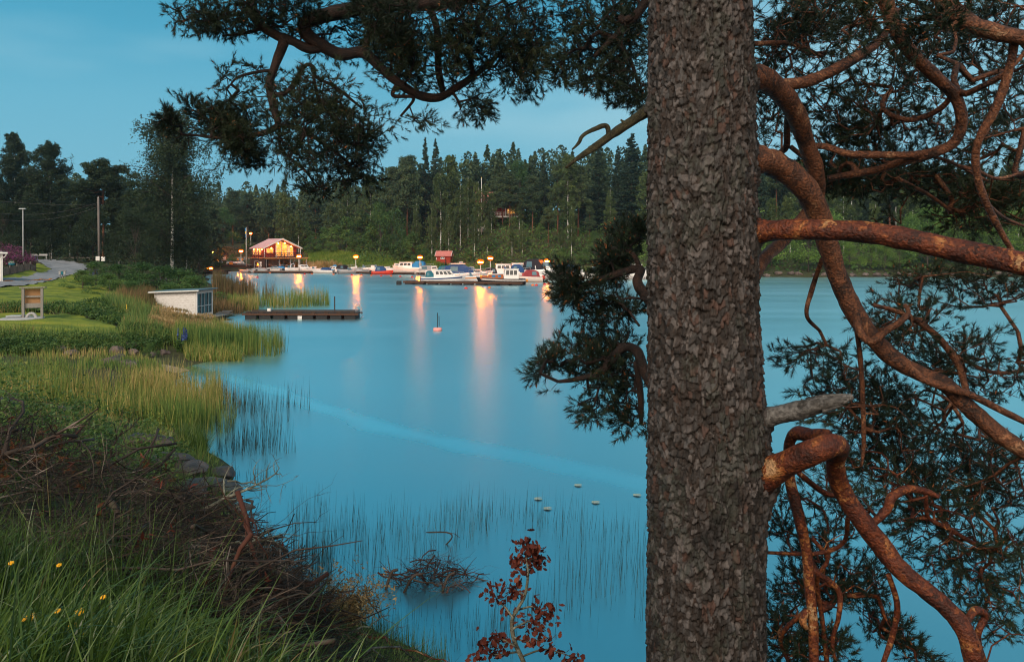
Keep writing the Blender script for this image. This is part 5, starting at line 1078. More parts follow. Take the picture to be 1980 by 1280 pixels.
def buoy(px, py, mat, label, r=0.22, stick=0.0, flat=0.85):
    p = Wt(px, py+1.5); t = empty('mooring_buoy', (p[0], p[1], 0), label=label, cat='buoy', group='mooring buoys')
    MB().lathe([(0.3*r,-0.5*r),(0.85*r,-0.3*r),(r,0.1*r),(0.85*r,0.55*r),(0.45*r,0.9*r*flat),(0.12*r,1.0*r*flat)], (0,0,0.1*r), 14).build('float', mat, t, True)
    MB().tube([(0,0,r*0.7),(0,0,r*1.15+stick)], 0.025, 6).build('stem', 'black_plastic', t)
    if stick: MB().tube([(0.1,0,r),(0.09,0,r+stick*0.8)], 0.02, 6).build('stem', 'black_plastic', t)
buoy(846,638,'buoy_pink','large faded pink buoy with sticks alone on open water', 0.28, 0.75, 0.6)
buoy(498,536,'buoy_red','small red buoy alone in front of the clubhouse', 0.2, 0.45)
for px, py, m, l in [(509,526,'buoy_red','red buoy by the brown shed under the clubhouse'),(522,527,'buoy_orange','orange buoy at the bow of the first bow rider'),(589,529,'buoy_red','red buoy right of the corner lamp'),(603,529,'buoy_orange','orange buoy before the boat with raised engine'),(645,530,'buoy_orange','orange buoy below the blue canopied day cruiser'),(680,531,'buoy_red','red buoy below the second jetty lamp, on its left'),(699,531,'buoy_orange','orange buoy just right of the second jetty lamp'),(718,532,'buoy_orange','orange buoy left of the red motorboat'),(737,533,'buoy_red','red buoy touching the red motorboat'),(756,533,'buoy_orange','orange buoy at the bow of the red motorboat'),(774,534,'buoy_red','red buoy below the long cruiser, on its left'),(797,535,'buoy_red','red buoy below the long cruiser, on its right'),(819,536,'buoy_red','red buoy at the stern of the white cruiser'),
    (901,557,'buoy_red','bright red cone buoy alone before the front jetty'),(938,556,'buoy_white','pale lilac buoy before the black hulled boat'),(946,556,'buoy_orange','orange buoy under the black hulled boat'),(1030,551,'buoy_orange','orange buoy between maroon canopy and flybridge boat'),(1037,551,'buoy_red','red buoy next to the flybridge boat'),(1053,549,'buoy_red','red buoy below the lamp of the flybridge boat, left'),(1061,549,'buoy_orange','orange buoy below the lamp of the flybridge boat, right')]: buoy(px, py, m, l)

# ------------------------------------------------------------------ boats
def boat(name, label, px, Y, rz, L, hull='gel_white', B=None, fb=0.75, cabin=None, canopy=None, screen=None, top=None, engine=False, arch=False, rail=False, stripe=None, deck='gel_white', extra=None, cover=None, group='moored boats', cat='boat', boot=None):
    """a boat afloat; x forward. fb: freeboard amidships"""
    B = B or L*0.36; x = PX(px, Y); t = empty(name, (x, Y, 0), rz, label, cat, group)
    ts = np.linspace(0, 1, 13); V = []
    def sec(u):
        b = B/2*(0.90+0.10*math.sin(min(1,u/0.4)*math.pi/2))*(max(0.0, 1-max(0,(u-0.42)/0.58)**2.3)); s = fb*(1.0+0.38*u*u); X = -L/2+u*L
        rake = 0.10*L*max(0, (u-0.6)/0.4)**2
        return [(X-rake*1.1, 0, -0.22*fb),(X-rake*0.9, b*0.72, -0.02), (X-rake*0.45, b*0.88, s*0.42), (X, b, s), (X, b*0.965, s+0.035)]
    R = []
    for u in ts:
        a = sec(u); R.append([(p[0],-p[1]-0.004,p[2]) for p in a[::-1]]+[(p[0],p[1]+0.004,p[2]) for p in a[1:]])
    m = len(R[0]); hb = MB(); hb.add(np.concatenate([np.array(r) for r in R]), [(i*m+j, i*m+j+1, (i+1)*m+j+1, (i+1)*m+j) for i in range(12) for j in range(m-1)]+[tuple(range(m))])
    hb.build('hull', hull, t, True)
    db = MB(); dv = []
    for u in ts:
        a = sec(u); dv += [(a[4][0]-0.02, -a[4][1]+0.02, a[4][2]-0.05), (a[4][0]-0.02, 0, a[4][2]+0.03*(u > .45)-0.05), (a[4][0]-0.02, a[4][1]-0.02, a[4][2]-0.05)]
    db.add(dv, [(i*3+j, i*3+j+1, i*3+j+4, i*3+j+3) for i in range(12) for j in range(2)]); db.build('deck', deck, t, True)
    if stripe:
        for s in (-1, 1):
            sv = []
            for u in ts[:-1]:
                a = sec(u); sv += [(a[2][0]+(a[3][0]-a[2][0])*.45, s*(a[2][1]+(a[3][1]-a[2][1])*.45+0.02), a[2][2]+(a[3][2]-a[2][2])*.45), (a[2][0]+(a[3][0]-a[2][0])*.75, s*(a[2][1]+(a[3][1]-a[2][1])*.75+0.02), a[2][2]+(a[3][2]-a[2][2])*.75)]
            MB().add(sv, [(2*i, 2*i+1, 2*i+3, 2*i+2) for i in range(11)]).build('stripe', stripe, t)
    def house(x0, x1, wdt, z0, h, fr=0.35, bk=0.08, mat='gel_white', part='cabin', nwin=2, glass='glass_dark', wz=(0.42,0.85), roof=True, frontglass=True):
        w0, w1 = wdt/2, wdt/2*0.86; a, b = x0*L, x1*L; f, k = fr*h, bk*h
        c = MB().hexa([(a,-w0,z0),(b,-w0*0.85,z0),(b,w0*0.85,z0),(a,w0,z0),(a+k,-w1,z0+h),(b-f,-w1*0.85,z0+h),(b-f,w1*0.85,z0+h),(a+k,w1,z0+h)]).build(part, mat, t, bevel=0.02)
        for s in (-1, 1):
            for i in range(nwin):
                u0, u1 = 0.08+0.84*i/nwin+0.03, 0.08+0.84*(i+1)/nwin-0.03; q = []
                for u, v in ((u0,wz[0]),(u1,wz[0]),(u1,wz[1]),(u0,wz[1])):
                    xa = a+k*v; xb = b-f*v; xx = xa+(xb-xa)*u; hw = (w0+(w1-w0)*v); yy = hw*(1-0.15*u)+0.012
                    q.append((xx, s*yy, z0+h*v))
                MB().add(q, [(0,1,2,3)]).build('window', glass, c)
        if frontglass:
            q = [(b-f*wz[0]+0.012, s*(w0+(w1-w0)*wz[0])*0.75, z0+h*wz[0]) for s in (-1,1)]+[(b-f*wz[1]+0.012, s*(w0+(w1-w0)*wz[1])*0.75, z0+h*wz[1]) for s in (1,-1)]
            MB().add(q, [(0,1,2,3)]).build('window', glass, c)
        if roof: MB().box(((a+k+b-f)/2, 0, z0+h+0.025), (b-f-a-k+0.18, w1*2*0.98, 0.07)).build('roof', mat, c, bevel=0.02)
        return c
    zd = fb*1.05
    for c in (cabin or []): house(**c)
    if screen:
        sx_, sh, sw = screen; X0 = sx_*L
        MB().hexa([(X0-0.5*sh,-sw/2,zd-.02),(X0+0.7*sh,-sw/2*0.7,zd-.02),(X0+0.7*sh,sw/2*0.7,zd-.02),(X0-0.5*sh,sw/2,zd-.02),(X0-0.5*sh,-sw/2*.95,zd+sh),(X0-0.02,-sw/2*0.72,zd+sh),(X0-0.02,sw/2*0.72,zd+sh),(X0-0.5*sh,sw/2*.95,zd+sh)]).build('windshield', 'glass_blue', t)
        MB().tube([(X0-0.5*sh,-sw/2*.95,zd+sh+.01),(X0,-sw/2*0.72,zd+sh+.01),(X0,sw/2*0.72,zd+sh+.01),(X0-0.5*sh,sw/2*.95,zd+sh+.01)], 0.025, 6).build('windshield_frame', 'steel', t)
    if canopy:
        a, b, hgt, wdt, mat, *z_ = canopy; z0 = z_[0] if z_ else zd; a, b = a*L, b*L
        pr = [(a, z0), (a+0.10*(b-a), z0+hgt*0.80), (a+0.28*(b-a), z0+hgt), (a+0.72*(b-a), z0+hgt*1.02), (b, z0+hgt*0.45), (b+0.02, z0)]
        c = MB().prism(pr, -wdt/2, wdt/2, 'y').build('canopy', mat, t, bevel=0.03)
        if hgt > 0.7:
            for s in (-1, 1): MB().add([(a+0.20*(b-a), s*(wdt/2+.014), z0+hgt*.28),(a+0.48*(b-a), s*(wdt/2+.014), z0+hgt*.28),(a+0.48*(b-a), s*(wdt/2+.014), z0+hgt*.8),(a+0.24*(b-a), s*(wdt/2+.014), z0+hgt*.8)], [(0,1,2,3)]).build('window', 'glass_blue', c)
    if cover:
        MB().prism([(-0.46*L,zd-.03),(-0.4*L,zd+.22),(-0.1*L,zd+.42),(0.12*L,zd+.36),(0.3*L,zd+.05),(0.32*L,zd-.03)], -B*0.42, B*0.42, 'y').build('cover', cover, t, bevel=0.05)
    if engine:
        e = MB().box((-L/2-0.22, 0, fb*0.95), (0.42, 0.34, 0.5), ry=0.12).build('outboard_motor', 'black_plastic' if engine == 1 else engine, t, bevel=0.06)
        MB().box((-L/2-0.24, 0, fb*0.35), (0.2, 0.12, 0.8)).build('leg', 'black_plastic', e)
    if arch:
        MB().tube(spline([(arch*L,-B*.42,zd),(arch*L-0.15,-B*.36,zd+0.75),(arch*L-0.15,B*.36,zd+0.75),(arch*L,B*.42,zd)], 4), 0.07, 6).build('radar_arch', 'gel_white', t, True)
        MB().tube([(arch*L-.15,0,zd+.78),(arch*L-.5,0,zd+1.6)], 0.015, 5).build('aerial', 'pole_white', t)
    if rail:
        r = MB()
        for s in (-1, 1):
            pts = [(-L/2+u*L-0.05, s*max(0.03, sec(u)[4][1]-0.06), sec(u)[4][2]+0.42) for u in (0.55,0.7,0.85,0.95)]; r.tube(pts, 0.018, 5)
            for q, u in zip(pts, (0.55,0.7,0.85,0.95)): r.tube([(q[0],q[1],q[2]-0.44),q], 0.014, 5)
        r.build('bow_rail', 'steel', t)
    if boot: MB().box((0,0,0.03), (L*0.8,B*0.72,0.1)).build('waterline', boot, t)
    for e in (extra or []): e(t, L, B, zd)
    return t
hz = dict
# front jetty
boat('cabin_cruiser','white cabin cruiser with teal stern canopy at the left of the front jetty',858,107,0.10,6.3,fb=0.85,B=2.4,cabin=[hz(x0=-0.22,x1=0.28,wdt=1.95,z0=0.88,h=0.92,fr=0.9,nwin=4,bk=0.02)],canopy=(-0.40,-0.22,0.85,1.9,'canvas_teal',0.88),stripe='canvas_blue',rail=True,extra=[lambda t,L,B,z: MB().box((-L/2-0.05,0,0.65),(0.12,0.6,0.55)).build('swim_ladder','black_plastic',t)])
boat('motor_yacht','big white cruiser with blue bimini and radar mast behind the white cabin cruiser',900,116,0.16,8.4,fb=1.05,B=3.0,cabin=[hz(x0=-0.02,x1=0.36,wdt=2.3,z0=1.05,h=0.55,fr=1.6,nwin=2,glass='glass_dark')],canopy=(-0.40,0.12,1.25,2.5,'canvas_blue',1.1),screen=(0.14,0.95,2.4),rail=True,stripe='gel_pink',extra=[lambda t,L,B,z: (MB().box((-0.14*L,0,z+1.42),(2.2,1.6,0.14)).build('hardtop','gel_pink',t,bevel=0.04),MB().lathe([(0.3,0),(0.34,0.1),(0.25,0.2)],(-0.08*L,0,z+1.52),10).build('radar','canvas_grey',t))])
def trawler_bits(t, L, B, z):
    MB().box((0.10*L,0,z+0.30),(0.30*L,B*0.62,0.60)).build('coach_roof','varnish',t,bevel=0.03)
    MB().box((0.10*L,0,z+0.64),(0.32*L,B*0.68,0.07)).build('coach_roof_top','gel_white',t,bevel=0.02)
    for s in (-1,1):
        for k in range(2): MB().box((0.03*L+k*0.75,s*(B*0.31+.01),z+0.36),(0.40,0.03,0.26)).build('window','canvas_sky',t)
    MB().box((0.34*L,0,z+0.22),(0.16*L,B*0.42,0.42)).build('fore_cabin','varnish',t,bevel=0.03)
    MB().tube([(0.40*L,0,z),(0.40*L,0,z+1.5)],0.04,6).build('mast','varnish',t)
    for k in (-0.28,0.02,0.27): MB().tube([(k*L,-B*.52,z-0.55),(k*L,-B*.52,z-0.1)],0.1,8).build('fender','white_paint',t)
    MB().box((-0.5*L-0.15,-0.2,0.5),(0.5,0.6,0.36)).build('bathing_platform','gel_orange',t,bevel=0.04)
boat('wooden_boat','black hulled boat with white wheelhouse and varnished cabin at the front jetty',968,104,math.pi+0.06,6.6,hull='gel_black',B=2.4,fb=0.72,cabin=[hz(x0=-0.36,x1=-0.06,wdt=1.8,z0=0.76,h=1.28,fr=0.10,bk=0.02,nwin=3,wz=(0.42,0.88))],rail=True,deck='dock_grey',extra=[trawler_bits],stripe='gel_white')
boat('motorboat','maroon canopied boat behind the stern of the black hulled boat',1017,110,math.pi+0.1,4.6,hull='gel_pink',canopy=(-0.42,0.1,0.95,1.5,'canvas_maroon'),engine='gel_red',boot='gel_red')
boat('cabin_cruiser','white hardtop cruiser with blue stern canopy behind the black hulled boat',985,122,0.05,7.4,fb=1.0,B=2.8,cabin=[hz(x0=-0.30,x1=0.05,wdt=2.2,z0=1.05,h=1.25,fr=0.2,nwin=3,wz=(0.5,0.85))],canopy=(0.02,0.30,1.2,2.2,'canvas_blue',1.05),rail=True,arch=-0.1)
boat('sailing_dinghy','low white boat with open cockpit and flag behind the front jetty lamp',940,118,math.pi+0.2,5.4,fb=0.9,canopy=(-0.3,0.02,0.9,1.6,'canvas_dark'),rail=True,extra=[lambda t,L,B,z: (MB().tube([(-.48*L,0,z),(-.48*L-.2,0,z+1.1)],0.02,5).build('flagstaff','pole_white',t),MB().box((-.48*L-.32,0,z+.85),(.3,.02,.4)).build('flag','canvas_blue',t))],cat='boat')
boat('wooden_boat','low boat with orange deck between the maroon canopy and the flybridge boat',1026,118,0.12,5.6,hull='gel_black',deck='gel_orange',fb=0.62,cabin=[hz(x0=-0.15,x1=0.2,wdt=1.3,z0=0.64,h=0.5,fr=0.5,mat='gel_orange',nwin=2)])
boat('motorboat','white speedboat with raked dark windshield over the orange decked boat',1013,127,0.5,5.6,fb=0.95,screen=(0.05,0.9,1.9),cover='canvas_grey',rail=True)
boat('motor_yacht','tall white flybridge boat with dark canopy near the dark needles',1052,126,-0.35,8.0,fb=1.25,B=3.0,cabin=[hz(x0=0.0,x1=0.36,wdt=2.3,z0=1.28,h=0.6,fr=1.3,nwin=2)],canopy=(-0.42,0.02,1.75,2.5,'canvas_dark',1.28),screen=(0.10,1.3,2.3),arch=-0.12,rail=True,extra=[lambda t,L,B,z: [MB().box((0.26*L+k*0.22,s*(B*.475),0.98),(0.12,0.03,0.34),ry=0.5).build('hull_mark','black_plastic',t) for k in range(3) for s in (-1,1)]])
boat('motorboat','white day boat with low windows in front of the flybridge boat',1062,118,0.08,5.8,fb=0.9,cabin=[hz(x0=-0.05,x1=0.3,wdt=1.7,z0=0.92,h=0.42,fr=1.2,nwin=3)],screen=(-0.05,0.55,1.7),rail=True)
# back jetty, from the clubhouse to the right
boat('rowing_boat','small grey open boat with black outboard left of the brown shed',478,150,2.8,4.0,hull='gel_grey',fb=0.5,engine=1,deck='gel_grey')
boat('rowing_boat','grey white open boat with black outboard before the brown shed door',497,150,3.0,4.4,hull='gel_grey',fb=0.55,engine=1,cover='canvas_grey',deck='gel_grey')
boat('motorboat','pinkish bow rider with curved windshield below the clubhouse deck',527,151,2.75,4.8,hull='gel_pink',fb=0.65,screen=(-0.05,0.6,1.6),cover='canvas_grey',engine=1)
boat('motorboat','long pale boat with white arch and aerials below the clubhouse deck',566,153,3.05,6.4,hull='gel_pink',fb=0.8,arch=0.02,screen=(0.1,0.5,1.8),rail=True)
boat('motorboat','white open boat with raised white engine right of the corner lamp',606,151,0.25,4.6,fb=0.7,hull='gel_pink',engine='gel_white',screen=(0.0,0.45,1.5))
boat('motorboat','small white boat with dark blue bow cover, first of the grassy bank row',624,147,2.9,4.8,fb=0.6,canopy=(-0.3,0.02,0.5,1.5,'canvas_blue'),engine=1,hull='gel_white')
boat('motorboat','white boat with turquoise rolled cover behind the blue canopied day cruiser',640,153,0.2,5.0,fb=0.75,canopy=(0.05,0.25,0.7,1.6,'canvas_sky'),hull='gel_white')
boat('motorboat','day cruiser with navy stern canopy left of the second jetty lamp',653,148,2.95,5.4,fb=0.75,cabin=[hz(x0=0.0,x1=0.3,wdt=1.6,z0=0.78,h=0.5,fr=0.8,nwin=2)],canopy=(-0.34,0.0,0.8,1.7,'canvas_dark'),stripe='canvas_sky',hull='gel_grey')
boat('motorboat','silver open boat with white outboard under the second jetty lamp',674,146,0.5,4.4,hull='gel_grey',fb=0.6,engine='gel_white',screen=(0.05,0.5,1.4),deck='gel_grey')
boat('motorboat','silver grey boat with low console right of the second jetty lamp',692,147,0.15,4.4,hull='gel_grey',fb=0.62,cover='canvas_grey',rail=True)
boat('motorboat','pale pink boat with square console left of the red motorboat',715,149,0.1,4.8,hull='gel_pink',fb=0.7,engine=1,extra=[lambda t,L,B,z: MB().box((0.12*L,0,z+.35),(.7,.8,.75)).build('console','gel_white',t,bevel=0.04)])
boat('motorboat','red motorboat with dark blue canopy and black outboard',740,142,0.06,4.0,hull='gel_red',B=1.6,fb=0.55,canopy=(-0.34,0.14,0.92,1.4,'canvas_blue'),engine=1,deck='gel_red')
boat('cabin_cruiser','white cabin boat with grey windows just right of the red motorboat',768,150,0.12,5.6,fb=0.9,cabin=[hz(x0=-0.1,x1=0.25,wdt=1.8,z0=0.92,h=0.85,fr=0.6,nwin=2,glass='glass_blue')],rail=True)
boat('cabin_cruiser','long pinkish white cabin cruiser with bright blue stern canopy',792,146,math.pi-0.06,6.6,hull='gel_pink',fb=1.15,B=2.5,cabin=[hz(x0=-0.10,x1=0.32,wdt=2.0,z0=1.18,h=0.95,fr=0.35,nwin=3,glass='glass_dark')],canopy=(-0.46,-0.10,1.15,2.2,'canvas_sky',1.18),rail=True)
boat('motorboat','boat under a grey tarpaulin right of the third jetty lamp',828,141,0.08,5.0,hull='gel_pink',fb=0.75,canopy=(-0.36,0.30,0.85,1.6,'canvas_grey'),boot='gel_red')
boat('motorboat','white boat with teal cover behind the stern of the white cabin cruiser',852,134,0.1,5.4,fb=0.95,canopy=(-0.1,0.42,0.75,1.7,'canvas_teal'),cabin=[hz(x0=-0.3,x1=-0.08,wdt=1.6,z0=0.98,h=0.7,nwin=1)])
boat('motorboat','white boat with blue tarpaulin among the needles right of the flybridge boat',1096,124,0.4,6.0,fb=1.0,canopy=(-0.3,0.25,1.1,1.9,'canvas_blue'),rail=True)
boat('motorboat','white boat glimpsed low between the needles left of the big trunk',1150,122,0.2,6.2,fb=1.0,screen=(0.0,0.8,1.9),rail=True)
boat('motor_yacht','white cruiser with bright blue canopy close to the big trunk',1222,120,0.1,8.0,fb=1.15,B=2.8,cabin=[hz(x0=-0.15,x1=0.25,wdt=2.2,z0=1.2,h=1.1,fr=0.6,nwin=3)],canopy=(-0.45,-0.12,1.4,2.3,'canvas_sky',1.2),rail=True)

boat('motorboat','low white boat with blue rail cover between the pinkish bow rider and the arch boat',546,152,0.15,4.6,fb=0.7,canopy=(-0.2,0.1,0.5,1.4,'canvas_sky'))
boat('motorboat','white boat with small cuddy cabin behind the corner lamp',586,153,0.2,5.2,fb=0.85,cabin=[hz(x0=-0.1,x1=0.25,wdt=1.6,z0=0.88,h=0.6,fr=0.8,nwin=2)])
boat('motorboat','white boat with grey sprayhood next to the blue canopied day cruiser',663,153,0.1,5.0,fb=0.8,canopy=(-0.1,0.2,0.6,1.5,'canvas_grey'),rail=True)
boat('motorboat','white boat with teal windshield behind the square console boat',704,153,0.15,5.0,fb=0.8,screen=(0.0,0.6,1.6),rail=True)
boat('motorboat','white boat half hidden behind the red motorboat',728,152,0.1,5.4,fb=0.9,screen=(0.0,0.6,1.7))
boat('cabin_cruiser','white cabin boat behind the third jetty lamp',812,150,0.1,6.0,fb=1.0,cabin=[hz(x0=-0.15,x1=0.22,wdt=1.9,z0=1.02,h=0.9,fr=0.6,nwin=3)],rail=True)
boat('motorboat','white bow of a boat between the white cabin cruiser and the front jetty lamp',918,110,0.1,5.2,fb=0.8,screen=(-0.1,0.5,1.6),rail=True,stripe='gel_orange')
boat('motorboat','white sports boat seen behind the big cruiser with radar',880,128,0.1,6.4,fb=1.0,canopy=(-0.2,0.15,0.9,1.8,'canvas_grey'),screen=(0.16,0.6,1.8))
boat('cabin_cruiser','white boat with tall windows left of the flybridge boat',1003,133,0.1,6.4,fb=1.0,cabin=[hz(x0=-0.2,x1=0.2,wdt=2.0,z0=1.02,h=1.2,fr=0.4,nwin=3,glass='glass_blue')],rail=True)
boat('motorboat','white boat with dark windows between the flybridge boat and the needles',1078,130,0.1,6.0,fb=1.0,cabin=[hz(x0=-0.2,x1=0.2,wdt=1.9,z0=1.02,h=0.9,fr=0.8,nwin=2)],rail=True)
# ------------------------------------------------------------------ buildings
def railing(t, x0, x1, y, z0, h, along='x', mat='shed_brown', cross=True, bays=8):
    r = MB(); L = x1-x0
    def b(a, c, w_=0.07):
        if along == 'x': r.tube([(a[0], y, a[1]), (c[0], y, c[1])], w_/2, 4)
        else: r.tube([(y, a[0], a[1]), (y, c[0], c[1])], w_/2, 4)
    b((x0, z0+h), (x1, z0+h), 0.1); b((x0, z0+0.12), (x1, z0+0.12)); b((x0, z0+h*0.55), (x1, z0+h*0.55))
    for i in range(bays+1): b((x0+L*i/bays, z0), (x0+L*i/bays, z0+h), 0.1)
    for i in range(bays):
        a, c = x0+L*i/bays, x0+L*(i+1)/bays
        if cross: b((a, z0+.12), (c, z0+h)); b((a, z0+h), (c, z0+.12))
    return r.build('railing', mat, t)
# clubhouse: gable towards the water, turned a little to the left
YC = 172.0; ang = math.radians(38)
t = empty('clubhouse', (PX(546,YC), YC, 0), ang, 'lit wooden clubhouse with pink gable roof and deck on posts over the shore', 'building')
zf, ze, za, hw, dp = 2.75, 4.75, 6.75, 3.9, 8.0
wl = MB().prism([(-hw,zf),(hw,zf),(hw,ze+.2),(0,za-.3),(-hw,ze+.2)], 1.6, dp, 'y').build('wall', 'red_paint', t)
rf = MB()
for s in (-1, 1):
    e = np.array([s*(hw+0.55), 0, ze-0.12]); a = np.array([0, 0, za]); n = np.array([0,0,0.16])
    v = []
    for yy in (-0.3, dp+0.4): v += [(e[0],yy,e[2]),(a[0],yy,a[2]),(a[0],yy,a[2]+.16),(e[0],yy,e[2]+.16)]
    rf.add(v, [(0,1,2,3),(7,6,5,4),(3,2,6,7),(0,4,5,1),(0,3,7,4)])
rf.build('roof', 'roof_pink', t)
for s in (-1, 1): MB().add([(s*(hw+.6),-.34,ze-.2),(0,-.34,za-.08),(0,-.34,za+.22),(s*(hw+.6),-.34,ze+.10),(s*(hw+.6),-.30,ze-.2),(0,-.30,za-.08),(0,-.30,za+.22),(s*(hw+.6),-.30,ze+.10)], [(0,1,2,3),(4,7,6,5),(0,4,5,1),(3,2,6,7)]).build('bargeboard', 'white_paint', t)
def win(t, x0, x1, z0, z1, y, mat='lit_room', nv=1, nh=0, slope=None, frame='white_paint', w_=0.09):
    zt = [z1, z1] if slope is None else slope
    o = MB().add([(x0,y,z0),(x1,y,z0),(x1,y,zt[1]),(x0,y,zt[0])], [(0,1,2,3)]).build('window', mat, t)
    f = MB(); f.box(((x0+x1)/2, y-.03, z0), (x1-x0+w_, 0.06, w_))
    for x, z in ((x0,zt[0]),(x1,zt[1])): f.box((x, y-.03, (z0+z)/2), (w_, 0.062, z-z0))
    f.tube([(x0,y-.03,zt[0]),(x1,y-.03,zt[1])], w_/2, 4)
    for i in range(1, nv): x = x0+(x1-x0)*i/nv; f.box((x, y-.03, (z0+zt[0]+(zt[1]-zt[0])*i/nv)/2), (w_*.8, 0.05, zt[0]+(zt[1]-zt[0])*i/nv-z0))
    for i in range(1, nh+1): f.box(((x0+x1)/2, y-.032, z0+(min(zt)-z0)*i/(nh+1)), (x1-x0, 0.05, w_*.8))
    f.build('frame', frame, o); return o
win(t, -0.9, 0.35, zf+.25, 0, 1.56, nv=1, nh=1, slope=(ze+1.15,ze+1.45)); win(t, 0.5, 1.75, zf+.25, 0, 1.56, nv=1, nh=1, slope=(ze+1.4,ze+.85)); win(t, 1.85, 3.1, zf+.25, 0, 1.56, nv=1, nh=1, slope=(ze+.8,ze+.25))
win(t, -3.0, -1.5, zf+.95, zf+1.95, 1.56, nv=2)
for y0 in (2.2, 4.2, 6.0):                                          # windows of the left long side
    o = MB().add([(-hw-.04,y0,zf+.5),(-hw-.04,y0+1.3,zf+.5),(-hw-.04,y0+1.3,ze-.15),(-hw-.04,y0,ze-.15)], [(3,2,1,0)]).build('window', 'lit_room', t)
    f = MB()
    for yy in (y0, y0+.65, y0+1.3): f.box((-hw-.07, yy, (zf+.5+ze-.15)/2), (.06,.09,ze-zf-.6))
    for zz in (zf+.5, ze-.15): f.box((-hw-.07, y0+.65, zz), (.062,1.4,.09))
    f.build('frame', 'white_paint', o)
dk = MB().box((0, dp/2-1.2, zf-.12), (hw*2+1.9, dp+3.0, 0.2)).build('deck', 'warm_wood', t)
MB().box((0,-2.66,zf-.15), (hw*2+1.9,.06,.26)).build('deck_fascia', 'gel_orange', t)
railing(t, -hw-.9, hw+.9, -2.62, zf-.02, 1.0, 'x', bays=9); railing(t, -2.6, dp, -hw-.9, zf-.02, 1.0, 'y', bays=8); railing(t, -2.6, dp-3, hw+.9, zf-.02, 1.0, 'y', bays=5)
for x in (-hw-.2, -1.5, 1.5, hw+.2):
    MB().box((x, -0.15, (zf+ze)/2+(0.75-abs(x)*.16)*.5), (.14,.14,ze-zf+.4*(abs(x) < 3)*2-.1)).build('post', 'white_paint', t)
for x in (-hw-.6, -1.6, 0.9, 3.1, hw+.7):
    zg = -0.1; MB().box((x, -2.3, (zf-.22+zg)/2), (.13,.13,zf-.22-zg)).build('stilt', 'concrete', t); MB().box((x, 1.5, (zf-.22+zg)/2), (.13,.13,zf-.22-zg)).build('stilt', 'concrete', t)
for x, z in ((-2.3,ze+.05),(-.75,ze+1.1),(.75,ze+1.15),(2.2,ze+.35)):
    MB().lathe([(.03,-.12),(.10,-.06),(.10,.06),(.03,.12)], (x, 0.5, z), 8).build('ceiling_lamp', 'lamp_warm', t)
for y0 in (1.0, 3.5, 6): MB().lathe([(.03,-.1),(.08,-.05),(.08,.05),(.03,.1)], (-hw-.35, y0, ze-.3), 8).build('ceiling_lamp', 'lamp_warm', t)
MB().box((0, dp-2, 1.2), (hw*2-.6, 4, 2.8)).build('plinth', 'concrete', t)
for k in range(4):                                                  # furniture along the deck
    x = -2.2+k*1.6; c = empty('deck_table', tuple(Matrix.Rotation(ang,4,'Z') @ Vector((x,-1.7,0))+Vector((PX(546,YC),YC,zf-.02))), ang, ['dark table on the clubhouse deck before the left window','dark table on the clubhouse deck before the middle pane','dark table on the clubhouse deck before the right pane','dark table at the right end of the clubhouse deck'][k], 'table', 'clubhouse deck tables')
    MB().box((0,0,.72), (1.0,.7,.05)).build('table_top', 'shed_brown', c)
    for s in (-.4,.4):
        for q in (-.25,.25): MB().box((s,q,.35), (.06,.06,.7)).build('leg', 'shed_brown', c)
# brown shed under the deck
t = empty('boat_shed', (PX(501,168), 168, 0), 0.05, 'dark brown shed with white framed door under the left end of the clubhouse', 'shed')
MB().box((0,0,1.2), (3.2,2.2,2.4)).build('wall', 'shed_brown', t)
d = MB().box((-.25,-1.12,1.25), (.8,.05,1.35)).build('door', 'glass_dark', t); f = MB()
for x in (-.68,.18): f.box((x,-1.14,1.25), (.08,.07,1.5))
f.box((-.25,-1.14,1.97), (.94,.07,.08)); f.box((-.25,-1.14,1.1), (.8,.066,.07)); f.build('frame', 'canvas_grey', d)
for z, m in ((1.62,'paper'),(1.0,'paper')): MB().box((.62,-1.14,z), (.42,.04,.46)).build('sign', m, t)
MB().box((.62,-1.165,1.0), (.2,.02,.16)).build('sign', 'black_plastic', t)
# red shed
t = empty('red_shed', (PX(859,172), 172, Gz(PX(859,172),172)-.1), -0.12, 'small red painted shed with tiled roof at the edge of the far wood', 'shed')
MB().prism([(-1.6,0),(1.6,0),(1.6,1.9),(-1.6,1.9)], -1.1, 1.1, 'y').build('wall', 'red_paint', t)
MB().prism([(-1.1,1.9),(1.1,1.9),(0,2.7)], -1.58, 1.58, 'x').build('gable', 'red_paint', t)
r = MB()
for s in (-1,1): r.add([(-1.8,s*1.4,1.72),(1.8,s*1.4,1.72),(1.8,0,2.82),(-1.8,0,2.82),(-1.8,s*1.4,1.80),(1.8,s*1.4,1.80),(1.8,0,2.9),(-1.8,0,2.9)], [(0,1,2,3),(7,6,5,4),(0,4,5,1),(0,3,7,4),(1,5,6,2)])
r.build('roof', 'roof_red', t)
for x in (-1.82,1.82): MB().tube([(x,-1.42,1.74),(x,0,2.86),(x,1.42,1.74)], .06, 4).build('bargeboard', 'white_paint', t)
win(t, -.55, .25, 1.15, 1.5, -1.13, 'glass_blue', nv=2)
MB().box((-1.55,-1.12,1.2), (.12,.05,.45)).build('corner_board', 'white_paint', t)
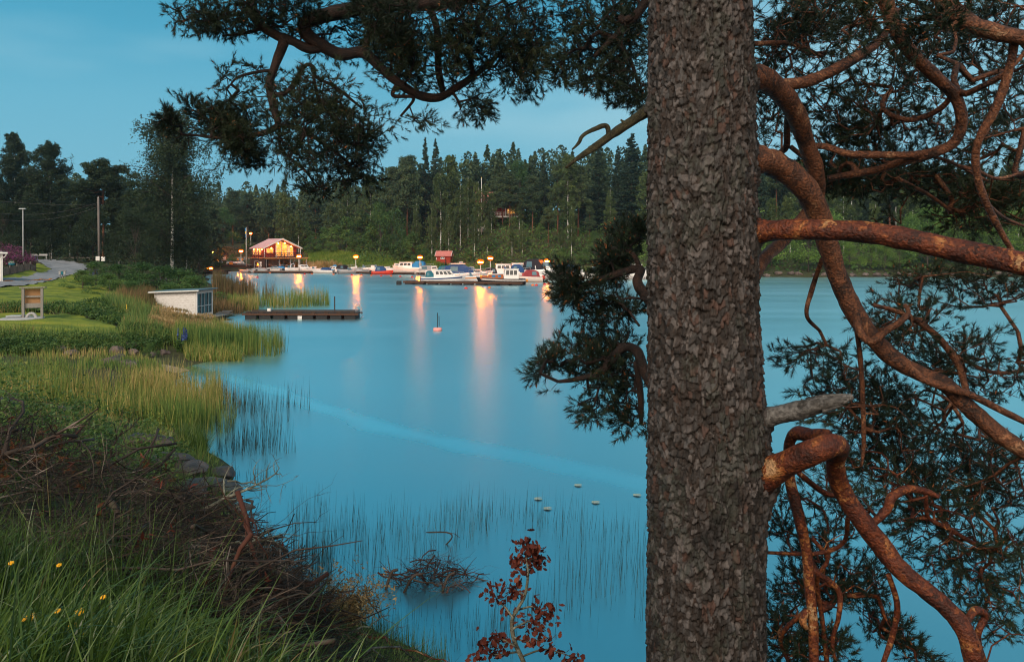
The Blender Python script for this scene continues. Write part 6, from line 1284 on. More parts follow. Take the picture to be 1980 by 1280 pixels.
# red house on the hill
t = empty('red_house', (PX(962,194), 194, Gz(PX(962,194),194)), 0.1, 'red house with white veranda hidden among the trees on the hill', 'building')
MB().prism([(-5,0),(5,0),(5,4.2),(-5,4.2)], -3, 3, 'y').build('wall', 'red_paint', t)
r = MB()
for s in (-1,1): r.add([(-5.5,s*3.6,3.9),(5.5,s*3.6,3.9),(5.5,0,6.6),(-5.5,0,6.6),(-5.5,s*3.6,4.05),(5.5,s*3.6,4.05),(5.5,0,6.75),(-5.5,0,6.75)], [(0,1,2,3),(7,6,5,4),(0,4,5,1),(0,3,7,4),(1,5,6,2)])
r.build('roof', 'roof_red', t)
for s in (-5,5): MB().prism([(-3,4.2),(3,4.2),(0,6.5)], s-.05, s+.05, 'x').build('gable', 'red_paint', t)
MB().box((0,-4,.4), (10,2,.25)).build('veranda', 'white_paint', t); railing(t, -5, 5, -4.9, .5, 1.0, 'x', 'white_paint', False, 26)
for x in (-4.8,-1.6,1.6,4.8): MB().box((x,-4.8,2), (.16,.16,3)).build('post', 'white_paint', t)
win(t, 2.2, 4.2, 1.2, 2.4, -3.04, 'lit_room', nv=3); win(t, -3.8, -1.8, 1.2, 2.4, -3.04, 'glass_dark', nv=2)
# playhouse and flagpole on the hill
x = PX(932,188); z = Gz(x,188)
t = empty('playhouse', (x, 188, z+0.8), 0.2, 'tiny white playhouse with grey roof on stones on the hill', 'playhouse')
MB().box((0,0,.65), (1.1,1.1,1.3)).build('wall', 'white_paint', t); MB().prism([(-1.0,1.25),(0,1.8),(1.0,1.25),(1.0,1.33),(0,1.9),(-1.0,1.33)], -.8, .8, 'y').build('roof', 'roof_blue', t)
MB().box((.1,-.56,.75), (.35,.04,.4)).build('window', 'glass_dark', t); MB().box((0,0,-.45), (2.0,1.6,.9)).build('plinth', 'concrete', t)
t = empty('flagpole', (PX(931,186), 186, Gz(PX(931,186),186)), label='bare white flagpole rising from the hill among the trees', cat='flagpole')
MB().tube([(0,0,0),(0,0,13.6)], [.09,.05], 8).build('pole', 'pole_white', t, True); MB().lathe([(.02,0),(.12,.1),(.02,.22)], (0,0,13.6), 8).build('finial', 'flag_yellow', t, True)
t = empty('flagpole', (PX(476,164), 164, 1.0), label='white flagpole with hanging blue and yellow pennant left of the clubhouse', cat='flagpole'); hh = H-(440-HY)*164/F-1.0
MB().tube([(0,0,0),(0,0,hh)], [.09,.05], 8).build('pole', 'pole_white', t, True)
pn = MB(); py_ = MB()
for k in range(8):
    z = hh-.15-k*.24; a = .05+.03*math.sin(k*1.3); (py_ if k in (3,4) else pn).hexa([(-.02,-.03+a*.3,z-.24),(-.30+.02*k,-.03+a,z-.24),(-.30+.02*k,.03+a,z-.24),(-.02,.03+a*.3,z-.24),(-.02,-.03+a*.3,z-.002),(-.30+.02*k,-.03+a,z-.002),(-.30+.02*k,.03+a,z-.002),(-.02,.03+a*.3,z-.002)])
f = pn.build('pennant', 'flag_blue', t); py_.build('stripe', 'flag_yellow', f)
# gazebo, notice shelter and quay things
x = PX(402,188); t = empty('gazebo', (x, 188, Gz(x,188)), 0.2, 'blue roofed gazebo with small lamps behind the notice shelter', 'gazebo')
MB().lathe([(3.0,2.5),(3.0,2.6),(0.15,4.6)], (0,0,0), 6).build('roof', 'roof_blue', t)
for k in range(6): a = k*math.pi/3; MB().box((2.4*math.cos(a),2.4*math.sin(a),1.25), (.14,.14,2.5)).build('post', 'shed_brown', t)
for xx, yy in ((.6,-2.4),(-.5,-2.3)): MB().lathe([(.03,-.2),(.22,-.1),(.22,.1),(.03,.2)], (xx,yy,2.2), 10).build('lamp', 'lamp_warm', t)
x = PX(427,168); z0 = H-(498-HY)*168/F; t = empty('notice_shelter', (x, 168, z0-1.9), 0.05, 'notice board with papers under a small dark roof on the quay slope', 'notice board')
for s in (-1.15,1.15): MB().box((s,0,1.2), (.14,.14,2.4)).build('post', 'warm_wood', t)
MB().prism([(-.6,2.45),(.6,2.45),(.05,2.85),(-.05,2.85)], -1.5, 1.5, 'x').build('roof', 'roof_dark', t); MB().box((0,0,1.75), (2.2,.08,1.15)).build('board', 'gel_orange', t)
for px_, zz, w_, h_ in ((-.75,1.8,.4,.6),(-.3,1.65,.35,.5),(.05,1.85,.3,.4),(.62,1.75,.85,.8)): MB().box((px_,-.06,zz), (w_,.03,h_)).build('poster', 'paper', t)
for px, Y, z, sz, m, l, n in [(447,166,1.75,(1.7,.8,.34),'gel_white','upturned white rowing boat on the quay, left of two','overturned_boat'),(462,167,1.7,(1.9,.8,.4),'gel_white','upturned white rowing boat on the quay by the lamp','overturned_boat')]:
    t = empty(n, (PX(px,Y), Y, 1.25), 0.1, l, 'boat'); k = MB(); q = []
    for u in np.linspace(-1,1,9):
        b = sz[1]/2*(1-abs(u)**2.5*.9)
        q.append([(u*sz[0]/2*1.2, b*math.cos(a), .3+sz[2]*(1-abs(u)**3*.5)*math.sin(a)) for a in np.linspace(0,math.pi,7)])
    k.add(np.array(q).reshape(-1,3), [(i*7+j,i*7+j+1,(i+1)*7+j+1,(i+1)*7+j) for i in range(8) for j in range(6)]).build('hull', m, t, True)
    for s in (-.6,.6): MB().box((s,0,.15), (.1,.8,.3)).build('trestle', 'dock_wood', t)
t = empty('storage_box', (PX(447,164.5), 164.5, 1.27), label='orange storage box standing on the quay edge', cat='box'); MB().box((0,0,.28), (.75,.5,.5)).build('body', 'gel_orange', t, bevel=.03); MB().box((0,0,.56), (.8,.55,.07)).build('lid', 'gel_red', t, bevel=.02)
t = empty('rubbish_bin', (PX(434,166), 166, 1.27), label='tall dark rubbish bin on the quay', cat='bin'); MB().box((0,0,.4), (.45,.45,.8), taper=1.15).build('body', 'float_dark', t, bevel=.03); MB().box((0,0,.84), (.56,.56,.07)).build('lid', 'black_plastic', t)
t = empty('picnic_table', (PX(419,165), 165, 1.27), label='dark wooden picnic table on the quay left of the bin', cat='table')
MB().box((0,0,.72), (1.8,.7,.06)).build('table_top', 'shed_brown', t)
for s in (-1,1): MB().box((0,s*.65,.44), (1.8,.26,.05)).build('seat', 'shed_brown', t)
for s in (-.65,.65): MB().prism([(-.75,0),(-.62,0),(.1,.7),(-.03,.7)], s-.03, s+.03, 'x').build('leg', 'shed_brown', t); MB().prism([(.75,0),(.62,0),(-.1,.7),(.03,.7)], s+.035, s+.09, 'x').build('leg', 'shed_brown', t)
for px, l in ((460,'left glowing orange lantern box at the quay lamp'),(469,'right glowing orange lantern box at the quay lamp')):
    t = empty('lantern_box', (PX(px,165), 165, 1.2), label=l, cat='lantern'); MB().box((0,0,.5), (.08,.08,1.0)).build('post', 'pole_grey', t); MB().box((0,0,1.2), (.34,.3,.4)).build('body', 'gel_orange', t, bevel=.02)
t = empty('quay_sign', (PX(385,165), 165, .9), label='small teal sign on a white post at the left end of the quay', cat='sign'); MB().box((0,0,.5), (.08,.08,1.1)).build('post', 'pole_white', t); MB().box((.1,-.06,1.15), (.42,.04,.34)).build('panel', 'canvas_teal', t)

# ------------------------------------------------------------------ the near boathouse
YB = 52.5; x = PX(356,YB); t = empty('boathouse', (x, YB, 0), math.radians(-28), 'small white peeling wooden boathouse with sloping roof by the reeds', 'boathouse')
W0, D0, zb, h0, h1 = 1.35, 2.05, 0.30, 1.72, 1.92
# local x: across the water front (to the right), y: along the long side away to the left
bl = [(-0.2,0),(1.2,0)]
A_, B_ = np.array([PX(300,53.2),53.2]), np.array([PX(379,51.6),51.6]); C_ = np.array([PX(410,53.8),53.8])
t.location = (B_[0], B_[1], 0); t.rotation_euler = (0,0,0)
uA = A_-B_; uC = C_-B_; LA, LC_ = np.linalg.norm(uA), np.linalg.norm(uC); uA /= LA; uC /= LC_
def pt(a, c, z): p = uA*a+uC*c; return (p[0], p[1], z)
def slab(a0, a1, c0, c1, z0, z1, zz=None):
    """box in the skewed frame of the boathouse; zz: top heights at the four corners"""
    tp = zz or [z1]*4
    return MB().hexa([pt(a0,c0,z0),pt(a1,c0,z0),pt(a1,c1,z0),pt(a0,c1,z0),pt(a0,c0,tp[0]),pt(a1,c0,tp[1]),pt(a1,c1,tp[2]),pt(a0,c1,tp[3])])
ztop = lambda a: 2.10-0.05*a
k = MB(); nb = 15
for i in range(nb):                                                 # weatherboards, each lapping the one below
    z0 = zb+i*(ztop(0)-0.02-zb)/nb; z1 = z0+(ztop(0)-zb)/nb-0.008; zz = [min(z1, ztop(0)), min(z1, ztop(LA)), min(z1, ztop(LA)), min(z1, ztop(0))]; dd = 0.012*(i % 2)
    k2 = slab(0.0, LA, -0.02-0.012, 0.04, z0, z1, zz); k.add(k2.v[0], k2.f)
wl = k.build('wall', 'peeling_white', t)
slab(0.02, LA-.02, 0.05, LC_-.03, zb, 0, [ztop(0)-.02, ztop(LA)-.02, ztop(LA)-.02, ztop(0)-.02]).build('wall', 'peeling_white', t)
for a in (0.0, LA-.06): slab(a, a+.08, -.06, -.035, zb-.02, ztop(a)-.02).build('corner_board', 'white_paint', t)
slab(-.10, -.02, -.05, .10, zb-.02, ztop(0)-.02).build('corner_board', 'white_paint', t)
slab(-.06, -.01, LC_-.10, LC_+.02, zb, ztop(0)-.02).build('corner_board', 'white_paint', t)
slab(-.05, .0, .10, LC_-.10, zb, zb+.22).build('wall_panel', 'peeling_white', t); slab(-.05, .0, .10, LC_-.10, ztop(0)-.22, ztop(0)-.02).build('wall_panel', 'peeling_white', t)
wn = slab(-.02, .012, .12, LC_-.12, zb+.22, ztop(0)-.22).build('window', 'glass_dark', t); f = MB()
for i in range(5): c = .12+(LC_-.24)*i/4; q = slab(-.06, -.025, c-.025, c+.025, zb+.22, ztop(0)-.22); f.add(q.v[0], q.f)
q = slab(-.063, -.028, .12, LC_-.12, 1.02, 1.07); f.add(q.v[0], q.f); f.build('frame', 'gel_grey', wn)
slab(-.42, LA+.45, -.28, LC_+.25, 2.10, 0, [ztop(-.42)+.07, ztop(LA+.45)+.07, ztop(LA+.45)+.07, ztop(-.42)+.07]).v[0]
rv = slab(-.42, LA+.45, -.28, LC_+.25, 0, 1); v = rv.v[0]
for i, (a, _) in enumerate([(-.42,0),(LA+.45,0),(LA+.45,1),(-.42,1)]*2): v[i,2] = ztop(a)+(.0 if i < 4 else .07)
rv.build('roof', 'roof_felt', t)
ev = slab(-.44, LA+.47, -.31, -.285, 0, 1); v = ev.v[0]
for i, (a, _) in enumerate([(-.44,0),(LA+.47,0),(LA+.47,1),(-.44,1)]*2): v[i,2] = ztop(a)+(-.03 if i < 4 else .045)
ev.build('fascia', 'white_paint', t)
d = MB()
for i in range(8): q = slab(-1.15+i*.14, -1.15+i*.14+.12, -.05, LC_+.75, .30, .345); d.add(q.v[0], q.f)
d.build('deck', 'dock_grey', t); slab(-1.1, 0, .05, LC_+.3, -.3, .29).build('underframe', 'float_dark', t)
t2 = empty('plank_stack', (PX(434,55), 55, Gz(PX(434,55),55)), 0.3, 'pale loose planks stacked beside the boathouse deck', 'planks')
for i in range(4): MB().box((rng.normal(0,.1),rng.normal(0,.1),.28+i*.06), (1.0-.1*i,.3,.04), rng.normal(0,.2)).build('plank', 'dock_grey', t2)
t2 = empty('plank_walkway', (PX(432,59), 59, 0.25), 0.15, 'dark narrow plank walkway in the reeds behind the boathouse', 'walkway'); MB().box((0,0,.1), (2.2,.4,.08)).build('deck', 'dock_wood', t2); MB().box((-.8,0,-.1), (.1,.4,.4)).build('post', 'dock_wood', t2); MB().box((.8,0,-.1), (.1,.4,.4)).build('post', 'dock_wood', t2)
# wooden information stand on the lawn
x, y = PX(64,40), 40; z = Gz(x,y)
t = empty('information_stand', (x, y, z), 0.35, 'weathered wooden information stand seen from behind on the lawn', 'notice board')
for s in (-.42,.42): MB().box((s,-.1,.80), (.12,.12,1.62)).build('post', 'grey_wood', t, bevel=.01)
MB().box((0,.05,1.64), (1.15,.5,.05), rx=-.06).build('roof', 'grey_wood', t); MB().box((-.1,.08,1.10), (.86,.05,.95)).build('board', 'warm_wood', t)
for zz in (1.18,): MB().box((0,-.03,zz), (.76,.05,.08)).build('rail', 'grey_wood', t)
MB().box((0,-.03,.72), (.76,.06,.24)).build('rail', 'grey_wood', t); MB().box((-.52,.28,1.05), (.06,.30,1.05)).build('side_panel', 'grey_wood', t)
t = empty('concrete_pipe', (x-.02, y-.1, z), 0.35, 'curved grey concrete pipe arch between the legs of the information stand', 'pipe')
a = np.linspace(0, math.pi, 13); MB().tube(np.stack([.22*np.cos(a), 0*a, .02+.30*np.sin(a)], 1), .075, 10).build('arch', 'concrete', t, True)
xs = PX(30,39.6); t = empty('manhole_slab', (xs, 39.8, Gz(xs,39.8)+.02), 0.1, 'flat grey concrete slab with metal hatch on the lawn', 'slab')
MB().lathe([(1.0,0),(1.0,.10),(.9,.13)], (.2,0,0), 22).build('slab', 'concrete', t); MB().box((-.2,.2,.19), (.75,.55,.07)).build('hatch', 'gel_grey', t, bevel=.02)
t = empty('marker_post', (PX(245,45), 45, Gz(PX(245,45),45)), label='short dark marker post with yellow top in the tall grass', cat='post')
MB().tube([(0,0,0),(0,0,.45)], .045, 8).build('post', 'float_dark', t); MB().tube([(0,0,.45),(0,0,.72)], .03, 8).build('cap', 'flag_yellow', t)
# utility pole, wires, lamps and roadside things
YP = 98; xp = PX(190,YP); zp = Gz(xp,YP); ht = H-(383-HY)*YP/F-zp
t = empty('utility_pole', (xp, YP, zp), label='tall grey wooden utility pole behind the bushes', cat='pole')
MB().tube([(.15,0,0),(0,0,ht)], [.17,.12], 10).build('pole', 'pole_wood', t, True)
MB().box((.05,-.2,.5+.3), (.5,.12,.55)).build('meter_box', 'white_paint', t, bevel=.02); MB().box((.72,-.2,.75), (.5,.12,.55)).build('meter_box', 'paper', t, bevel=.02); MB().lathe([(.05,0),(.09,.06),(.05,.12)], (0,0,ht), 8).build('insulator', 'white_paint', t)
def cable(a, b, sag, label):
    s = np.linspace(0,1,24)[:,None]; p = np.array(a)*(1-s)+np.array(b)*s; p[:,2] -= (sag*4*s*(1-s))[:,0]
    tag(MB().tube(p, .013, 4).build('power_cable', 'pole_wood', None), label, 'cable', 'overhead cables')
for py, yend, sag, l in ((392,416,1.0,'upper overhead cable from the utility pole'),(400,428,1.1,'lowest slack overhead cable from the utility pole'),(397,395,.25,'nearly straight faint overhead cable to the utility pole')): cable(P(189,py,YP), P(-60,yend-12,80), sag, l)
YS = 80; xs = PX(45,YS); z = Gz(xs,YS); t = empty('street_lamp', (xs, YS, z), label='unlit grey street lamp with flat head above the heather bank', cat='lamp'); hs = H-(405-HY)*YS/F-z
MB().tube([(0,0,0),(-.04,0,hs)], [.085,.05], 8).build('pole', 'pole_grey', t, True); MB().tube([(-.04,0,hs),(-.5,0,hs+.05)], .03, 6).build('arm', 'pole_grey', t)
MB().box((-.06,0,hs+.05), (.62,.24,.12)).build('lamp_head', 'gel_grey', t, bevel=.03)
YG = 108; xs = PX(97,YG); z = Gz(xs,YG); t = empty('road_sign', (xs, YG, z), label='road signpost with pale top plate and arrow at the bend', cat='sign'); s = YG/F
MB().box((.2,0,1.0), (.1,.1,2.2)).build('post', 'pole_grey', t); MB().box((0,0,1.0), (.07,.07,2.0)).build('post', 'pole_wood', t); MB().box((-.1,-.06,2.1), (.85,.06,.22)).build('plate', 'canvas_grey', t); MB().prism([(-.55,1.15),(-.2,1.0),(-.2,1.3)], -.09, -.05, 'y').build('arrow', 'canvas_grey', t); MB().box((.22,-.06,1.35), (.24,.04,.24)).build('plate', 'paper', t)
t = empty('guard_rail', (PX(75,104), 104, Gz(PX(75,104),104)), -0.05, 'pale roadside guard rail in front of the dark trees', 'guard rail')
MB().box((0,0,.75), (2.4,.06,.24)).build('beam', 'canvas_grey', t)
for s in (-1,1): MB().box((s,.08,.35), (.1,.1,.75)).build('post', 'pole_grey', t)
t = empty('rail_fence', (PX(143,112), 112, Gz(PX(143,112),112)), -0.12, 'low grey wooden rail beyond the road bend', 'fence'); MB().box((0,0,.35), (5.4,.08,.16)).build('rail', 'fence_wood', t)
for q in (-2.4,0,2.4): MB().box((q,.09,.15), (.12,.1,.5)).build('post', 'fence_wood', t)
xs, YM = HIT(121,540); z = Gz(xs,YM); t = empty('mailbox_stand', (xs, YM, z), 0.25, 'row of grey mailboxes on posts at the lawn edge', 'mailboxes')
for q in (-.2,0,.2): MB().box((q,0,.36), (.05,.05,.72)).build('post', 'grey_wood', t)
MB().box((0,0,.74), (.62,.3,.04)).build('shelf', 'grey_wood', t)
for q in (-.2,0,.2): MB().box((q,-.05,.56), (.17,.24,.30)).build('mailbox', 'canvas_grey' if q else 'canvas_teal', t, bevel=.01)
t = empty('plank_fence', (PX(33,70), 70, 0), 0, 'weathered vertical plank fence below the heather', 'fence')
p0, p1 = np.array(HIT(-12,535)), np.array(HIT(70,526)); k = MB(); n = 60
for i in range(n):
    q = p0+(p1-p0)*i/n; zz = Gz(q[0],q[1]); hh = .80+rng.normal(0,.05); k.box((q[0]-PX(33,70), q[1]-70, zz+hh/2-.1), (.13,.03,hh), math.atan2(p1[1]-p0[1],p1[0]-p0[0])+rng.normal(0,.03))
k.build('plank_panel', 'fence_wood', t)
for i in range(0, n, 10):
    q = p0+(p1-p0)*i/n; zz = Gz(q[0],q[1]); MB().box((q[0]-PX(33,70), q[1]-70+.1, zz+.45), (.12,.12,.95)).build('post', 'fence_wood', t)
t = empty('white_cottage', (-46.0, 64.1, Gz(PX(-30,65),65)), 0.588, 'corner of a white cottage with gutter at the left frame edge', 'building')
MB().box((0,1.5,1.3), (6.5,3,2.7)).build('wall', 'peeling_white', t); MB().prism([(-.2,2.52),(3.2,2.52),(3.2,2.62),(-.2,2.60)], -3.6, 3.55, 'x').build('roof', 'roof_dark', t)
MB().tube([(-3.6,-.25,2.5),(3.62,-.25,2.5)], .08, 8).build('gutter', 'white_paint', t); MB().tube(spline([(3.55,-.25,2.45),(3.4,-.1,2.15),(3.15,-.06,1.95),(3.15,-.06,0)],4), .05, 8).build('downpipe', 'white_paint', t)
MB().box((3.2,-.04,1.3), (.16,.1,2.6)).build('corner_board', 'white_paint', t)
for px, Y, l in ((24,HIT(24,531)[1]+.1,'teal flower bowl with yellow blooms on the plank fence'),):
    x = PX(px,Y); t = empty('flower_bowl', (x, Y, Gz(x,Y)+.85), label=l, cat='flower pot'); MB().lathe([(.12,-.1),(.25,.0),(.3,.16),(.26,.16)], (0,-.1,0), 12).build('bowl', 'canvas_teal', t, True)
    soup('flowers', leafclump(np.array([[0,-.1]]), np.array([.12]), .22, .3, 90, .08), 'lily', t)
t = empty('road_barrier', (PX(55,63.6), 63.6, 0), 0, 'orange strip laid across the grey road', 'road strip')
k = MB(); q0, q1 = np.array(HIT(-20,546)), np.array(HIT(100,541.5))
for i in range(24):
    a = q0+(q1-q0)*i/24; b = q0+(q1-q0)*(i+1)/24; ca = (a+b)/2; k.box((ca[0]-PX(55,63.6), ca[1]-63.6+rng.normal(0,.05), Gz(ca[0],ca[1])+.15), (np.linalg.norm(b-a)*.98,.16,.06), math.atan2(b[1]-a[1],b[0]-a[0]))
k.build('strip', 'gel_orange', t)

# ------------------------------------------------------------------ heather, lupins, small flowers
def mound(name, label, px, Y, r, h, mat, cat, group, n=900, size=.12):
    x = PX(px,Y); t = empty(name, (x, Y, Gz(x,Y)), label=label, cat=cat, group=group)
    soup('flowers', leafclump(np.zeros((1,2)), np.zeros(1), h*1.5, r, n, size), mat, t); soup('leaves', leafclump(np.zeros((1,2)), np.zeros(1), h, r*.9, n//3, size), 'weed_leaf', t); return t
for px, Y, r, h, l in [(6,80,1.4,1.3,'purple heather mound above the cottage gutter'),(22,84,1.4,1.2,'purple heather mound highest on the left bank'),(38,85,1.2,1.0,'purple heather mound left of the street lamp'),(16,78.5,1.2,.9,'purple heather mound right above the fence'),(34,79.5,1.1,.8,'purple heather mound at the lamp foot'),(52,84,1.0,.8,'purple heather mound at the end of the fence')]: mound('heather', l, px, Y, r, h, 'heather', 'heather', 'heather on the bank')
def lupin(px, Y, h, mat, label, n=5, group='lupins'):
    x = PX(px,Y); t = empty('lupin', (x, Y, Gz(x,Y)), label=label, cat='flower', group=group)
    st = MB(); fl = []
    for _ in range(n):
        a = rng.normal(0, .16, 2); hh = h*rng.uniform(.75,1.1); st.tube([(a[0]*.5,a[1]*.5,0),(a[0],a[1],hh)], .01, 4)
        u = rng.random(70); c = np.stack([a[0]+rng.normal(0,.035,70)*(1-u), a[1]+rng.normal(0,.035,70)*(1-u), hh*(.55+.5*u)], -1); fl.append(leaves(c, .06))
    st.build('stem', 'weed_leaf', t); soup('blossoms', np.concatenate(fl), mat, t); soup('leaves', leafclump(np.zeros((1,2)), np.zeros(1), h*.6, .3, 110, .13), 'weed_leaf', t)
for px, Y, h, m, l, n in [(347,35,1.0,'lupin_blue','blue lupins on the shore between the rocks and reeds',7),(175,70,1.0,'lupin_violet','violet lupins by the round dark bush',5),(186,71,1.0,'lupin_blue','blue lupins right of the round dark bush',5),(150,69,.9,'heather','pink lupins in front of the round dark bush',4),(57,86,1.2,'lupin_violet','violet lupins beside the heather, nearest the lamp',6),(64,87,1.2,'lupin_violet','violet lupins at the right end of the heather bank',6),(317,70,1.2,'lupin_violet','violet lupins in the bush row above the boathouse',4)]: lupin(px, Y, h, m, l, n)
for px, py, Y, l, r in [(55,1195,4.4,'big yellow buttercup lowest at the left edge',.022),(133,1213,4.5,'pair headed yellow buttercup in the middle of the grass',.022),(150,1185,4.6,'upper yellow buttercup in the middle of the grass',.022),(150,1230,4.4,'lowest yellow buttercup in the middle of the grass',.022),(107,1183,4.6,'small yellow buttercup left of the middle one',.014),(17,1090,5.2,'yellow buttercup high at the left edge',.014),(110,1094,5.3,'small yellow buttercup just below the brush pile',.013),(195,1156,4.8,'yellow buttercup farthest right in the grass',.014),(40,1200,4.4,'tiny yellow buttercup bud at the left edge',.01)]:
    p = P(px,py,Y); zg = Gz(p[0],p[1]); t = empty('buttercup', (p[0],p[1],zg), label=l, cat='flower', group='buttercups in the grass'); hh = max(.1, p[2]-zg)
    MB().tube([(0,0,0),(.01,.01,hh)], .003, 5).build('stem', 'weed_leaf', t)
    k = MB()
    for q in range(6):
        a = q*math.pi/3; k.lathe([(.2*r,-.3*r),(.7*r,0),(.55*r,.5*r),(.1*r,.6*r)], (.01+.75*r*math.cos(a),.01+.75*r*math.sin(a),hh+.3*r*math.sin(a)), 7)
    k.build('petals', 'petal', t, True)
for px, py, l in [(1118,939,'pale lily pad nearest the middle of the water'),(1152,972,'pale lily pad lowest of those left of the trunk'),(1232,958,'pale lily pad closest to the big trunk'),(1059,984,'small pale lily pad left below the others'),(1041,965,'thin pale lily pad left of the others')]:
    p = Wt(px,py); a = np.linspace(.3, 6.1, 15); v = np.concatenate([[[0,0,.015]], np.stack([.085*np.cos(a), .085*np.sin(a), .014+.004*np.sin(a*3)], 1)]); o = MB().add(v, [(0,i,i+1) for i in range(1,15)]).build('lily_pad', 'lily', None, loc=(p[0],p[1],.004)); tag(o, l, 'lily pad', 'lily pads')

# ------------------------------------------------------------------ rocks
def rock(px, Y, sx_, sy_, sz_, label, mat='rock', group='shore rocks', seed=0, sink=.3):
    bm = bmesh.new(); bmesh.ops.create_icosphere(bm, subdivisions=4, radius=1.0); r = np.random.default_rng(seed+int(px*7+Y*13))
    pl = r.normal(size=(16,3)); pl /= np.linalg.norm(pl, axis=1, keepdims=True); dd = r.uniform(.55,.95,16)
    for v in bm.verts:
        c = np.array(v.co); s = 1.0
        for n_, d_ in zip(pl, dd):
            k = c @ n_
            if k > d_: s = min(s, d_/k)
        c = c*s; c *= 1+.07*(float(fbm(c[0]*3+seed,c[1]*3+c[2]*2,4,3))-.45); v.co = (c[0]*sx_, c[1]*sy_, c[2]*sz_)
    me = bpy.data.meshes.new('rock'); bm.to_mesh(me); bm.free(); x = PX(px,Y); o = link('rock', me, mat, None, False, (x, Y, Gz(x,Y)+sz_*(1-2*sink))); o.rotation_euler = (0,0,r.uniform(0,6)); return tag(o, label, 'rock', group)
for a in [(113,32.6,.42,.35,.24,'brown boulder at the left end of the shore rocks'),(142,32.4,.5,.3,.18,'flat brown boulder right of the left boulder'),(228,33,.34,.3,.34,'upright dark grey boulder in the rock group'),(243,34.5,.5,.4,.22,'flat grey boulder at the back of the rock group'),(258,33.6,.28,.26,.2,'small grey rock right of the upright boulder'),(212,31,.5,.4,.24,'pale boulder at the front of the rock group'),(225,31.5,.28,.25,.2,'small brownish rock in the front of the rock group'),(240,31,.36,.3,.2,'red brown rock low in the rock group'),(250,30.6,.3,.3,.16,'small red brown rock next to the sand'),(232,32.3,.2,.2,.16,'little rock in the middle of the rock group'),(318,34.5,.26,.24,.2,'grey rock below the blue lupins'),(297,34,.18,.18,.14,'small tan rock left of the lupins'),(200,33.4,.16,.16,.12,'tiny tan rock left of the rock group'),(258,31.9,.2,.2,.13,'tiny brown rock above the sand')]: rock(*a)
for a in [(30,20.5,.5,.35,.2,'reddish rock behind the brush at the left edge'),(80,19.5,.7,.35,.16,'flat reddish rock slab behind the brush'),(110,18.8,.8,.35,.14,'long flat brown rock ledge behind the brush'),(290,16.6,.6,.4,.24,'rounded brown boulder at the water beyond the brush'),(330,15.6,.55,.4,.2,'brown boulder beside the rounded one'),(360,15.2,.55,.45,.22,'dark wet boulder near the grass tuft'),(300,14.6,.3,.25,.2,'pale small boulder among the sticks'),(9,18,.35,.3,.25,'mossy rock at the left frame edge')]: rock(*a, mat='rock_dark')
for a in [(395,14.8,.9,.5,.16,'dark wet rock ledge at the water edge'),(430,14.8,.6,.35,.10,'dark flat rock tip in the water'),(360,13.6,.7,.5,.14,'dark wet rock under the outer sticks'),(240,18.3,.5,.3,.10,'flat wet stone in the shallow cove'),(428,16.6,.5,.35,.14,'dark stone on the bare shore tip beyond the brush'),(445,15.9,.38,.3,.10,'flat dark stone at the very shore tip beyond the brush'),(452,14.2,.5,.3,.10,'dark stone at the waterline below the lichen branch')]: rock(*a, mat='rock_dark', sink=.42)
for i in range(26): rock(1466+i*21+rng.uniform(-6,6), 131+rng.uniform(-.8,1.2), .8,.6,.45, 'pale stone along the far waterline below the big pine limbs', group='stones of the far waterline', seed=i)
for i in range(10): rock(512+i*8, 174+rng.uniform(-1,1), .6,.5,.4, 'stone on the bank under the clubhouse deck', group='stones under the clubhouse', seed=i)
# ------------------------------------------------------------------ brush piles, driftwood, saplings
def stick_pts(a, d, L, r, bend=.25, n=7):
    d = d/np.linalg.norm(d); s = np.cross(d, rng.normal(size=3)); s /= np.linalg.norm(s); t = np.linspace(0,1,n)[:,None]
    w = np.cumsum(rng.normal(0, .035*L, (n,3)), 0); w -= w[0]
    return a+d*t*L+s*np.sin(t*math.pi)*L*bend*rng.uniform(-.6,.6)+w, r*(1-t[:,0]*.8)
def bough(mb, a, d, L, r, depth=2, twigs=(4,7), seg=7):
    """a dead bough that forks"""
    p, rr = stick_pts(a, d, L, r); mb.tube(p, rr, 6 if r > .008 else 4, r > .01)
    if depth:
        for _ in range(rng.integers(*twigs)):
            i = rng.integers(1, len(p)-1); k = rng.normal(size=3); dd = d/np.linalg.norm(d)*.7+k*.55; bough(mb, p[i], dd, L*rng.uniform(.22,.5), max(.0022, rr[i]*rng.uniform(.35,.6)), depth-1, twigs)
M('brush_twig', [(0,(0.007,0.005,0.004)),(0.5,(0.022,0.015,0.011)),(0.8,(0.065,0.045,0.034)),(1,(0.24,0.19,0.16))], src='island', scale=2, rough=0.75)
BASE = [(-120,8.6,1.2,1.1),(20,8.5,1.3,1.0),(120,8.3,1.25,1.0),(220,8.2,1.2,.95),(310,8.1,1.15,.95),(390,8.2,1.05,.9),(450,8.4,.95,.8),(500,8.7,.75,.65),(200,7.0,.75,1.0),(320,6.8,.8,1.0),(430,7.0,.8,.9),(500,7.6,.7,.7),(260,9.6,1.2,.9),(80,9.6,1.3,.9),(380,9.8,.95,.8),(545,8.3,.40,.5),(480,6.4,.45,.6),(460,10.2,.7,.7),(550,7.4,.4,.6)]
pile = empty('brush_pile', (PX(280,8.5), 8.5, 0), label='large tangled heap of dead branches on the left bank', cat='brush pile')
off = np.array([PX(280,8.5), 8.5, 0.0])
def heap_top(x, y):
    z = Gz(x, y); b = 0
    for px, Y, h, r in BASE:
        d2 = ((x-PX(px,Y))**2+(y-Y)**2)/(r*1.0)**2
        b = max(b, h*max(0, 1-d2*.55))
    return z, b
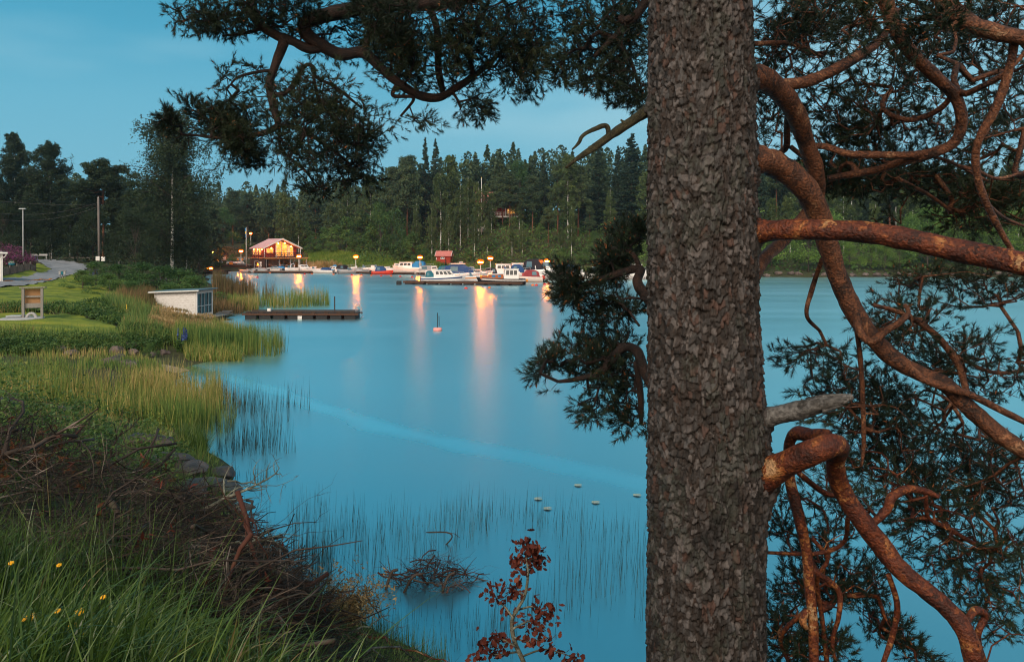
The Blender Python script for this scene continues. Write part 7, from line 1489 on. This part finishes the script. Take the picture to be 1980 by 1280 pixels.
for i in range(96):
    px, Y, h, r = BASE[rng.integers(0, len(BASE))]; x, y = PX(px,Y)+rng.normal(0,.45*r), Y+rng.normal(0,.45*r); z, b = heap_top(x, y)
    zz = z+b*rng.uniform(.25,1.0); L = rng.uniform(.7,1.9); d = np.array([rng.normal(.25,1), rng.normal(0,.8), rng.normal(0.0,.22)]); mb = MB()
    a = np.array([x,y,zz])-d/np.linalg.norm(d)*L*.5-off; bough(mb, a, d, L, rng.uniform(.009,.026)*(1.35 if i % 9 == 0 else 1), 1 if i % 3 else 2, (2,5)); mb.build('branch', ['bark_stick','brush_twig','bark_stick','bark_stick','brush_twig','bark_stick','bark_stick','stick_red'][i % 8], pile, True)
tw = MB()
for i in range(4200):
    px, Y, h, r = BASE[rng.integers(0, len(BASE))]; x, y = PX(px,Y)+rng.normal(0,.55*r), Y+rng.normal(0,.55*r); z, b = heap_top(x, y); zz = z+b*rng.random()**.6; L = rng.uniform(.25,.9)
    d = np.array([rng.normal(.2,1), rng.normal(0,.9), rng.normal(.05,.45)]); p, rr = stick_pts(np.array([x,y,zz])-d/np.linalg.norm(d)*L*.5-off, d, L, rng.uniform(.003,.007), n=5); tw.tube(p, rr, 3, False)
    if rng.random() < .6:
        q, r2 = stick_pts(p[2], d+rng.normal(size=3)*1.1, L*.45, .0025, n=4); tw.tube(q, r2, 3, False)
o = tw.build('twigs', 'brush_twig', pile); o['kind'] = 'stuff'
dl = []
for i in range(70):
    px, Y, h, r = BASE[rng.integers(0, 12)]; x, y = PX(px,Y)+rng.normal(0,.5*r), Y+rng.normal(0,.5*r); z, b = heap_top(x, y); k = rng.integers(2, 6)
    dl.append(leaves(np.array([x,y,z+b*rng.uniform(.5,1.05)])-off+rng.normal(0,.025,(k,3)), .075, aspect=.3, hang=.5))
soup('withered_leaves', np.concatenate(dl), 'dead_leaf', pile)['kind'] = 'stuff'
# rusty dead needles in the heap
nd = []
for i in range(110):
    px, Y, h, r = BASE[[0,0,1,1,2,12,13][rng.integers(0,7)]]; x, y = PX(px,Y)+rng.normal(0,.5*r), Y+rng.normal(0,.4*r); z, b = heap_top(x, y); nd.append((x,y,z+b*rng.uniform(.6,1.0)))
nd = np.array(nd)-off; soup('dead_needles', bake(SHOOTS, nd, rng.normal(size=nd.shape), rng.uniform(1.0,1.8,len(nd))), M('dead_needle', [(0,(0.07,0.022,0.008)),(1,(0.24,0.085,0.03))], src='island', rough=.8), pile)['kind'] = 'stuff'
# bare boughs that stick out of the heap over the water
def lichen_bough(label, px, py, Y, ex, ey, eY, r, n=9, name='dead_branch', mat='lichen', spread=.5, kid=(.2,.42)):
    a, b = P(px,py,Y), P(ex,ey,eY); t = empty(name, tuple(a), label=label, cat='branch'); L = np.linalg.norm(b-a); mb = MB(); p, rr = stick_pts(np.zeros(3), b-a, L, r, .12, 9); p += (b-a-p[-1])*np.linspace(0,1,9)[:,None]
    mb.tube(p, rr, 7); mb.build('stem', mat, t, True); tw = MB()
    for i in range(n):
        if n < 9: tw = MB()
        j = rng.integers(2, 9); d = (b-a)/L*.6+rng.normal(size=3)*spread*1.3; bough(tw, p[j], d, L*rng.uniform(*kid), rr[j]*.55+.002, 1, (2,5))
        if n < 9: tw.build('twig', mat, t, True)
    if n >= 9: tw.build('twigs', mat, t, True)
    return t
lichen_bough('lichen covered dead branch reaching up over the water', 395, 985, 8.3, 540, 905, 8.8, .022, 12)
lichen_bough('thin forked dead branch reaching right over the water', 440, 1050, 8.0, 578, 1045, 8.4, .014, 11)
lichen_bough('dead branch hanging low at the tip of the brush pile', 440, 930, 9.2, 548, 935, 9.6, .012, 8)
lichen_bough('grey bare stick leaning up at the left of the brush pile', 82, 940, 9.6, 28, 850, 9.9, .028, 2, mat='bark_stick', kid=(.1,.2))
lichen_bough('short upright stump like stick left in the brush pile', 70, 895, 9.6, 64, 815, 9.6, .03, 0, mat='bark_stick')
lichen_bough('long dead branch rising from the pile against the reeds', 175, 940, 9.8, 272, 805, 10.2, .02, 10, mat='bark_stick')
lichen_bough('broken log lying across the right side of the brush pile', 210, 968, 7.9, 268, 1030, 7.6, .04, 2, mat='bark_stick', kid=(.15,.3))
lichen_bough('pale stick lying low in front of the brush pile', 280, 1180, 6.4, 372, 1142, 6.7, .016, 2, mat='silver_wood', kid=(.1,.25))
lichen_bough('grey curved stick sloping down at the right of the pile', 466, 1085, 7.4, 505, 1150, 7.2, .015, 4, mat='silver_wood')
lichen_bough('cut log end at the left frame edge on the pile', -30, 838, 9.4, 30, 832, 9.4, .09, 0, mat='bark_stick')
# the heap in the water
pw = Wt(842,1128); heap = empty('brush_heap', (pw[0],pw[1],0), label='small heap of dead twigs standing in the shallow water', cat='brush pile')
for i in range(42):
    a = rng.uniform(0,6.28); q = rng.random()**.6; c = np.array([math.cos(a)*.62*q*1.1, math.sin(a)*.35*q, .02+.42*(1-q**1.5)*rng.random()]); d = np.array([rng.normal(0,1.2), rng.normal(0,.8), rng.normal(.05,.3)]); L = rng.uniform(.35,.85); mb = MB()
    bough(mb, c-d/np.linalg.norm(d)*L*.5, d, L, rng.uniform(.007,.016), 1, (2,4)); mb.build('branch', 'stick_red' if i % 3 else 'bark_stick', heap, True)
tw = MB()
for i in range(420):
    a = rng.uniform(0,6.28); q = rng.random()**.55; c = np.array([math.cos(a)*.58*q, math.sin(a)*.34*q, .48*(1-q**1.4)*rng.random()**.7]); d = rng.normal(size=3)*[1.1,.9,.6]; p, rr = stick_pts(c, d, rng.uniform(.12,.4), .0035, n=4); tw.tube(p, rr, 3, False)
tw.build('twigs', 'brush_twig', heap)['kind'] = 'stuff'
for s, e, r in [((-.55,-.1,.25),(-.72,-.2,-.05),.022),((-.45,-.3,-.05),(-.15,-.25,.25),.02),((.1,-.3,-.1),(.3,-.2,.25),.018)]:
    p = spline([s, (np.array(s)+e)/2+[0,0,.12], e], 4); MB().tube(p, r, 7).build('branch', 'bark_stick', heap, True)
t = empty('water_stick', tuple(Wt(858,1052)), label='thin hooked stick rising from the water behind the twig heap', cat='branch'); MB().tube(spline([(0,0,-.05),(.14,0,.12),(.05,0,.2),(-.3,0,.2)],5), [.012]*15+[.006], 6).build('stem', 'bark_stick', t, True); MB().tube(spline([(.06,0,.19),(.18,.02,.17),(.27,.0,.11)],4), .005, 5).build('twig', 'bark_stick', t, True)
# red leaved oak sapling
YO = 6.2; b = P(1022,1330,YO); zg = Gz(b[0],YO); t = empty('oak_sapling', (b[0],YO,zg), label='young oak with withered red brown leaves by the water', cat='sapling'); st = MB(); tips = []
def loc(px, py, Y=YO): return P(px,py,Y)-np.array([b[0],YO,zg])
st.tube(spline([loc(1030,1420),loc(1018,1300),loc(995,1240),(loc(990,1200)),loc(1002,1175),loc(1015,1150),loc(1021,1110),loc(1018,1075),loc(1020,1056)],5), np.linspace(.022,.006,41), 8)
for br in [[(992,1195),(978,1175),(962,1160),(955,1145)],[(1013,1150),(1000,1143),(985,1138)],[(1003,1178),(1030,1172),(1050,1182),(1062,1185)],[(992,1215),(1025,1200),(1040,1215)],[(998,1250),(970,1235),(945,1240)],[(1005,1270),(1050,1255),(1085,1262),(1120,1275)],[(1000,1260),(960,1265),(930,1262)],[(990,1230),(1020,1240),(1060,1232)],[(1021,1085),(1035,1080),(1045,1085)],[(1018,1080),(1010,1088),(1005,1095)]]:
    p = spline([loc(x_, y_, YO+rng.normal(0,.08)) for x_, y_ in br], 4); st.tube(p, np.linspace(.009,.003,len(p)), 5); tips += [p[-1], p[-3], p[len(p)//2]]
st.build('trunk', 'lichen', t, True); tips += [loc(1020,1058), loc(1012,1062), loc(1030,1062), loc(1022,1052), loc(1035,1066), loc(1008,1068)]
OAK = np.array([(0,0),(.18,.12),(.16,.28),(.30,.36),(.24,.52),(.34,.62),(.22,.76),(.18,.9),(0,1.0),(-.18,.9),(-.22,.76),(-.34,.62),(-.24,.52),(-.30,.36),(-.16,.28),(-.18,.12)])
lv = MB()
for c in tips:
    for _ in range(rng.integers(15,24)):
        d = rng.normal(size=3)+[0,0,-.25]; d /= np.linalg.norm(d); s = np.cross(d, rng.normal(size=3)); s /= np.linalg.norm(s); n_ = np.cross(d, s); L = rng.uniform(.036,.068); o_ = c+rng.normal(0,.04,3)
        v = [o_+s*u*L+d*w_*L+n_*(abs(u)*.5-.12*math.sin(w_*3))*L for u, w_ in OAK]; lv.add(v, [tuple(range(16))])
lv.build('leaves', 'dead_leaf', t)
t = empty('oak_sapling', tuple(GP(890,7.0)), label='tiny red leaved oak seedling left of the taller young oak', cat='sapling'); st = MB(); lv = []
for k in range(4):
    e = np.array([rng.normal(0,.12),0,rng.uniform(.35,.6)]); st.tube(spline([(0,0,-.1),e*.5+[.04,0,0],e],4), .004, 5); lv.append(leaves(e+rng.normal(0,.035,(9,3)), .06, aspect=.6))
st.build('trunk', 'stick_red', t); soup('leaves', np.concatenate(lv), 'dead_leaf', t)
# golden dry shrub and roots by the water
xg = GP(648,9.3); t = empty('dry_shrub', tuple(xg), label='golden dry shrub at the water edge right of the brush pile', cat='shrub'); tw = MB(); lf = []
for i in range(190):
    a = rng.uniform(0,6.28); d = np.array([math.cos(a)*1.0, math.sin(a)*.6, rng.uniform(.4,1.1)]); p, rr = stick_pts(np.array([rng.normal(0,.1),rng.normal(0,.08),-.03]), d, rng.uniform(.3,.75), .003, n=6); tw.tube(p, rr, 3, False); lf += [leaves(p[2:]+rng.normal(0,.03,(4,3)), .05, aspect=.25) for _ in range(8)]
tw.build('stems', 'bark_stick', t); soup('leaves', np.concatenate(lf), 'dry_gold', t)
lichen_bough('grey lichen covered root arching at the bottom of the bank', 650, 1235, 8.8, 748, 1190, 9.0, .018, 7)
lichen_bough('smooth brown root curving down to the bottom edge', 690, 1222, 8.9, 872, 1288, 8.6, .02, 3, mat='red_bark', kid=(.1,.2))
lichen_bough('thin bare twig rising from the roots at the bottom', 735, 1195, 9.0, 690, 1132, 9.1, .008, 3, mat='bark_stick')
lichen_bough('pale root running along the bottom frame edge', 620, 1278, 7.4, 800, 1274, 8.0, .02, 3, mat='silver_wood', kid=(.1,.2))
lichen_bough('upright lichen twig standing before the arching root', 700, 1280, 8.3, 697, 1200, 8.4, .010, 4)
tw = MB(); q = sc([(520,5.4),(760,5.6),(850,8.6),(740,9.3),(600,10)], 900); zq = G(q[:,0],q[:,1])
for (x_,y_), z_ in zip(q, zq):
    p, rr = stick_pts(np.array([x_,y_,z_+.02]), np.array([rng.normal(),rng.normal(),rng.uniform(0,.5)]), rng.uniform(.12,.45), .003, n=5); tw.tube(p, rr, 3, False)
tag(tw.build('twig_litter', 'brush_twig'), 'fine dead twigs littering the bank right of the brush pile', 'twigs', kind='stuff')
# ------------------------------------------------------------------ damp evening air
def haze(density, col, aniso):
    m = bpy.data.materials.new('haze'); nt, ns, ln = nodes_of(m); out = ns.new('ShaderNodeOutputMaterial'); v = ns.new('ShaderNodeVolumePrincipled')
    v.inputs['Color'].default_value = (*col, 1); v.inputs['Density'].default_value = density; v.inputs['Anisotropy'].default_value = aniso
    ln.new(v.outputs[0], out.inputs['Volume'])
    zs_ = ZZ.min(); o = MB().box((0, 900, (zs_-1+62)/2), (2800, 1980, 62-zs_+1)).build('haze', m); tag(o, 'thin blue evening haze over the lake', 'haze', kind='stuff'); o.display_type = 'WIRE'
    S.cycles.volume_bounces = 0
haze(0.00028, (0.78, 0.92, 1.0), 0.6)
